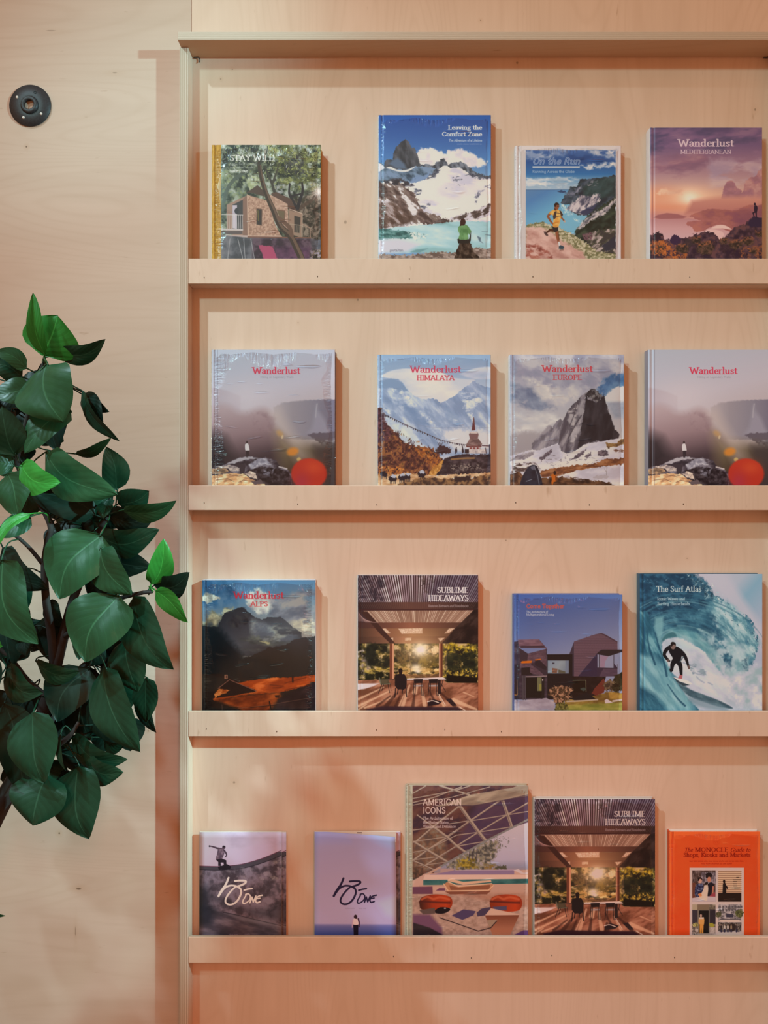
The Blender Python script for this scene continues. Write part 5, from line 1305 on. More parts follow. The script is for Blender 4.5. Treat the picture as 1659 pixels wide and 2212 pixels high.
    c.poly([(780, 1560), (1100, 1540), (1510, 1520), (1510, 1780), (780, 1780)], tex=(['9a9c50', 'b0ac60', '848a44'], 60, 2.5), soft=30, rough=10)
    c.poly([(840, 1480), (1060, 1400), (1180, 1490), (900, 1500)], '22232c', soft=8); c.line([(800, 1515), (1000, 1505), (1190, 1490)], 20, 'c8bcb0', a=.9); c.poly([(1280, 1500), (1310, 1480), (1390, 1530), (1290, 1540)], 'd8d0dc'); c.line([(1390, 1510), (1505, 1490)], 24, 'd0c4c0')
    c.poly([(1330, 1390), (1510, 1420), (1510, 1480), (1350, 1480)], tex=(['b0904c', 'c0a058'], 30), soft=12)
    c.poly([(120, 1490), (250, 1500), (540, 1470), (640, 1520), (640, 1780), (120, 1780)], tex=(['b4b0c0', 'c4bec8', 'a49eb0'], 80, 2), rough=4)
    c.poly(curve([(560, 1420), (600, 1340), (700, 1310), (800, 1320), (875, 1350), (830, 1430), (870, 1450), (800, 1500), (740, 1560), (660, 1560), (620, 1480), (560, 1420)], 3), tex=(['4c3c34', '7a6250', 'a8846c', '5c4c3c', 'c09a80'], 22, 1, 0, 5, 1.7), rough=18, rs=16)
    c.poly(curve([(640, 1600), (680, 1540), (760, 1530), (820, 1570), (800, 1640), (640, 1660), (640, 1600)], 3), tex=(['5a5a34', '7c7a44', '8e8c54', '4a4a2c'], 18), rough=14, rs=14)
    c.text('Come Together', 280, 765, 318, 52, 'd8665c', serif=False, wt=.15)
    c.text('The Architecture of', 280, 556, 380, 28, 'ccd0e0', serif=False, wt=.14)
    c.text('Multigenerational Living', 280, 634, 414, 28, 'ccd0e0', serif=False, wt=.14)
    c.line([(160, 145), (160, 1500)], 10, '3c5490', a=.5)
    return c


def cover_wave():
    c = Print((120, 110, 1595, 1890))
    c.fill(grad=((900, 110), (1595, 700), [(0, 'c8c0cc'), (.4, 'b8bccc'), (.6, '8fb0c6'), (1, 'b4b8cc')]))
    c.poly([(800, 110), (1100, 110), (1500, 600), (1595, 900), (1595, 1200), (1400, 700)], 'c8c2d0', soft=90, a=.85)
    W = ['2f5a74', '3f6e88', '54869c', '356078', '6a9cae']
    # lip of the wave
    c.poly([(120, 110), (640, 110), (760, 140), (880, 190), (960, 270), (1000, 370), (1080, 400), (1180, 460), (1260, 540), (1350, 590), (1430, 650), (1490, 740), (1520, 860), (1540, 960), (1500, 1100), (1440, 1240), (1330, 1330), (1100, 1400), (120, 1400)], tex=(['33607a', '40728a', '5a8ca0', '2c566e'], 60, 2.2, 35, 5), rough=22, rs=26)
    c.poly([(120, 110), (640, 110), (900, 200), (990, 400), (900, 520), (500, 560), (300, 600), (120, 700)], tex=(['284e68', '33607c', '234660', '3c6a84'], 50, 1.6, 30, 5), soft=60, rough=20)
    c.poly([(1000, 380), (1200, 470), (1430, 650), (1540, 960), (1440, 1240), (1200, 1100), (1060, 760), (960, 560)], tex=(['6a98a8', '88b0bc', '5688a0', 'a4c2ca', 'c0d0d8'], 60, 2.4, 52, 5, 1.5), soft=60, rough=24)
    c.cloudy([(560, 110), (800, 120), (980, 300), (1010, 430), (900, 400), (760, 200)], (['3c5c70', 'b0c4cc', '557c90', '2a4c60'], 22), soft=26, thr=.3)
    c.dabs((900, 200, 1560, 1000), 260, 18, ['dfe2e8', 'b8ccd4', '4c7488', 'cfd8e0', '6a92a2'], ang=50, spread=40, seed=21, keep=lambda x, y: abs(y - (200 + (x - 880) * 1.15)) < 110)
    c.dabs((130, 150, 900, 600), 90, 20, ['4a7890', '5c8ca2', '8fb0be', '264a62'], ang=-20, spread=40, seed=22, a=.5)
    # curling bands inside the tube
    cx, cy = 610, 1130
    r = random.Random(4)
    for i in range(60):
        q = r.uniform(0, 1)
        R = 260 + q * 620
        t0 = r.uniform(180, 300); t1 = t0 + r.uniform(30, 80)
        col = r.choice(['3c7088', '5088a0', '7cacba', '2f6078', '94bec6', '4a8098'] if q > .3 else ['6a9cac', '8ab4bc', '5890a0', 'a8c8cc'])
        pts = [(cx + (R * 1.0) * math.cos(math.radians(t)) * (1 + .25 * max(0, math.cos(math.radians(t)))), cy + R * .9 * math.sin(math.radians(t))) for t in np.linspace(t0, min(t1, 350), 9)]
        c.line(pts, r.uniform(10, 34), col, a=.45, soft=14, w2=6)
    c.poly(curve([(380, 940), (420, 820), (540, 760), (700, 780), (860, 860), (1000, 1000), (1120, 1180), (1240, 1340), (1100, 1340), (900, 1100), (760, 980), (600, 900), (480, 900), (380, 960)], 4), tex=(['7cb0b8', '94bec4', 'a8c6cc', '6aa2b0'], 60, 3, 40), soft=50, a=.75)
    c.poly(curve([(380, 900), (430, 840), (520, 810), (560, 865), (460, 885), (390, 940)], 3), '3a6c78', soft=20, a=.8)
    # light eye and foam
    c.poly(curve([(375, 960), (420, 905), (520, 880), (640, 895), (760, 960), (880, 1040), (980, 1160), (1100, 1300), (1300, 1480), (1595, 1650), (1595, 1890), (800, 1890), (600, 1420), (480, 1280), (400, 1120), (375, 1040), (375, 960)], 4), tex=(['c6c6d4', 'd6d2de', 'b4bcca', 'ccd0da'], 110, 2, 30), soft=22, rough=10)
    c.poly([(1000, 1060), (1200, 1250), (1440, 1240), (1595, 1180), (1595, 1800), (1300, 1700), (1100, 1400)], tex=(['c8c6d4', 'b8c0cc', 'd8d4de', 'a4b8c0'], 100), soft=90, rough=30)
    c.cloudy([(860, 800), (1180, 900), (1420, 1000), (1420, 1260), (1240, 1340), (1000, 1100)], (['94b6c0', 'b4c8d0', '84acb4', 'c4d0d8'], 110), soft=80, thr=.1, a=.85)
    c.cloudy([(1340, 1150), (1430, 1100), (1430, 1280), (1370, 1300)], (['54788c', '6c8c9c', '88a4b0'], 24), soft=20, thr=.3)
    c.glow(620, 980, 160, 70, 'bcd0d8', .6); c.glow(560, 1160, 150, 90, 'd4d2de', .5)
    c.cloudy([(700, 1180), (900, 1260), (900, 1330), (760, 1330)], (['7d92a0', '98a8b4'], 40, 2, -15), soft=20, thr=.35)
    for q in ([(760, 1290), (830, 1320), (910, 1290)], [(800, 1350), (840, 1390), (890, 1420)], [(940, 1420), (990, 1445)], [(640, 1180), (780, 1230)]):
        c.line(curve(q), 14, '8898a8', a=.6, soft=14)
    # wave face on the left
    c.poly([(120, 560), (200, 560), (260, 700), (330, 880), (390, 1060), (440, 1180), (520, 1330), (600, 1470), (700, 1620), (820, 1740), (860, 1890), (120, 1890)], tex=(['2e6076', '40768c', '5890a2', '7cacb8', '366a82'], 60, 4, 64, 4, 1.4), soft=16, rough=8)
    c.poly([(300, 640), (400, 620), (400, 760), (370, 960), (380, 1060), (330, 900), (290, 740)], '84b2bc', soft=36, a=.85)
    c.poly([(120, 1080), (300, 1100), (480, 1300), (640, 1520), (800, 1720), (820, 1890), (300, 1890), (120, 1500)], tex=(['7eaeba', '94bec8', 'a8c8d2', '6a9cae'], 70, 4, 56), soft=70, a=.9)
    c.poly([(120, 1420), (300, 1560), (420, 1700), (420, 1890), (120, 1890)], tex=(['33647c', '467c92', '2a566e'], 60, 3, 50), soft=60)
    for q in ([(300, 820), (350, 1000), (400, 1150), (440, 1340)], [(200, 800), (230, 1000), (300, 1200)], [(450, 1440), (560, 1600), (660, 1700)], [(160, 700), (170, 1000)]):
        c.line(curve(q), 10, '23506a', a=.8, w2=24, soft=12)
    # trail behind the board
    c.poly(curve([(520, 1350), (620, 1420), (720, 1500), (900, 1570), (1100, 1650), (1240, 1730), (1100, 1720), (900, 1660), (740, 1600), (620, 1500), (520, 1350)], 4), tex=(['54707e', '6f8894', '455f6e'], 40, 3, 25), soft=14)
    c.poly(curve([(700, 1590), (900, 1640), (1080, 1690), (1180, 1760), (900, 1730), (700, 1640)], 3), '7c94a4', soft=40, a=.7)
    c.poly([(510, 1350), (600, 1370), (700, 1400), (760, 1440), (650, 1450), (580, 1410)], 'dcd8e0', soft=5); c.poly([(520, 1355), (590, 1405), (720, 1450), (640, 1460), (560, 1410)], '3c4c58', soft=6)
    # surfer
    k = '1c2128'
    c.line(curve([(500, 985), (440, 1020), (410, 1080), (440, 1130), (470, 1160)]), 52, k, w2=26); c.oval(458, 1152, 18, 16, '6a5450')
    c.poly(curve([(480, 990), (530, 980), (590, 1000), (630, 1060), (620, 1100), (600, 1160), (520, 1180), (510, 1120), (470, 1050), (480, 990)], 4), k)
    c.line(curve([(600, 1040), (650, 1090), (680, 1150), (700, 1220)]), 56, k, w2=24); c.poly(curve([(690, 1215), (710, 1210), (722, 1250), (700, 1258), (690, 1215)], 3), '6c5856')
    c.line(curve([(540, 1150), (510, 1200), (500, 1270)]), 70, k, w2=34); c.poly([(470, 1250), (520, 1260), (500, 1295), (480, 1290)], k)
    c.line(curve([(575, 1160), (605, 1220), (615, 1320)]), 66, k, w2=32); c.poly([(575, 1370), (600, 1325), (632, 1330), (625, 1375)], 'b46a70')
    c.line([(600, 1170), (640, 1110)], 12, '5a6c74')
    c.oval(517, 975, 32, 46, '8a7470'); c.poly(curve([(488, 975), (490, 940), (515, 928), (545, 945), (548, 975), (525, 960), (500, 985), (488, 975)], 3), '262428')
    c.text('The Surf Atlas', 316, 858, 322, 66, 'e0e8ec', wt=.13, thin=.06)
    c.text('Iconic Waves and', 326, 660, 426, 34, 'd0dce2', wt=.13, thin=.07)
    c.text('Surfing Hinterlands', 326, 718, 486, 34, 'd0dce2', wt=.13, thin=.07)
    c.line([(160, 110), (160, 1890)], 8, '23506a', a=.4)
    return c


def bz_mark(c, ox, oy, k, col):
    """the brush mark: hooked numeral, bar and the word below"""
    P = lambda pts: [(ox + x * k, oy + y * k) for x, y in pts]
    c.line(P(curve([(165, 0), (125, 95), (60, 190), (15, 275)])), 30 * k, col, w2=34 * k)
    c.line(P(curve([(15, 275), (95, 165), (175, 120), (250, 118), (300, 135)])), 28 * k, col)
    c.line(P(curve([(262, 48), (330, 42), (415, 46), (418, 75), (370, 105), (300, 130)])), 30 * k, col)
    c.line(P(curve([(300, 130), (345, 170), (350, 240), (300, 340), (230, 395), (160, 400), (118, 360), (135, 290), (200, 200), (262, 140)])), 30 * k, col, w2=26 * k)
    c.line(P(curve([(400, 185), (455, 170), (515, 160)])), 26 * k, col, w2=24 * k)
    c.line(P(curve([(420, 250), (460, 240), (490, 275), (480, 330), (430, 375), (385, 385), (380, 345), (410, 290), (430, 255)])), 20 * k, col)
    c.line(P([(485, 375), (515, 290), (535, 365), (575, 275)]), 22 * k, col)
    c.line(P(curve([(670, 262), (620, 275), (585, 300), (570, 345), (590, 375), (635, 360)])), 22 * k, col); c.line(P([(580, 315), (635, 305)]), 20 * k, col)


def cover_skate():
    c = Print((143, 183, 1374, 1940))
    c.fill(grad=((145, 185), (700, 760), [(0, 'b8a0a4'), (.5, 'bb9ea8'), (1, 'b898a6')]))
    c.cloudy([(500, 185), (1374, 185), (1374, 500), (600, 400)], (['b094a0', 'a88c98', 'b89ca8'], 160, 2), soft=80, thr=.2, a=.7)
    c.poly(curve([(143, 690), (300, 695), (450, 695), (600, 685), (800, 655), (1000, 605), (1200, 535), (1374, 455)], 3) + [(1374, 1940), (143, 1940)], '4d434a')
    c.poly(curve([(143, 740), (300, 745), (460, 750), (620, 745), (800, 720), (1000, 670), (1200, 600), (1374, 525)], 3) + [(1374, 1940), (143, 1940)], tex=(['4c4047', '6c5a62', '83707a', '574a52', '7a6670'], 110, 1, 70, 5, 1.5))
    c.line(curve([(143, 690), (450, 698), (620, 685), (820, 655), (1100, 570), (1374, 455)]), 9, '6a3c4c'); c.line(curve([(143, 745), (460, 752), (800, 722), (1100, 640), (1374, 530)]), 10, '332c34')
    c.cloudy([(560, 760), (1000, 700), (1374, 560), (1374, 900), (700, 900)], (['9a868c', '85707a', 'a8948e'], 90, 1, 60), soft=60, thr=.45, a=.7)
    c.poly([(143, 1080), (500, 1150), (900, 1420), (1374, 1560), (1374, 1200), (1100, 1340), (700, 1300), (400, 1240)], '39343c', soft=120, a=.6)
    c.poly([(143, 900), (260, 1000), (300, 1500), (143, 1560)], '2c2c34', soft=160, a=.8)
    c.poly([(300, 1350), (560, 1390), (900, 1480), (1374, 1590), (1374, 1940), (143, 1940), (143, 1460)], tex=(['4a424a', '6a5c64', '7c6a74', '554a54'], 110, 2.5, 10), soft=30)
    c.line(curve([(500, 1385), (720, 1430), (960, 1490), (1374, 1590)]), 10, '2c272e'); c.poly([(520, 1395), (740, 1440), (1374, 1600), (1374, 1640), (800, 1520)], '83757d', soft=40, a=.6)
    c.poly([(143, 1200), (420, 1330), (300, 1560), (143, 1620)], '2a2a32', soft=110, a=.8)
    # skater
    k = '2e242c'
    c.line([(480, 440), (410, 425), (340, 400), (298, 392)], 34, '54404a', w2=16); c.oval(296, 394, 14, 14, k)
    c.poly(curve([(420, 440), (470, 425), (520, 450), (510, 520), (478, 590), (430, 600), (388, 590), (405, 520), (420, 440)], 3), tex=(['6a505a', '8a6c76', '584450'], 30))
    c.line(curve([(515, 460), (545, 505), (548, 535), (532, 552)]), 26, '4c3842', w2=14)
    c.oval(508, 412, 24, 28, '5a404a'); c.poly([(486, 415), (490, 388), (530, 390), (534, 412)], k)
    c.poly([(390, 595), (480, 580), (545, 605), (550, 690), (520, 700), (500, 645), (470, 640), (462, 690), (425, 690), (425, 630)], k)
    c.poly([(415, 700), (560, 665), (620, 700), (600, 745), (440, 745)], '28222a', rough=5); c.rect(462, 640, 505, 662, 'c0a4b0')
    bz_mark(c, 415, 868, 1.0, 'e4d4dc')
    c.scrawl(596, 720, 1728, 22, 'b8a0ac', .7, 4); c.scrawl(822, 908, 1728, 22, 'b8a0ac', .7, 5)
    return c


def cover_lilac():
    c = Print((138, 200, 1420, 1990))
    c.fill(grad=((0, 205), (250, 1640), [(0, '9c90b8'), (.25, 'a290ae'), (.6, 'ab96b0'), (1, 'b09cba')]))
    c.poly([(800, 205), (1420, 205), (1420, 480), (1200, 340)], '9aa0c4', soft=150, a=.8); c.poly([(138, 205), (600, 205), (700, 330), (138, 360)], '9690c0', soft=150, a=.7); c.poly([(1100, 1300), (1420, 1150), (1420, 1600), (1250, 1500)], 'b4b0d0', soft=120, a=.7)
    c.poly([(138, 1640), (1420, 1650), (1420, 1990), (138, 1990)], grad=((0, 1640), (0, 1860), [(0, '9a8cb4'), (.2, '6d6a9c'), (.6, '555c94'), (1, '444c86')]), soft=20)
    bz_mark(c, 425, 925, 1.02, '2b2440')
    c.scrawl(622, 765, 1408, 22, '8a7a98', .6, 6); c.scrawl(832, 940, 1408, 22, '8a7a98', .6, 7)
    c.poly([(745, 1650), (825, 1650), (815, 1990), (765, 1990)], '221c2c')
    c.poly(curve([(745, 1570), (780, 1550), (825, 1565), (830, 1610), (822, 1655), (748, 1655), (735, 1610), (745, 1570)], 3), 'd8bccc')
    c.line([(740, 1580), (730, 1650), (728, 1700)], 18, 'c09cb0', w2=12); c.line([(825, 1565), (838, 1620), (838, 1690)], 26, '4c3048', w2=16)
    c.oval(780, 1530, 26, 32, '34222c'); c.poly([(760, 1530), (805, 1530), (808, 1565), (775, 1560)], '34222c')
    return c


def cover_canopy():
    c = Print((98, 98, 1558, 2060))
    c.fill('b8aa92')
    b = [(172, 98), (1560, 98), (1560, 2060), (178, 2060)]
    c.poly(b, tex=(['5a4246', '6c4c48', '4c3c46', '74544c'], 80, 1.6, -25))
    c.poly([(1000, 200), (1560, 200), (1560, 520), (1040, 760), (800, 900), (700, 780)], '5a4a66', soft=90, a=.7)
    c.poly([(172, 760), (420, 560), (560, 700), (600, 1000), (172, 1200)], tex=(['7a6252', '8a6c58', '6a5a52', '8c8070'], 50), soft=60)
    # sky and planting
    c.poly([(1558, 505), (1360, 600), (1050, 760), (800, 905), (560, 1040), (430, 1110), (430, 1170), (1560, 1170), (1560, 505)], grad=((0, 600), (0, 1150), [(0, 'c4bac6'), (.7, 'b8b0bc'), (.85, '9a98a8'), (1, 'a08c8c')]), soft=6)
    c.poly([(600, 1020), (800, 900), (1040, 770), (1180, 740), (1220, 830), (1190, 900), (1120, 1010), (1080, 1100), (560, 1100)], tex=(['6e6c66', '8c8880', 'aaa2a4', '5c5a54', '948c6c'], 30, 1, 0, 5, 1.6), soft=26, rough=26, rs=26)
    c.cloudy([(700, 980), (920, 950), (940, 1090), (680, 1100)], (['8a7a3c', 'a8923c', 'b8a850', '6a6238'], 30), soft=24, thr=.15)
    c.cloudy([(1040, 1040), (1160, 1030), (1180, 1100), (1040, 1100)], (['947c48', '7c6c48'], 24), thr=.2)
    c.poly([(1150, 1100), (1190, 1050), (1240, 1060), (1290, 1050), (1310, 1105)], '5c5c4c', rough=14, rs=12)
    for x in (860, 900, 945):
        c.line([(x, 860), (x - 14, 980)], 7, '4c4650')
    c.dabs((1100, 690, 1330, 830), 30, 16, ['6a6a5c', '54564c'], seed=31)
    # ribs of the canopy
    R = 'b0a090'
    for q, w in (([(172, 190), (330, 100)], 14), ([(172, 250), (640, 165), (860, 100)], 13), ([(500, 98), (850, 205)], 22), ([(172, 300), (420, 240), (760, 110)], 14), ([(172, 330), (620, 240), (1100, 110)], 10),
                 ([(210, 770), (420, 590), (720, 350)], 22), ([(180, 990), (350, 870), (580, 720), (860, 520), (1240, 260)], 22), ([(230, 1110), (500, 945), (700, 820), (960, 655), (1300, 450), (1560, 300)], 18),
                 ([(172, 630), (400, 600)], 12), ([(200, 765), (570, 712), (860, 520), (1560, 405)], 12), ([(180, 895), (350, 865), (700, 690), (960, 655), (1360, 590)], 12), ([(180, 985), (480, 950), (690, 825), (1040, 765)], 12), ([(180, 1070), (310, 1050), (600, 1010)], 10), ([(610, 555), (830, 520)], 12),
                 ([(230, 450), (420, 590)], 16), ([(420, 590), (590, 715), (700, 820), (800, 890)], 30), ([(740, 340), (860, 510), (960, 650), (1050, 760)], 40), ([(1240, 240), (1310, 440), (1360, 590)], 36), ([(190, 770), (350, 870), (480, 945), (590, 1010)], 26), ([(190, 1000), (310, 1050), (420, 1100)], 16)):
        c.line(q, w, R)
        c.line([(x, y + w * .45) for x, y in q], w * .3, '6a5a58', a=.7)
    c.poly([(420, 360), (860, 205), (1370, 120), (1558, 98), (1558, 200), (1300, 262), (900, 335), (620, 330)], tex=(['a0907e', 'b4a490', '8f8072'], 60, 4, -15), soft=5); c.line([(640, 335), (900, 336), (1290, 265), (1558, 205)], 12, '5a4a54', a=.7)
    c.line([(1560, 500), (1040, 765), (800, 900), (430, 1110), (180, 1230)], 22, '8c8a86'); c.line([(500, 1075), (300, 1185), (172, 1250)], 24, 'c0a08c')
    c.poly([(172, 1060), (300, 1060), (300, 1180), (172, 1230)], tex=(['6a5044', '84644e', '4c4038'], 26), soft=14, a=.8)
    # terrace
    c.poly([(172, 1240), (320, 1150), (1560, 1100), (1560, 2060), (172, 2060)], 'c8a898')
    c.rect(505, 1090, 665, 1148, 'b49a94'); c.poly([(380, 1160), (505, 1145), (680, 1110), (1390, 1105), (1390, 1160), (380, 1165)], '94809a'); c.line([(690, 1112), (1390, 1106)], 10, 'b8a4b0')
    c.poly([(320, 1165), (1558, 1165), (1558, 1215), (300, 1225)], 'd8bcac')
    c.poly([(300, 1228), (1558, 1212), (1558, 1270), (1120, 1285), (300, 1290)], tex=(['3c6c6c', '4a7c78', '32605e'], 40, 3)); c.poly([(250, 1290), (1558, 1268), (1558, 1400), (250, 1400)], 'c2a08e')
    c.poly([(172, 1310), (410, 1305), (415, 1400), (172, 1410)], '775064'); c.poly([(415, 1310), (560, 1300), (560, 1385), (415, 1390)], 'c8a898'); c.poly([(450, 1355), (490, 1325), (560, 1325), (560, 1355)], '7a5068')
    c.poly([(172, 1395), (1558, 1390), (1558, 2060), (172, 2060)], tex=(['b09486', 'c0a494', 'a48878', 'b89c8c'], 30, 1.4, 0, 4))
    c.poly([(700, 1395), (1558, 1395), (1558, 1560), (1200, 1500)], 'b07c64', soft=60, a=.6)
    c.poly([(172, 1640), (380, 1640), (520, 1800), (560, 2060), (172, 2060)], '7c5870', soft=40); c.poly([(180, 1740), (380, 1800), (560, 1900), (560, 2060), (180, 2060)], '3a3238', soft=14)
    # loungers
    c.poly([(600, 1210), (640, 1215), (780, 1250), (1110, 1225), (1118, 1250), (780, 1285), (590, 1240)], 'd8b498'); c.poly([(585, 1250), (720, 1300), (1130, 1270), (1140, 1300), (1100, 1360), (600, 1365), (545, 1280)], 'bc8c6c'); c.poly([(610, 1290), (720, 1318), (1100, 1285), (1095, 1345), (630, 1350)], '94644a'); c.line([(545, 1275), (600, 1360), (1080, 1350), (1138, 1295)], 14, 'e0b898'); c.line([(600, 1250), (720, 1305), (1120, 1270)], 12, 'e4c0a0'); c.poly([(560, 1365), (1110, 1360), (1060, 1400), (620, 1400)], '8a5a48')
    c.poly([(1380, 1110), (1440, 1095), (1500, 1140), (1558, 1135), (1558, 1152), (1480, 1155)], 'd0c0c0')
    # stools, tables
    for x0, x1, y0, y1, d in ((250, 650, 1400, 1590, '4a2a24'), (1095, 1485, 1400, 1610, '8a3a20')):
        xm = (x0 + x1) / 2
        c.poly(curve([(x0, (y0 + y1) / 2), (x0 + 40, y0 + 30), (xm, y0), (x1 - 40, y0 + 25), (x1, (y0 + y1) / 2), (x1 - 40, y1 - 20), (xm, y1), (x0 + 30, y1 - 10), (x0, (y0 + y1) / 2)], 4), grad=((x0, 0), (x1, 0), [(0, d), (.4, 'a4442a'), (.8, 'bc4c28'), (1, '9a3c22')]), soft=6)
        c.line(curve([(x0 + 30, y0 + 60), (x0 + 100, y0 + 30), (xm - 30, y0 + 55), (xm + 50, y0 + 35), (x1 - 40, y0 + 60)]), 26, 'c86c48', a=.8, soft=12); c.line(curve([(x0 + 10, y0 + 85), (xm, y0 + 95), (x1 - 30, y0 + 100)]), 20, '5a2a28', a=.8, soft=12)
    c.poly([(250, 1590), (440, 1560), (440, 1630), (300, 1640)], '6a5a54', soft=10); c.poly(curve([(440, 1590), (500, 1555), (600, 1560), (620, 1590), (540, 1630), (450, 1625), (440, 1590)], 3), '1e1c24'); c.oval(560, 1566, 14, 8, 'c8c4d0')
    c.poly([(640, 1655), (780, 1580), (930, 1600), (900, 1650), (770, 1705)], '5a4c6c'); c.poly([(940, 1620), (1000, 1570), (1110, 1550), (1110, 1640), (950, 1665)], '54485e', soft=5); c.poly([(1130, 1550), (1300, 1540), (1300, 1590), (1160, 1590)], '5a5470', soft=10)
    c.poly([(1040, 1650), (1110, 1565), (1450, 1640), (1440, 1655)], 'd0b09c'); c.poly([(1040, 1652), (1450, 1648), (1340, 1890), (1330, 2060), (1140, 2060), (1130, 1890)], grad=((0, 1650), (0, 1900), [(0, '84503c'), (1, 'c0896c')])); c.poly([(1060, 1710), (1190, 1700), (1170, 1740), (1100, 1800)], 'a48c78')
    c.line([(500, 1680), (960, 1840), (1110, 1800), (1180, 1720)], 10, '3a2c30'); c.poly([(1380, 1890), (1500, 1830), (1558, 1830), (1558, 2060), (1380, 2060)], '6a4c78', soft=8)
    c.text('AMERICAN', 294, 760, 330, 72, 'e6dcdc', serif=False, wt=.12)
    c.text('ICONS', 294, 566, 428, 72, 'e6dcdc', serif=False, wt=.12)
    for i, t in enumerate((('The Architecture of', 655), ('the United States:', 610), ('Visions and Defiance', 688))):
        c.text(t[0], 296, t[1], 502 + i * 49, 32, 'd8ccc8', wt=.15, thin=.08)
    c.rect(90, 90, 171, 2070, tex=(['aca28c', 'b8ae98', 'b2a892'], 40)); c.line([(120, 90), (124, 2070)], 8, '98907c', a=.7); c.rect(90, 90, 1560, 102, 'a89a8a')
    return c


def cover_orange():
    c = Print((184, 115, 1548, 1900))
    c.fill(tex=(['ee6030', 'f06532', 'ea5c2c'], 200))
    ink = '8c2014'
    for rr in (54, 42, 26):
        c.line([(890 + rr * math.cos(t), 258 + rr * math.sin(t)) for t in np.linspace(0, 6.3, 25)], 5, 'c84c28', a=.8)
    c.line(curve([(862, 262), (880, 240), (900, 262), (915, 245)]), 6, 'c84c28', a=.8); c.line(curve([(870, 280), (890, 262), (910, 280)]), 6, 'c84c28', a=.8)
    c.text('The', 406, 528, 414, 60, ink, wt=.14, slant=.25); c.text('MONOCLE', 566, 1066, 414, 62, ink, wt=.16, thin=.075); c.text('Guide to', 1096, 1396, 414, 60, ink, wt=.14, slant=.25)
    c.text('Shops, Kiosks and Markets', 392, 1400, 490, 60, ink, wt=.16, thin=.075)
    c.scrawl(485, 1300, 562, 18, ink, .65, 8); c.scrawl(664, 1128, 600, 18, ink, .65, 9)
    c.rect(484, 652, 1302, 1950, 'd4c4c8')
    # photo 1: two people and a dog
    c.rect(524, 694, 874, 1164, tex=(['4a3c40', '6a5a58', '8a7a78', '5a4640'], 40, .5))
    c.rect(660, 720, 880, 900, tex=(['8a8288', 'a89ca4', '5a5058'], 40, .4)); c.oval(770, 770, 50, 46, '2a2428', rough=10); c.rect(524, 880, 570, 1110, '7a4c3c')
    c.poly(curve([(565, 950), (610, 895), (680, 900), (700, 980), (690, 1080), (570, 1080), (565, 950)], 3), tex=(['2c3050', '3c4468', '8088a4'], 14, 1, 30, 3, 2)); c.oval(640, 850, 30, 40, 'd0a898'); c.poly(curve([(605, 850), (612, 805), (645, 795), (670, 815), (672, 835), (640, 820), (615, 860)], 3), '241c20')
    c.poly(curve([(760, 900), (800, 875), (840, 890), (846, 940), (800, 1060), (745, 1080), (745, 950)], 3), '242430'); c.oval(778, 830, 28, 42, 'c88c74'); c.line([(838, 940), (830, 1040)], 24, 'c08470')
    c.poly([(800, 1060), (870, 1020), (870, 1090), (780, 1090)], 'a4505c', soft=10); c.poly([(524, 1110), (700, 1080), (874, 1090), (874, 1164), (524, 1164)], 'c8bcc4')
    c.poly(curve([(705, 920), (745, 895), (765, 960), (755, 1060), (745, 1150), (700, 1140), (620, 1110), (660, 1040), (690, 980), (705, 920)], 3), 'e0ccb8'); c.oval(735, 892, 28, 20, '2c2424', rot=-30); c.poly([(610, 1050), (660, 1030), (670, 1080), (630, 1090)], 'd89464')
    # photo 2: silhouette at shelves
    c.rect(914, 694, 1262, 1164, 'd4b294')
    for i in range(11):
        y = 712 + i * 30
        c.line([(914, y), (1262, y)], 7, '7c6050', a=.85); c.line([(914, y - 12), (1262, y - 12)], 8, 'ecd4b8', a=.6)
    for x0, x1, y in ((1140, 1250, 835), (1140, 1190, 862), (1140, 1190, 895), (1145, 1195, 926), (1190, 1225, 800), (1160, 1240, 956)):
        c.line([(x0, y), (x1, y)], 12, '4a3830')
    c.rect(914, 1030, 1262, 1164, '2e2220'); c.oval(1003, 860, 18, 26, '221c20'); c.poly([(985, 890), (1020, 880), (1035, 920), (1065, 955), (1055, 975), (1035, 960), (1032, 1050), (980, 1050)], '221c20')
    # photo 3: person in a doorway
    c.rect(524, 1206, 874, 1950, tex=(['8a8070', 'b4aa98', '6a6458'], 50)); c.poly([(524, 1206), (610, 1206), (600, 1290), (524, 1290)], 'b8ac94'); c.rect(600, 1206, 780, 1295, '8c7c68'); c.rect(524, 1290, 605, 1950, '46404a'); c.rect(785, 1280, 874, 1500, '3a3640'); c.rect(605, 1290, 785, 1660, '8c8478'); c.rect(625, 1296, 772, 1640, '1e1e20')
    c.oval(570, 1520, 50, 40, tex=(['a8a060', 'd0c890', '6a6a44'], 16), rough=12); c.rect(524, 1540, 615, 1950, tex=(['b0a49c', '6a625c', 'd0c6bc'], 24)); c.oval(815, 1515, 36, 34, 'a8a444', rough=10); c.rect(785, 1545, 874, 1950, tex=(['a89c94', 'c8bcb4'], 24)); c.rect(605, 1640, 785, 1950, 'b0a49a')
    c.oval(655, 1375, 17, 24, 'c8a898'); c.poly(curve([(625, 1410), (655, 1395), (700, 1410), (705, 1470), (690, 1520), (625, 1500), (620, 1450), (625, 1410)], 3), 'd8a864'); c.poly([(625, 1395), (660, 1400), (700, 1395), (695, 1425), (630, 1425)], 'd8ccc4'); c.poly([(635, 1500), (695, 1510), (690, 1640), (665, 1640), (662, 1560), (655, 1640), (635, 1640)], 'd8a050')
    # photo 4: square with parasols
    c.rect(914, 1206, 1262, 1950, 'd4c8cc'); c.rect(914, 1206, 1262, 1620, tex=(['8c8688', 'b0a8a8', '6c686a', 'c8c0c0'], 26))
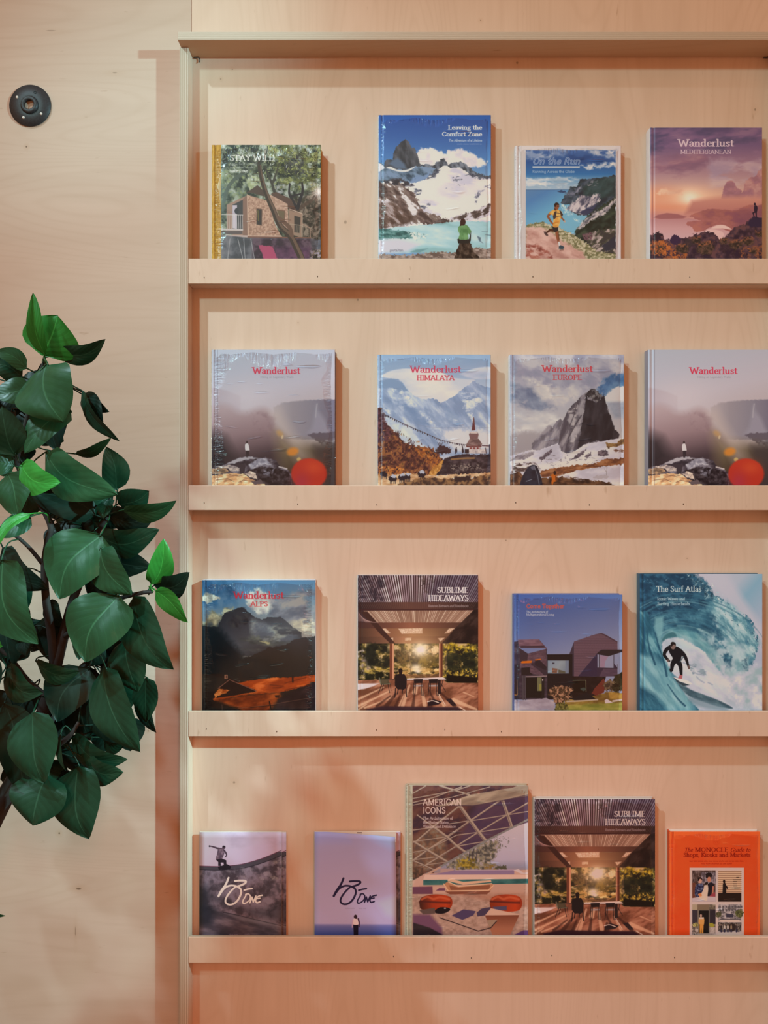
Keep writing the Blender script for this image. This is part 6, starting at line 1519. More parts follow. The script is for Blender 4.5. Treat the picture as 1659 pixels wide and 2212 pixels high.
    for x in range(930, 1260, 46):
        for y in (1225, 1275):
            c.rect(x, y, x + 24, y + 30, '6a666c')
    c.rect(1035, 1350, 1140, 1400, '4a4858'); c.oval(1230, 1340, 60, 60, tex=(['4a4e34', '6c7048', '8a8c60'], 20), rough=16); c.oval(925, 1360, 40, 50, tex=(['50523c', '6c6c50'], 20), rough=14)
    c.poly(curve([(914, 1470), (960, 1430), (1080, 1420), (1200, 1430), (1262, 1465), (1150, 1475), (1000, 1470)], 3), 'e0d4cc'); c.line([(940, 1430), (1250, 1425)], 12, '5a565c')
    c.rect(914, 1478, 1262, 1600, tex=(['5a5450', '8a827c', '3c3838', 'a09890'], 20, .6)); c.oval(1120, 1550, 60, 60, '3a3030', soft=14)
    for x, col in ((1010, 'd0c8c8'), (1060, 'd8d8e0'), (1110, 'a89478'), (1190, '4a4244'), (960, '3a3438')):
        c.oval(x, 1515, 9, 11, 'a08474'); c.line([(x, 1535), (x, 1580)], 26, col); c.line([(x, 1580), (x, 1615)], 22, '3a3c54')
    c.line([(222, 115), (226, 1900)], 6, 'd85428', a=.6)
    return c

# print colours above are as photographed under the shop's warm light; these undo that light, shelf by shelf
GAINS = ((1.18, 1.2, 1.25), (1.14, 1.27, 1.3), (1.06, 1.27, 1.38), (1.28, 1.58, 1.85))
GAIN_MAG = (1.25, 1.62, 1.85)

# ---------------------------------------------------------------------------
# books and magazines
# ---------------------------------------------------------------------------
def print_material(name, pr, gain, rough=.38, lum=None):
    """the sheet painted above becomes an image datablock made here (nothing is loaded)"""
    a = np.clip(pr.img, 0, 1)
    lin = np.where(a <= .04045, a / 12.92, ((a + .055) / 1.055) ** 2.4)
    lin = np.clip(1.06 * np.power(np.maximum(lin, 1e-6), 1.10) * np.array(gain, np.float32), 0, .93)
    px = np.ones((pr.H, pr.W, 4), np.float32)
    srgb = np.where(lin <= .0031308, lin * 12.92, 1.055 * np.power(np.maximum(lin, 1e-6), 1 / 2.4) - .055)
    px[..., :3] = srgb[::-1]
    im = bpy.data.images.new(name, pr.W, pr.H)
    im.pixels.foreach_set(px.ravel())
    im.update()
    im.pack()
    m, nt, p = new_mat(name)
    uv = N(nt, 'ShaderNodeUVMap')
    t = N(nt, 'ShaderNodeTexImage', {'Vector': uv.outputs[0]}, image=im, extension='EXTEND', interpolation='Cubic')
    nt.links.new(t.outputs[0], p.inputs['Base Color'])
    p.inputs['Roughness'].default_value = rough
    p.inputs['Specular IOR Level'].default_value = .22
    return m


def paper_mat():
    m, nt, p = new_mat('page_edges')
    o = N(nt, 'ShaderNodeTexCoord').outputs['Object']
    s = N(nt, 'ShaderNodeMapping', {'Vector': o, 'Scale': (4, 2600, 4)}).outputs[0]
    n = N(nt, 'ShaderNodeTexNoise', {'Vector': s, 'Scale': 1.0, 'Detail': 2.0}).outputs[0]
    nt.links.new(ramp(nt, n, [(.3, (.62, .57, .50)), (.7, (.84, .80, .74))]), p.inputs['Base Color'])
    p.inputs['Roughness'].default_value = .8
    return m


m_pages = paper_mat()


def film_mat(reach, amount):
    """clear shrink film: mostly see-through, creased towards the edges (uv runs 0..1 over the sheet)"""
    m, nt, p = new_mat('shrink_film')  # reach: how far creases run in; amount: how many loose ones
    nt.nodes.remove(p)
    out = nt.nodes['Material Output']
    uv = N(nt, 'ShaderNodeUVMap').outputs[0]
    s = N(nt, 'ShaderNodeSeparateXYZ', {0: uv})
    inv = lambda a: math_n(nt, 'SUBTRACT', 1.0, a)
    dx = math_n(nt, 'MINIMUM', s.outputs[0], inv(s.outputs[0]))
    dz = math_n(nt, 'MINIMUM', s.outputs[1], inv(s.outputs[1]))
    nv = N(nt, 'ShaderNodeTexNoise', {'Vector': N(nt, 'ShaderNodeMapping', {'Vector': uv, 'Scale': (55, 7, 1)}).outputs[0], 'Scale': 1.0, 'Detail': 2.0, 'Distortion': .8}).outputs[0]
    nh = N(nt, 'ShaderNodeTexNoise', {'Vector': N(nt, 'ShaderNodeMapping', {'Vector': uv, 'Scale': (9, 70, 1)}).outputs[0], 'Scale': 1.0, 'Detail': 2.0, 'Distortion': .8}).outputs[0]
    big = N(nt, 'ShaderNodeTexNoise', {'Vector': uv, 'Scale': 3.2, 'Detail': 2.0}).outputs[0]
    lim = N(nt, 'ShaderNodeMapRange', {'Value': big, 'From Min': .35, 'From Max': .7, 'To Min': .02, 'To Max': reach}).outputs[0]
    mz = N(nt, 'ShaderNodeMapRange', {'Value': math_n(nt, 'DIVIDE', dz, lim), 'From Min': .3, 'From Max': 1.0, 'To Min': 1.0, 'To Max': 0.0}).outputs[0]
    mx = N(nt, 'ShaderNodeMapRange', {'Value': math_n(nt, 'DIVIDE', dx, lim), 'From Min': .3, 'From Max': 1.0, 'To Min': 1.0, 'To Max': 0.0}).outputs[0]
    diag = N(nt, 'ShaderNodeTexNoise', {'Vector': N(nt, 'ShaderNodeMapping', {'Vector': uv, 'Rotation': (0, 0, .7), 'Scale': (4, 26, 1)}).outputs[0], 'Scale': 1.0, 'Detail': 1.0}).outputs[0]
    soft = math_n(nt, 'MULTIPLY', N(nt, 'ShaderNodeMapRange', {'Value': diag, 'From Min': .66, 'From Max': .82}).outputs[0], amount)
    h = math_n(nt, 'ADD', math_n(nt, 'ADD', math_n(nt, 'MULTIPLY', nv, mz), math_n(nt, 'MULTIPLY', nh, mx)), soft)
    h = math_n(nt, 'SUBTRACT', h, math_n(nt, 'MULTIPLY', math_n(nt, 'MAXIMUM', mz, mx), .8))
    bp = N(nt, 'ShaderNodeBump', {'Strength': 1.0, 'Distance': .010, 'Height': h})
    gl = N(nt, 'ShaderNodeBsdfGlossy', {'Color': (1, 1, 1, 1), 'Roughness': .18, 'Normal': bp.outputs[0]})
    tr = N(nt, 'ShaderNodeBsdfTransparent', {'Color': (.985, .985, .985, 1)})
    fr = N(nt, 'ShaderNodeFresnel', {'IOR': 1.35, 'Normal': bp.outputs[0]}).outputs[0]
    fr = math_n(nt, 'MINIMUM', math_n(nt, 'MULTIPLY', fr, 1.0), .5)
    mx_ = N(nt, 'ShaderNodeMixShader', {0: fr, 1: tr.outputs[0], 2: gl.outputs[0]})
    nt.links.new(mx_.outputs[0], out.inputs[0])
    return m


FILMS = {1: film_mat(.085, .35), 2: film_mat(.19, 1.2)}
_flat = {}


def flat(col, gain=1.0):
    k = (col, gain)
    if k not in _flat:
        a = hx(col)
        lin = np.where(a <= .04045, a / 12.92, ((a + .055) / 1.055) ** 2.4) * gain
        _flat[k] = plain('board_' + col, tuple(float(min(.93, x)) for x in lin), .5)
    return _flat[k]


def sheet(xs, ys, zs, yb, uvx):
    """board whose front follows the profile (xs, ys); planar print coordinates"""
    z0, z1 = zs
    v, uv, f = [], [], []
    for x, y in zip(xs, ys):
        u = (x - uvx[0]) / (uvx[1] - uvx[0])
        for yy, zz in ((y, z0), (y, z1), (yb, z1), (yb, z0)):
            v.append((x, yy, zz)); uv.append((u, (zz - uvx[2]) / (uvx[3] - uvx[2])))
    n = len(xs)
    for i in range(n - 1):
        for k in range(4):
            f.append((i * 4 + k, i * 4 + (k + 1) % 4, (i + 1) * 4 + (k + 1) % 4, (i + 1) * 4 + k))
    f.append((3, 2, 1, 0)); f.append(tuple((n - 1) * 4 + k for k in range(4)))
    # outward normals: front faces must look to -y
    f = [q[::-1] for q in f]
    return v, f, uv


def hardcover(label, row, px0, px1, top, t, pr, gain, spine, win=None, film=False, back=None, hinge=True, tilt=0.0, name='hardcover_book'):
    """px0, px1, top: picture pixels of the front board at its own depth; t: thickness"""
    yb = -.0010                                   # back board stands this far off the panel
    yf = yb - t
    zb = LIPS[row][1] + SHELF_T + .0003
    x0, x1 = at(px0, 0, yf).x, at(px1, 0, yf).x
    z1 = at(0, top, yf).z - zb
    w = x1 - x0
    e = obj(name, None, loc=(x0, yf, zb))
    if tilt:
        e.rotation_euler = (tilt, 0, 0)
    tag(e, label, 'book', 'books standing face out on the display shelf')
    hb = .0026
    # print window: (u range over board, zt, zb in metres)
    hh = (pr.H / pr.W) * w
    uvx = (0, w, z1 - hh, z1)
    if hinge:
        xs = [0, .0015, .0045, .0060, .0075, .0090, .0110, w - .0006, w]
        ys = [.0010, .0, .0, .0009, .0011, .0009, .0, .0, .0006]
    else:
        xs = [0, .0008, w - .0006, w]; ys = [.0006, 0, 0, .0006]
    v, f, uv = sheet(xs, ys, (0, z1), hb, uvx)
    obj('front_cover', mesh('front_cover', v, f, False, uv), print_material('printed_cover', pr, gain), e)
    sp = flat(spine)
    if t > .012:
        bm = flat(back or spine)
        v, f = box_data(0, w, t - hb, t, 0, z1, .0005)
        obj('back_cover', mesh('back_cover', v, f), bm, e)
        # rounded spine
        prof = [(.0012, .0012), (-.0004, .0022), (-.0012, .0060), (-.0014, t / 2), (-.0012, t - .0060), (-.0004, t - .0022), (.0012, t - .0012), (.0030, t - .0030), (.0030, .0030)]
        n = len(prof)
        v = [(a, b, z) for z in (0, z1) for a, b in prof]
        f = [(i, (i + 1) % n, n + (i + 1) % n, n + i) for i in range(n)] + [tuple(range(n))[::-1], tuple(range(n, 2 * n))]
        obj('spine', mesh('spine', v, f, False), sp, e)
        v, f = box_data(.0032, w - .0035, hb + .0002, t - hb - .0002, .003, z1 - .0035, 0)
        obj('page_block', mesh('page_block', v, f), m_pages, e)
    else:
        v, f = box_data(.0006, w - .0015, hb + .0001, t, .001, z1 - .0012, 0)
        obj('page_block', mesh('page_block', v, f), m_pages, e)
    if film:
        nx, nz = 12, 14
        v, uv, f = [], [], []
        for j in range(nz + 1):
            for i in range(nx + 1):
                a, b = i / nx, j / nz
                ed = min(a, 1 - a, b, 1 - b)
                v.append((-.0012 + a * (w + .0024), -.0008 - .0004 * math.sin(9 * a + 5 * b) ** 2 + (.0016 if ed == 0 else 0), -.0 + b * (z1 + .0010))); uv.append((a, b))
        for j in range(nz):
            for i in range(nx):
                q = j * (nx + 1) + i
                f.append((q, q + 1, q + nx + 2, q + nx + 1))
        obj('shrink_wrap', mesh('shrink_wrap', v, f, True, uv), FILMS[int(film)], e)
    return e


def booklet(label, row, px0, px1, top, y0, t, pr_mat, aspect, curl=0.0, paper=True):
    """stapled magazine: cover sheet over a thin page block; y0 = depth of its back"""
    yf = y0 - t
    zb = LIPS[row][1] + SHELF_T + .0003
    x0, x1 = at(px0, 0, yf).x, at(px1, 0, yf).x
    z1 = at(0, top, yf).z - zb
    w = x1 - x0
    e = obj('magazine', None, loc=(x0, yf, zb))
    tag(e, label, 'magazine', 'magazines on the lowest visible shelf')
    nx, nz = 14, 20
    v, uv, f = [], [], []
    hh = aspect * w
    for j in range(nz + 1):
        for i in range(nx + 1):
            a, b = i / nx, j / nz
            k = max(0, a - .15) / .85 * max(0, (b - .45) / .55) ** 1.5
            lift = curl * .9 * k
            x = a * w - curl * .35 * k
            z = b * (z1 - .0002) - curl * .95 * k
            v.append((x, -.0005 - lift, z)); uv.append((a, 1 - (z1 - b * z1) / hh))
    for j in range(nz):
        for i in range(nx):
            q = j * (nx + 1) + i
            f.append((q, q + 1, q + nx + 2, q + nx + 1))
    c = obj('front_cover', mesh('front_cover', v, f, True, uv), pr_mat, e)
    so = c.modifiers.new('thickness', 'SOLIDIFY'); so.thickness = .0003; so.offset = 1
    vv, ff = box_data(.0002, w - .0004, .0001, t, .0004, z1 - .0006, 0)
    obj('page_block', mesh('page_block', vv, ff), m_pages if paper else pr_mat, e)
    if curl:
        vv, ff = box_data(w * .52, w * .58, -.0003, -.00005, z1 - .0035, z1 - .0016, 0)
        obj('page_print', mesh('page_print', vv, ff), flat('5a5260'), e)
    return e


G0, G1, G2, G3 = GAINS
P_FLARE, P_PERG = cover_flare(), cover_pergola()
hardcover('hardcover book with treehouse photograph on its cover and ochre spine strip', 0, 458, 693, 313, .0265, cover_treehouse(), G0, 'b98f36', film=2)
hardcover('tall hardcover with blue sky, snowy peak and seated hiker in green', 0, 818, 1060.5, 248.5, .020, cover_peak(), G0, 'c8d0dc', film=True)
hardcover('white-bordered hardcover with trail runner above a blue bay', 0, 1113.5, 1341.5, 314.7, .018, cover_runner(), G0, 'd2cacb', film=True)
hardcover('hardcover with purple and pink sunset sky and small dark standing figure', 0, 1404.5, 1646.5, 275.6, .027, cover_sunset(), G0, 'dcd4d6')
hardcover('pale misty valley hardcover in creased shrink wrap at the left end of its shelf', 1, 457, 723.6, 755.5, .0265, P_FLARE, G1, 'a8a4b0', film=2, back='6a6470')
hardcover('hardcover with snowy mountain wall, white stupa and red title', 1, 816, 1060, 766, .0265, cover_stupa(), G1, 'd0d4dc', film=True)
hardcover('hardcover with grey rock tower above snow, tent and orange camper', 1, 1102, 1348, 766, .025, cover_crag(), G1, 'd8d6dc', film=True)
hardcover('misty valley hardcover with red light spot, cut by the right picture edge', 1, 1401, 1668, 755.5, .027, P_FLARE, G1, '8a8490')
hardcover('dark hardcover with stormy mountain over a glowing orange meadow', 2, 436.5, 680.5, 1253.4, .024, cover_meadow(), G2, 'c8c8d0', film=2)
hardcover('hardcover with slatted pergola and seated figure, beside the blue house book', 2, 773, 1033, 1243, .022, P_PERG, G2, 'd4ccd0')
hardcover('smaller blue hardcover showing an angular shingled house', 2, 1111, 1344.5, 1284.5, .026, cover_shingle(), G2, '4a62a0', film=True)
hardcover('blue-green hardcover with surfer inside a curling wave', 2, 1383, 1647, 1240, .024, cover_wave(), G2, '2c5266')
hardcover('tall hardcover with triangulated concrete canopy, pool and orange stools', 3, 878, 1141, 1697.5, .016, cover_canopy(), G3, 'b4aa94', film=True)
hardcover('pergola hardcover on the lowest shelf, beside the orange guide', 3, 1155, 1415.3, 1726.6, .018, P_PERG, G3, 'c8beb8', film=True)
hardcover('bright orange hardcover guide with four small cover photographs', 3, 1446.5, 1642.5, 1797, .016, cover_orange(), G3, 'c84a24', film=True, back='e0d4cc')
_sk, _li = cover_skate(), cover_lilac()
m_sk = print_material('printed_skate', _sk, GAIN_MAG, .45); m_li = print_material('printed_lilac', _li, GAIN_MAG, .45)
a_sk, a_li = _sk.H / _sk.W, _li.H / _li.W
booklet('dark magazine copy peeking out behind the skateboarder magazine', 3, 441.5, 618.3, 1797.5, -.0030, .004, m_sk, a_sk)
booklet('magazine with skateboarder riding a dark concrete bowl', 3, 431, 608.3, 1797, -.0105, .004, m_sk, a_sk)
booklet('dark magazine copy peeking out behind the lilac magazine', 3, 690, 865.2, 1796.5, -.0030, .004, m_sk, a_sk)
booklet('lilac magazine with curling cover and small figure above blue sea', 3, 679.4, 856.2, 1796.3, -.0105, .0045, m_li, a_li, curl=.0085)

# ---------------------------------------------------------------------------
# leafy tree in a pot, left of the shelf
# ---------------------------------------------------------------------------
def leaf_mat(name, dark, light, rough):
    m, nt, p = new_mat(name)
    uv = N(nt, 'ShaderNodeUVMap').outputs[0]
    s = N(nt, 'ShaderNodeSeparateXYZ', {0: uv})
    o = N(nt, 'ShaderNodeTexCoord').outputs['Object']
    ri = N(nt, 'ShaderNodeObjectInfo').outputs['Random']
    au = math_n(nt, 'ABSOLUTE', math_n(nt, 'SUBTRACT', s.outputs[0], .5))
    mot = N(nt, 'ShaderNodeTexNoise', {'Vector': o, 'Scale': 55.0, 'Detail': 4.0}).outputs[0]
    vein = math_n(nt, 'SUBTRACT', math_n(nt, 'MULTIPLY', s.outputs[1], 7.0), math_n(nt, 'MULTIPLY', au, 5.5))
    vein = math_n(nt, 'ADD', vein, math_n(nt, 'MULTIPLY', mot, .5))
    fr = math_n(nt, 'ABSOLUTE', math_n(nt, 'SUBTRACT', math_n(nt, 'FRACT', vein), .5))
    side = N(nt, 'ShaderNodeMapRange', {'Value': fr, 'From Min': .0, 'From Max': .09, 'To Min': 1.0, 'To Max': 0.0}).outputs[0]
    mid = N(nt, 'ShaderNodeMapRange', {'Value': au, 'From Min': .004, 'From Max': .022, 'To Min': 1.0, 'To Max': 0.0}).outputs[0]
    c = mixc(nt, mot, dark, light)
    c = mixc(nt, math_n(nt, 'MULTIPLY', ri, .45), c, tuple(x * .55 for x in dark))
    c = mixc(nt, math_n(nt, 'MULTIPLY', side, .10), c, tuple(min(1, x * 1.6) for x in light))
    c = mixc(nt, math_n(nt, 'MULTIPLY', mid, .40), c, tuple(min(1, x * 1.9 + .02) for x in light))
    nt.links.new(c, p.inputs['Base Color'])
    p.inputs['Roughness'].default_value = rough
    p.inputs['Specular IOR Level'].default_value = .22
    h = math_n(nt, 'SUBTRACT', math_n(nt, 'MULTIPLY', fr, 1.6), math_n(nt, 'MULTIPLY', mid, .8))
    bp = N(nt, 'ShaderNodeBump', {'Strength': .16, 'Distance': .0014, 'Height': h})
    nt.links.new(bp.outputs[0], p.inputs['Normal'])
    return m


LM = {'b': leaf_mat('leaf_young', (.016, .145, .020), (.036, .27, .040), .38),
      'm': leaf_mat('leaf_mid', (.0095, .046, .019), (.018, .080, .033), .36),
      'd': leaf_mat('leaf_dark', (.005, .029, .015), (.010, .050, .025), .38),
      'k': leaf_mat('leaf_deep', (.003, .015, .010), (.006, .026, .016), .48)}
m_bark, nt, p = new_mat('bark')
o_ = N(nt, 'ShaderNodeTexCoord').outputs['Object']
n_ = N(nt, 'ShaderNodeTexNoise', {'Vector': N(nt, 'ShaderNodeMapping', {'Vector': o_, 'Scale': (60, 60, 25)}).outputs[0], 'Scale': 1.0, 'Detail': 6.0}).outputs[0]
nt.links.new(ramp(nt, n_, [(.3, (.007, .006, .006)), (.7, (.028, .022, .018))]), p.inputs['Base Color'])
p.inputs['Roughness'].default_value = .8
nt.links.new(N(nt, 'ShaderNodeBump', {'Strength': .8, 'Distance': .002, 'Height': n_}).outputs[0], p.inputs['Normal'])

PD = -.34                                                     # depth of the stem plane
tree = obj('potted_tree', None, loc=(-1.06, PD, FLOOR_Z))
tag(tree, 'tall leafy tree with big glossy dark green leaves in front of plywood wall', 'plant')


def tree_part(name, me, mat):
    o = obj(name, me, mat, tree)
    o.matrix_parent_inverse = Matrix.Translation((-tree.location.x, -tree.location.y, -tree.location.z))
    return o


# stems (picture pixels, depth, radius in metres)
STEMS = {
    'trunk': ([(-325, 2700, 0, .022), (-250, 2400, 0, .021), (-120, 2000, 0, .019), (-10, 1762, 0, .017), (45, 1660, 0, .015), (82, 1570, 0, .0135), (104, 1508, 0, .0125), (118, 1450, 0, .011), (136, 1378, 0, .010), (158, 1295, .01, .008), (178, 1245, .02, .007), (205, 1160, .02, .006), (236, 1112, .01, .004)]),
    'branch1': ([(118, 1450, 0, .009), (112, 1380, -.01, .008), (100, 1300, -.02, .007), (96, 1223, -.02, .0065), (104, 1165, -.02, .006), (108, 1131, -.02, .0055), (70, 1060, -.01, .005), (38, 1002, 0, .0045), (52, 930, 0, .004), (72, 845, 0, .0035), (94, 785, 0, .0028), (97, 770, 0, .0022)]),
    'branch2': ([(136, 1378, 0, .006), (190, 1340, -.03, .005), (240, 1300, -.05, .004), (300, 1282, -.06, .0035), (330, 1278, -.06, .0028)]),
    'branch3': ([(82, 1570, 0, .007), (130, 1540, .02, .006), (170, 1450, .03, .005), (190, 1430, .03, .0035)]),
    'branch4': ([(45, 1660, 0, .006), (110, 1620, -.04, .005), (150, 1590, -.06, .004), (170, 1560, -.06, .003)]),
    'branch5': ([(96, 1223, -.02, .004), (60, 1180, -.03, .0035), (20, 1150, -.04, .003), (-60, 1120, -.04, .003)]),
    'branch6': ([(104, 1508, 0, .006), (60, 1470, .0, .005), (20, 1420, -.02, .004), (-50, 1360, -.03, .003)]),
}
stem_pts = []
for key, S in STEMS.items():
    path = []; rad = []
    for i, (a, b, d, r) in enumerate(S):
        path.append(at(a, b, PD + d)); rad.append(r)
    if key == 'trunk':
        path = [Vector((-1.06, PD, FLOOR_Z + .30))] + [q for q in path if q.z > FLOOR_Z + .38]; rad = [.023] + rad[-(len(path) - 1):]
    # smooth
    P2 = curve([tuple(q) for q in path], 4)
    R2 = list(np.interp(np.linspace(0, 1, len(P2)), np.linspace(0, 1, len(rad)), rad))
    stem_pts += [Vector(q) for q in P2]
    v, f = tube_data(P2, R2, 8)
    tree_part('trunk' if key == 'trunk' else 'branch', mesh('stem', v, f, True), m_bark)

rl = random.Random(12)


def leaf(b, t, w, d, kind, bow=.0, roll=0.0, fold=.30, dt=0.0, droop=.10, pet=True):
    """b, t: base and tip in picture pixels; w: full width in pixels as seen; d: depth offset of the base, dt: of the tip"""
    B = at(b[0], b[1], PD + d); T = at(t[0], t[1], PD + d + dt)
    k = (DIST + PD + d) / F_PX
    L = (T - B).length
    ax = (T - B).normalized()
    view = Vector((0, -1, 0))
    sx = ax.cross(view)
    sx.normalize()
    nrm = sx.cross(ax); nrm.normalize()
    if nrm.y > 0:
        nrm = -nrm
    # roll about the axis
    R = Matrix.Rotation(roll, 3, ax)
    sx = R @ sx; nrm = R @ nrm
    half = 1.27 * w * k / 2 / max(.35, math.cos(roll))
    nl, nw = 12, 8
    v, uv, f = [], [], []
    ph = rl.uniform(0, 6)
    for i in range(nl + 1):
        s = 1 - (1 - i / nl) ** 1.25
        prof = (s ** .52) * ((1 - s) ** .86) / .4050
        c = B + ax * (L * s) + sx * (L * (bow * math.sin(math.pi * s) + .018 * math.sin(2 * math.pi * s + ph))) + nrm * (droop * L * math.sin(math.pi * s * .9))
        for j in range(nw + 1):
            q = (j / nw - .5) * 2
            wid = half * prof * q
            lift = abs(wid) * fold - (abs(q) ** 2.2) * half * prof * .20 + .11 * half * math.sin(8 * s + ph + 2.5 * q) * abs(q) * (1 - s * .5)
            v.append(c + sx * wid + nrm * lift); uv.append((j / nw, s))
    for i in range(nl):
        for j in range(nw):
            a = i * (nw + 1) + j
            f.append((a, a + 1, a + nw + 2, a + nw + 1))
    me_v = v
    if pet:
        near = min(stem_pts, key=lambda q: (q - B).length)
        dv = near - B
        if dv.length > .11:
            dv = dv.normalized() * .11
        mid_ = B + dv * .5 - ax * .012
        pth = curve([tuple(B + ax * (.05 * L)), tuple(B), tuple(mid_), tuple(B + dv)], 3)
        pv, pf = tube_data(pth, [.0013] * (len(pth) - 1) + [.0018], 5, len(me_v))
        me_v = me_v + pv; f += pf; uv += [(.30, .02)] * len(pv)
    tree_part('leaf', mesh('leaf', me_v, f, True, uv), LM[kind])


Z7 = lambda x, y: (x / 3.687, 600 + y / 3.687)
Z8 = lambda x, y: (x / 3.16, 1150 + y / 3.16)
U7 = [  # base, tip, width, depth, kind, bow, roll, fold
    ((355, 615), (262, 118), 96, -.03, 'b', -.05, .3, .5), ((352, 622), (470, 300), 380, .00, 'b', .03, .05, .12), ((455, 612), (850, 490), 118, .0, 'd', .10, .5, .3),
    ((380, 685), (520, 1150), 420, -.07, 'm', .14, .15, .2), ((655, 900), (966, 1300), 90, .02, 'd', .06, .6, .4), ((658, 930), (835, 1150), 130, .04, 'k', -.05, .2, .2), ((700, 930), (880, 1065), 80, .05, 'k', .1, .2, .2),
    ((215, 722), (-60, 588), 110, -.03, 'm', .10, .4, .3), ((180, 790), (-80, 690), 170, -.01, 'd', .12, .2, .2), ((245, 855), (-60, 950), 180, -.05, 'm', -.10, .2, .25), ((165, 940), (-30, 1040), 130, .03, 'k', .05, .1, .2),
    ((130, 1415), (25, 1020), 240, -.05, 'd', -.06, .1, .25), ((565, 1060), (205, 1410), 210, -.04, 'm', .10, .2, .25), ((440, 940), (480, 1390), 220, .02, 'k', .06, .1, .2), ((330, 930), (250, 1300), 240, .04, 'k', .02, .1, .2), ((300, 740), (230, 960), 150, .05, 'k', 0, .1, .2),
    ((600, 1402), (888, 1268), 62, .01, 'm', .08, .6, .3), ((165, 1500), (486, 1642), 200, -.08, 'b', .12, .1, .2), ((370, 1385), (950, 1722), 270, -.05, 'm', .12, .15, .22), ((935, 1690), (855, 1342), 170, .02, 'd', .06, .2, .25),
    ((975, 1850), (1408, 1758), 120, -.05, 'm', .12, .5, .3), ((940, 1800), (1190, 1690), 180, .02, 'd', .12, .2, .2), ((870, 1900), (1280, 1850), 180, .0, 'k', .12, .2, .2), ((790, 2050), (1275, 2000), 190, -.01, 'd', .16, .2, .2),
    ((760, 1890), (215, 1700), 250, .00, 'k', .10, .1, .2), ((700, 1650), (250, 1640), 130, -.01, 'k', .05, .2, .2), ((60, 1560), (160, 1905), 260, -.07, 'm', -.10, .15, .2), ((115, 1500), (-80, 1470), 170, -.04, 'm', .05, .2, .2),
    ((245, 1880), (-20, 2150), 90, -.10, 'b', .10, .6, .4), ((245, 1900), (-30, 2060), 150, -.06, 'm', -.06, .2, .2), ((560, 1930), (500, 2120), 200, .03, 'k', .0, .1, .2), ((640, 1960), (760, 2080), 150, .03, 'k', .0, .1, .2), ((100, 1380), (10, 1180), 120, .03, 'k', .0, .1, .2), ((60, 1400), (-60, 1250), 160, .02, 'd', .0, .1, .2),
    ((860, 1770), (720, 1700), 120, -.02, 'd', .0, .3, .2), ((880, 1760), (830, 1920), 120, -.03, 'd', .05, .4, .3),
]
for b, t, w, d, kd, bow, roll, fold in U7:
    leaf(Z7(*b), Z7(*t), w / 3.687, d, kd, bow, roll, fold, dt=-.02)
U8 = [
    ((690, 10), (405, 452), 350, -.06, 'm', .10, .1, .2), ((690, 105), (905, 425), 210, -.07, 'm', .10, .2, .22), ((1030, 355), (1112, 38), 130, -.05, 'b', .12, .3, .35), ((1055, 360), (1300, 275), 140, -.04, 'k', .14, .3, .3), ((1060, 395), (1294, 608), 120, -.09, 'b', -.10, .4, .3),
    ((915, 430), (1204, 930), 240, -.06, 'd', .12, .2, .25), ((812, 428), (588, 884), 350, -.08, 'm', .10, .1, .2), ((640, 465), (545, 870), 220, -.03, 'd', -.10, .1, .2), ((700, 110), (725, 435), 220, .0, 'k', .0, .1, .2), ((690, 75), (1040, 235), 190, .02, 'k', .14, .1, .2),
    ((10, 190), (262, 765), 290, -.08, 'm', .10, .1, .22), ((20, 105), (335, 392), 170, -.01, 'k', .12, .1, .2), ((60, 520), (80, 930), 220, .0, 'k', .0, .1, .2), ((320, 480), (440, 640), 120, .02, 'k', .0, .2, .2), ((330, 560), (360, 880), 170, .03, 'k', .0, .1, .2),
    ((245, 880), (552, 935), 120, -.04, 'd', .16, .3, .3), ((45, 920), (300, 1100), 170, -.05, 'd', .16, .2, .25), ((610, 925), (390, 1290), 270, -.03, 'k', .12, .1, .2), ((870, 720), (950, 1090), 220, -.03, 'd', .06, .1, .2), ((720, 915), (978, 1492), 240, -.06, 'd', .10, .15, .22),
    ((945, 1075), (1078, 1364), 90, .02, 'k', .06, .2, .2), ((640, 1080), (925, 1430), 230, -.02, 'k', .06, .1, .2), ((490, 1395), (876, 1552), 150, -.03, 'd', .12, .2, .25), ((700, 1400), (860, 1440), 120, .0, 'd', .10, .1, .2), ((595, 1550), (846, 1634), 150, -.04, 'd', .16, .2, .25), ((690, 1625), (778, 1698), 60, .02, 'k', .1, .2, .2),
    ((230, 1220), (320, 1710), 290, -.07, 'd', .05, .1, .22), ((30, 1160), (200, 1800), 260, -.03, 'k', -.08, .1, .2), ((330, 1660), (234, 2003), 320, -.06, 'd', .06, .1, .2), ((540, 1590), (622, 2088), 290, -.05, 'd', .10, .1, .2), ((415, 1370), (458, 1622), 50, -.08, 'd', .08, .6, .3), ((960, 680), (1064, 705), 80, .02, 'd', .0, .2, .2),
    ((950, 580), (985, 760), 90, .03, 'k', .0, .1, .2), ((-60, 700), (22, 780), 90, -.08, 'b', .0, .2, .2), ((170, 690), (185, 845), 110, -.02, 'k', .0, .2, .2), ((560, 1050), (600, 1400), 300, .02, 'k', .0, .1, .2), ((420, 1250), (440, 1480), 160, .02, 'k', .0, .1, .2), ((560, 1420), (520, 1640), 240, .03, 'k', .0, .1, .2),
    ((-40, 1060), (60, 1500), 200, .02, 'k', .0, .1, .2), ((-80, 600), (110, 660), 130, .0, 'k', .0, .1, .2), ((0, 480), (150, 680), 120, -.02, 'd', .0, .3, .2), ((260, 1040), (60, 1300), 160, .02, 'k', .0, .1, .2), ((690, 900), (830, 1000), 150, .03, 'k', .0, .1, .2), ((1000, 990), (1010, 1300), 150, .0, 'd', .0, .2, .2), ((400, 1640), (460, 1800), 150, .03, 'k', .0, .1, .2),
]
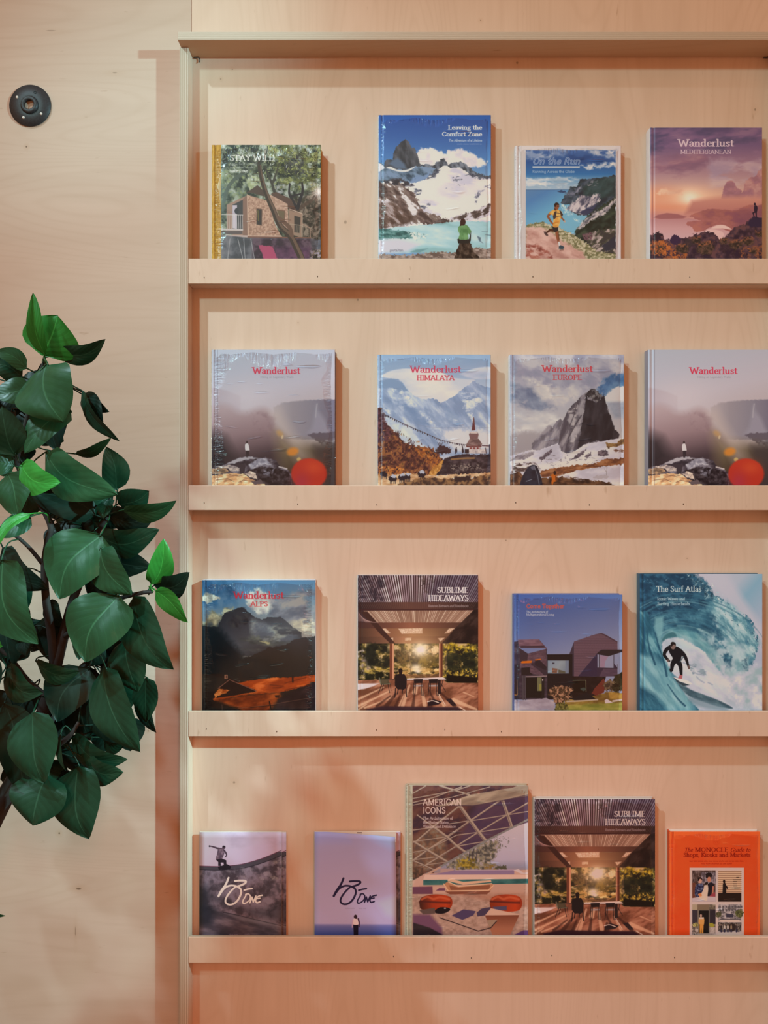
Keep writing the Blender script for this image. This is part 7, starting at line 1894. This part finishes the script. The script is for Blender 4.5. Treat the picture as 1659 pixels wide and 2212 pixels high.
for b, t, w, d, kd, bow, roll, fold in U8:
    leaf(Z8(*b), Z8(*t), w / 3.16, d, kd, bow, roll, fold, dt=-.02)
leaf((-55, 1958), (13, 1977), 16, -.02, 'm', .0, .5, .3)
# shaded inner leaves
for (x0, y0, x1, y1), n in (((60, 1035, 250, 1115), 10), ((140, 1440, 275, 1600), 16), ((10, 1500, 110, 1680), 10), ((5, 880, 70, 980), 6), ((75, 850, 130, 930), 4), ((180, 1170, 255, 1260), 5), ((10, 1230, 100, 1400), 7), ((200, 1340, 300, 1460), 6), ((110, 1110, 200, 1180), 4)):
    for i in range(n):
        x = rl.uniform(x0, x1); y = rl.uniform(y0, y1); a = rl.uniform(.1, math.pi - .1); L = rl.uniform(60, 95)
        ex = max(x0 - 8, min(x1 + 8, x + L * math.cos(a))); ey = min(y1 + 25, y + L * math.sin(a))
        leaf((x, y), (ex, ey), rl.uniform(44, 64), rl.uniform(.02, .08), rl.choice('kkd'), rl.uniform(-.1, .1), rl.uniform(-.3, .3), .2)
# the half of the crown beyond the picture's left edge
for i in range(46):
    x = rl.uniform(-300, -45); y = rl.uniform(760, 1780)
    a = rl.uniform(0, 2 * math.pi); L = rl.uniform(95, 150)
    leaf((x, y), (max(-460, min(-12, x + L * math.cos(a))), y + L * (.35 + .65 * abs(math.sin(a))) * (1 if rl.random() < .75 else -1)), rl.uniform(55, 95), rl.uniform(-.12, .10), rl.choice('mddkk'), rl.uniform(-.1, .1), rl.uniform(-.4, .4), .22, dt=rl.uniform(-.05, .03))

# pot and soil, standing on the floor below the picture
m_pot = plain('pot_clay', (.22, .20, .19), .7)
v, f = lathe_data([(.0, .0), (.13, .0), (.17, .34), (.175, .36), (.155, .36), (.145, .30), (.0, .30)], 36, 'z')
o = obj('pot', mesh('pot', v, f, True), m_pot, tree)
v, f = lathe_data([(.0, .29), (.146, .29), (.147, .305), (.06, .315), (.0, .318)], 28, 'z')
obj('soil', mesh('soil', v, f, True), plain('soil', (.035, .025, .018), .95), tree)

# ---------------------------------------------------------------------------
# iron pipe flange screwed to the wall
# ---------------------------------------------------------------------------
m_iron, nt, p = new_mat('black_iron')
o_ = N(nt, 'ShaderNodeTexCoord').outputs['Object']
n_ = N(nt, 'ShaderNodeTexNoise', {'Vector': o_, 'Scale': 240.0, 'Detail': 4.0}).outputs[0]
nt.links.new(ramp(nt, n_, [(.3, (.010, .013, .017)), (.7, (.020, .026, .032))]), p.inputs['Base Color'])
p.inputs['Roughness'].default_value = .5
nt.links.new(N(nt, 'ShaderNodeBump', {'Strength': .25, 'Distance': .0006, 'Height': n_}).outputs[0], p.inputs['Normal'])
fc = at(64.8, 227.8, -.003)
fl_ = obj('pipe_flange', None, loc=(fc.x, -.0006, fc.z))
tag(fl_, 'round black iron pipe flange screwed to the plywood wall', 'pipe flange')
v, f = lathe_data([(.0125, 0), (.0455, 0), (.0462, -.0012), (.0455, -.0032), (.022, -.0046), (.0125, -.0046)], 48)
obj('plate', mesh('plate', v, [q[::-1] for q in f], True), m_iron, fl_)
v, f = lathe_data([(.0102, -.0040), (.0205, -.0040), (.0188, -.0058), (.0178, -.0084), (.0165, -.0092), (.0118, -.0092), (.0105, -.0082)], 40)
obj('hub', mesh('hub', v, [q[::-1] for q in f], True), m_iron, fl_)
m_screw = plain('screw_metal', (.62, .58, .54), .4, .5, .3)
sv, sf = lathe_data([(.0003, -.0052), (.0020, -.0052), (.0031, -.0042), (.0031, -.0030), (.0003, -.0030)], 14)
sme = mesh('screw', sv, [q[::-1] for q in sf], True)
for sx_, sy_ in ((37, 210), (89, 246), (51, 254)):
    q = at(sx_, sy_, -.004)
    obj('screw', sme, m_screw, fl_, (q.x - fc.x, 0, q.z - fc.z))
q = at(76, 200, -.004)
hv, hf = lathe_data([(.0024, -.0047), (.0031, -.0049), (.0034, -.0040), (.0024, -.0040)], 14)
obj('screw_hole', mesh('screw_hole', hv, [r_[::-1] for r_ in hf], True), m_iron, fl_, (q.x - fc.x, 0, q.z - fc.z))
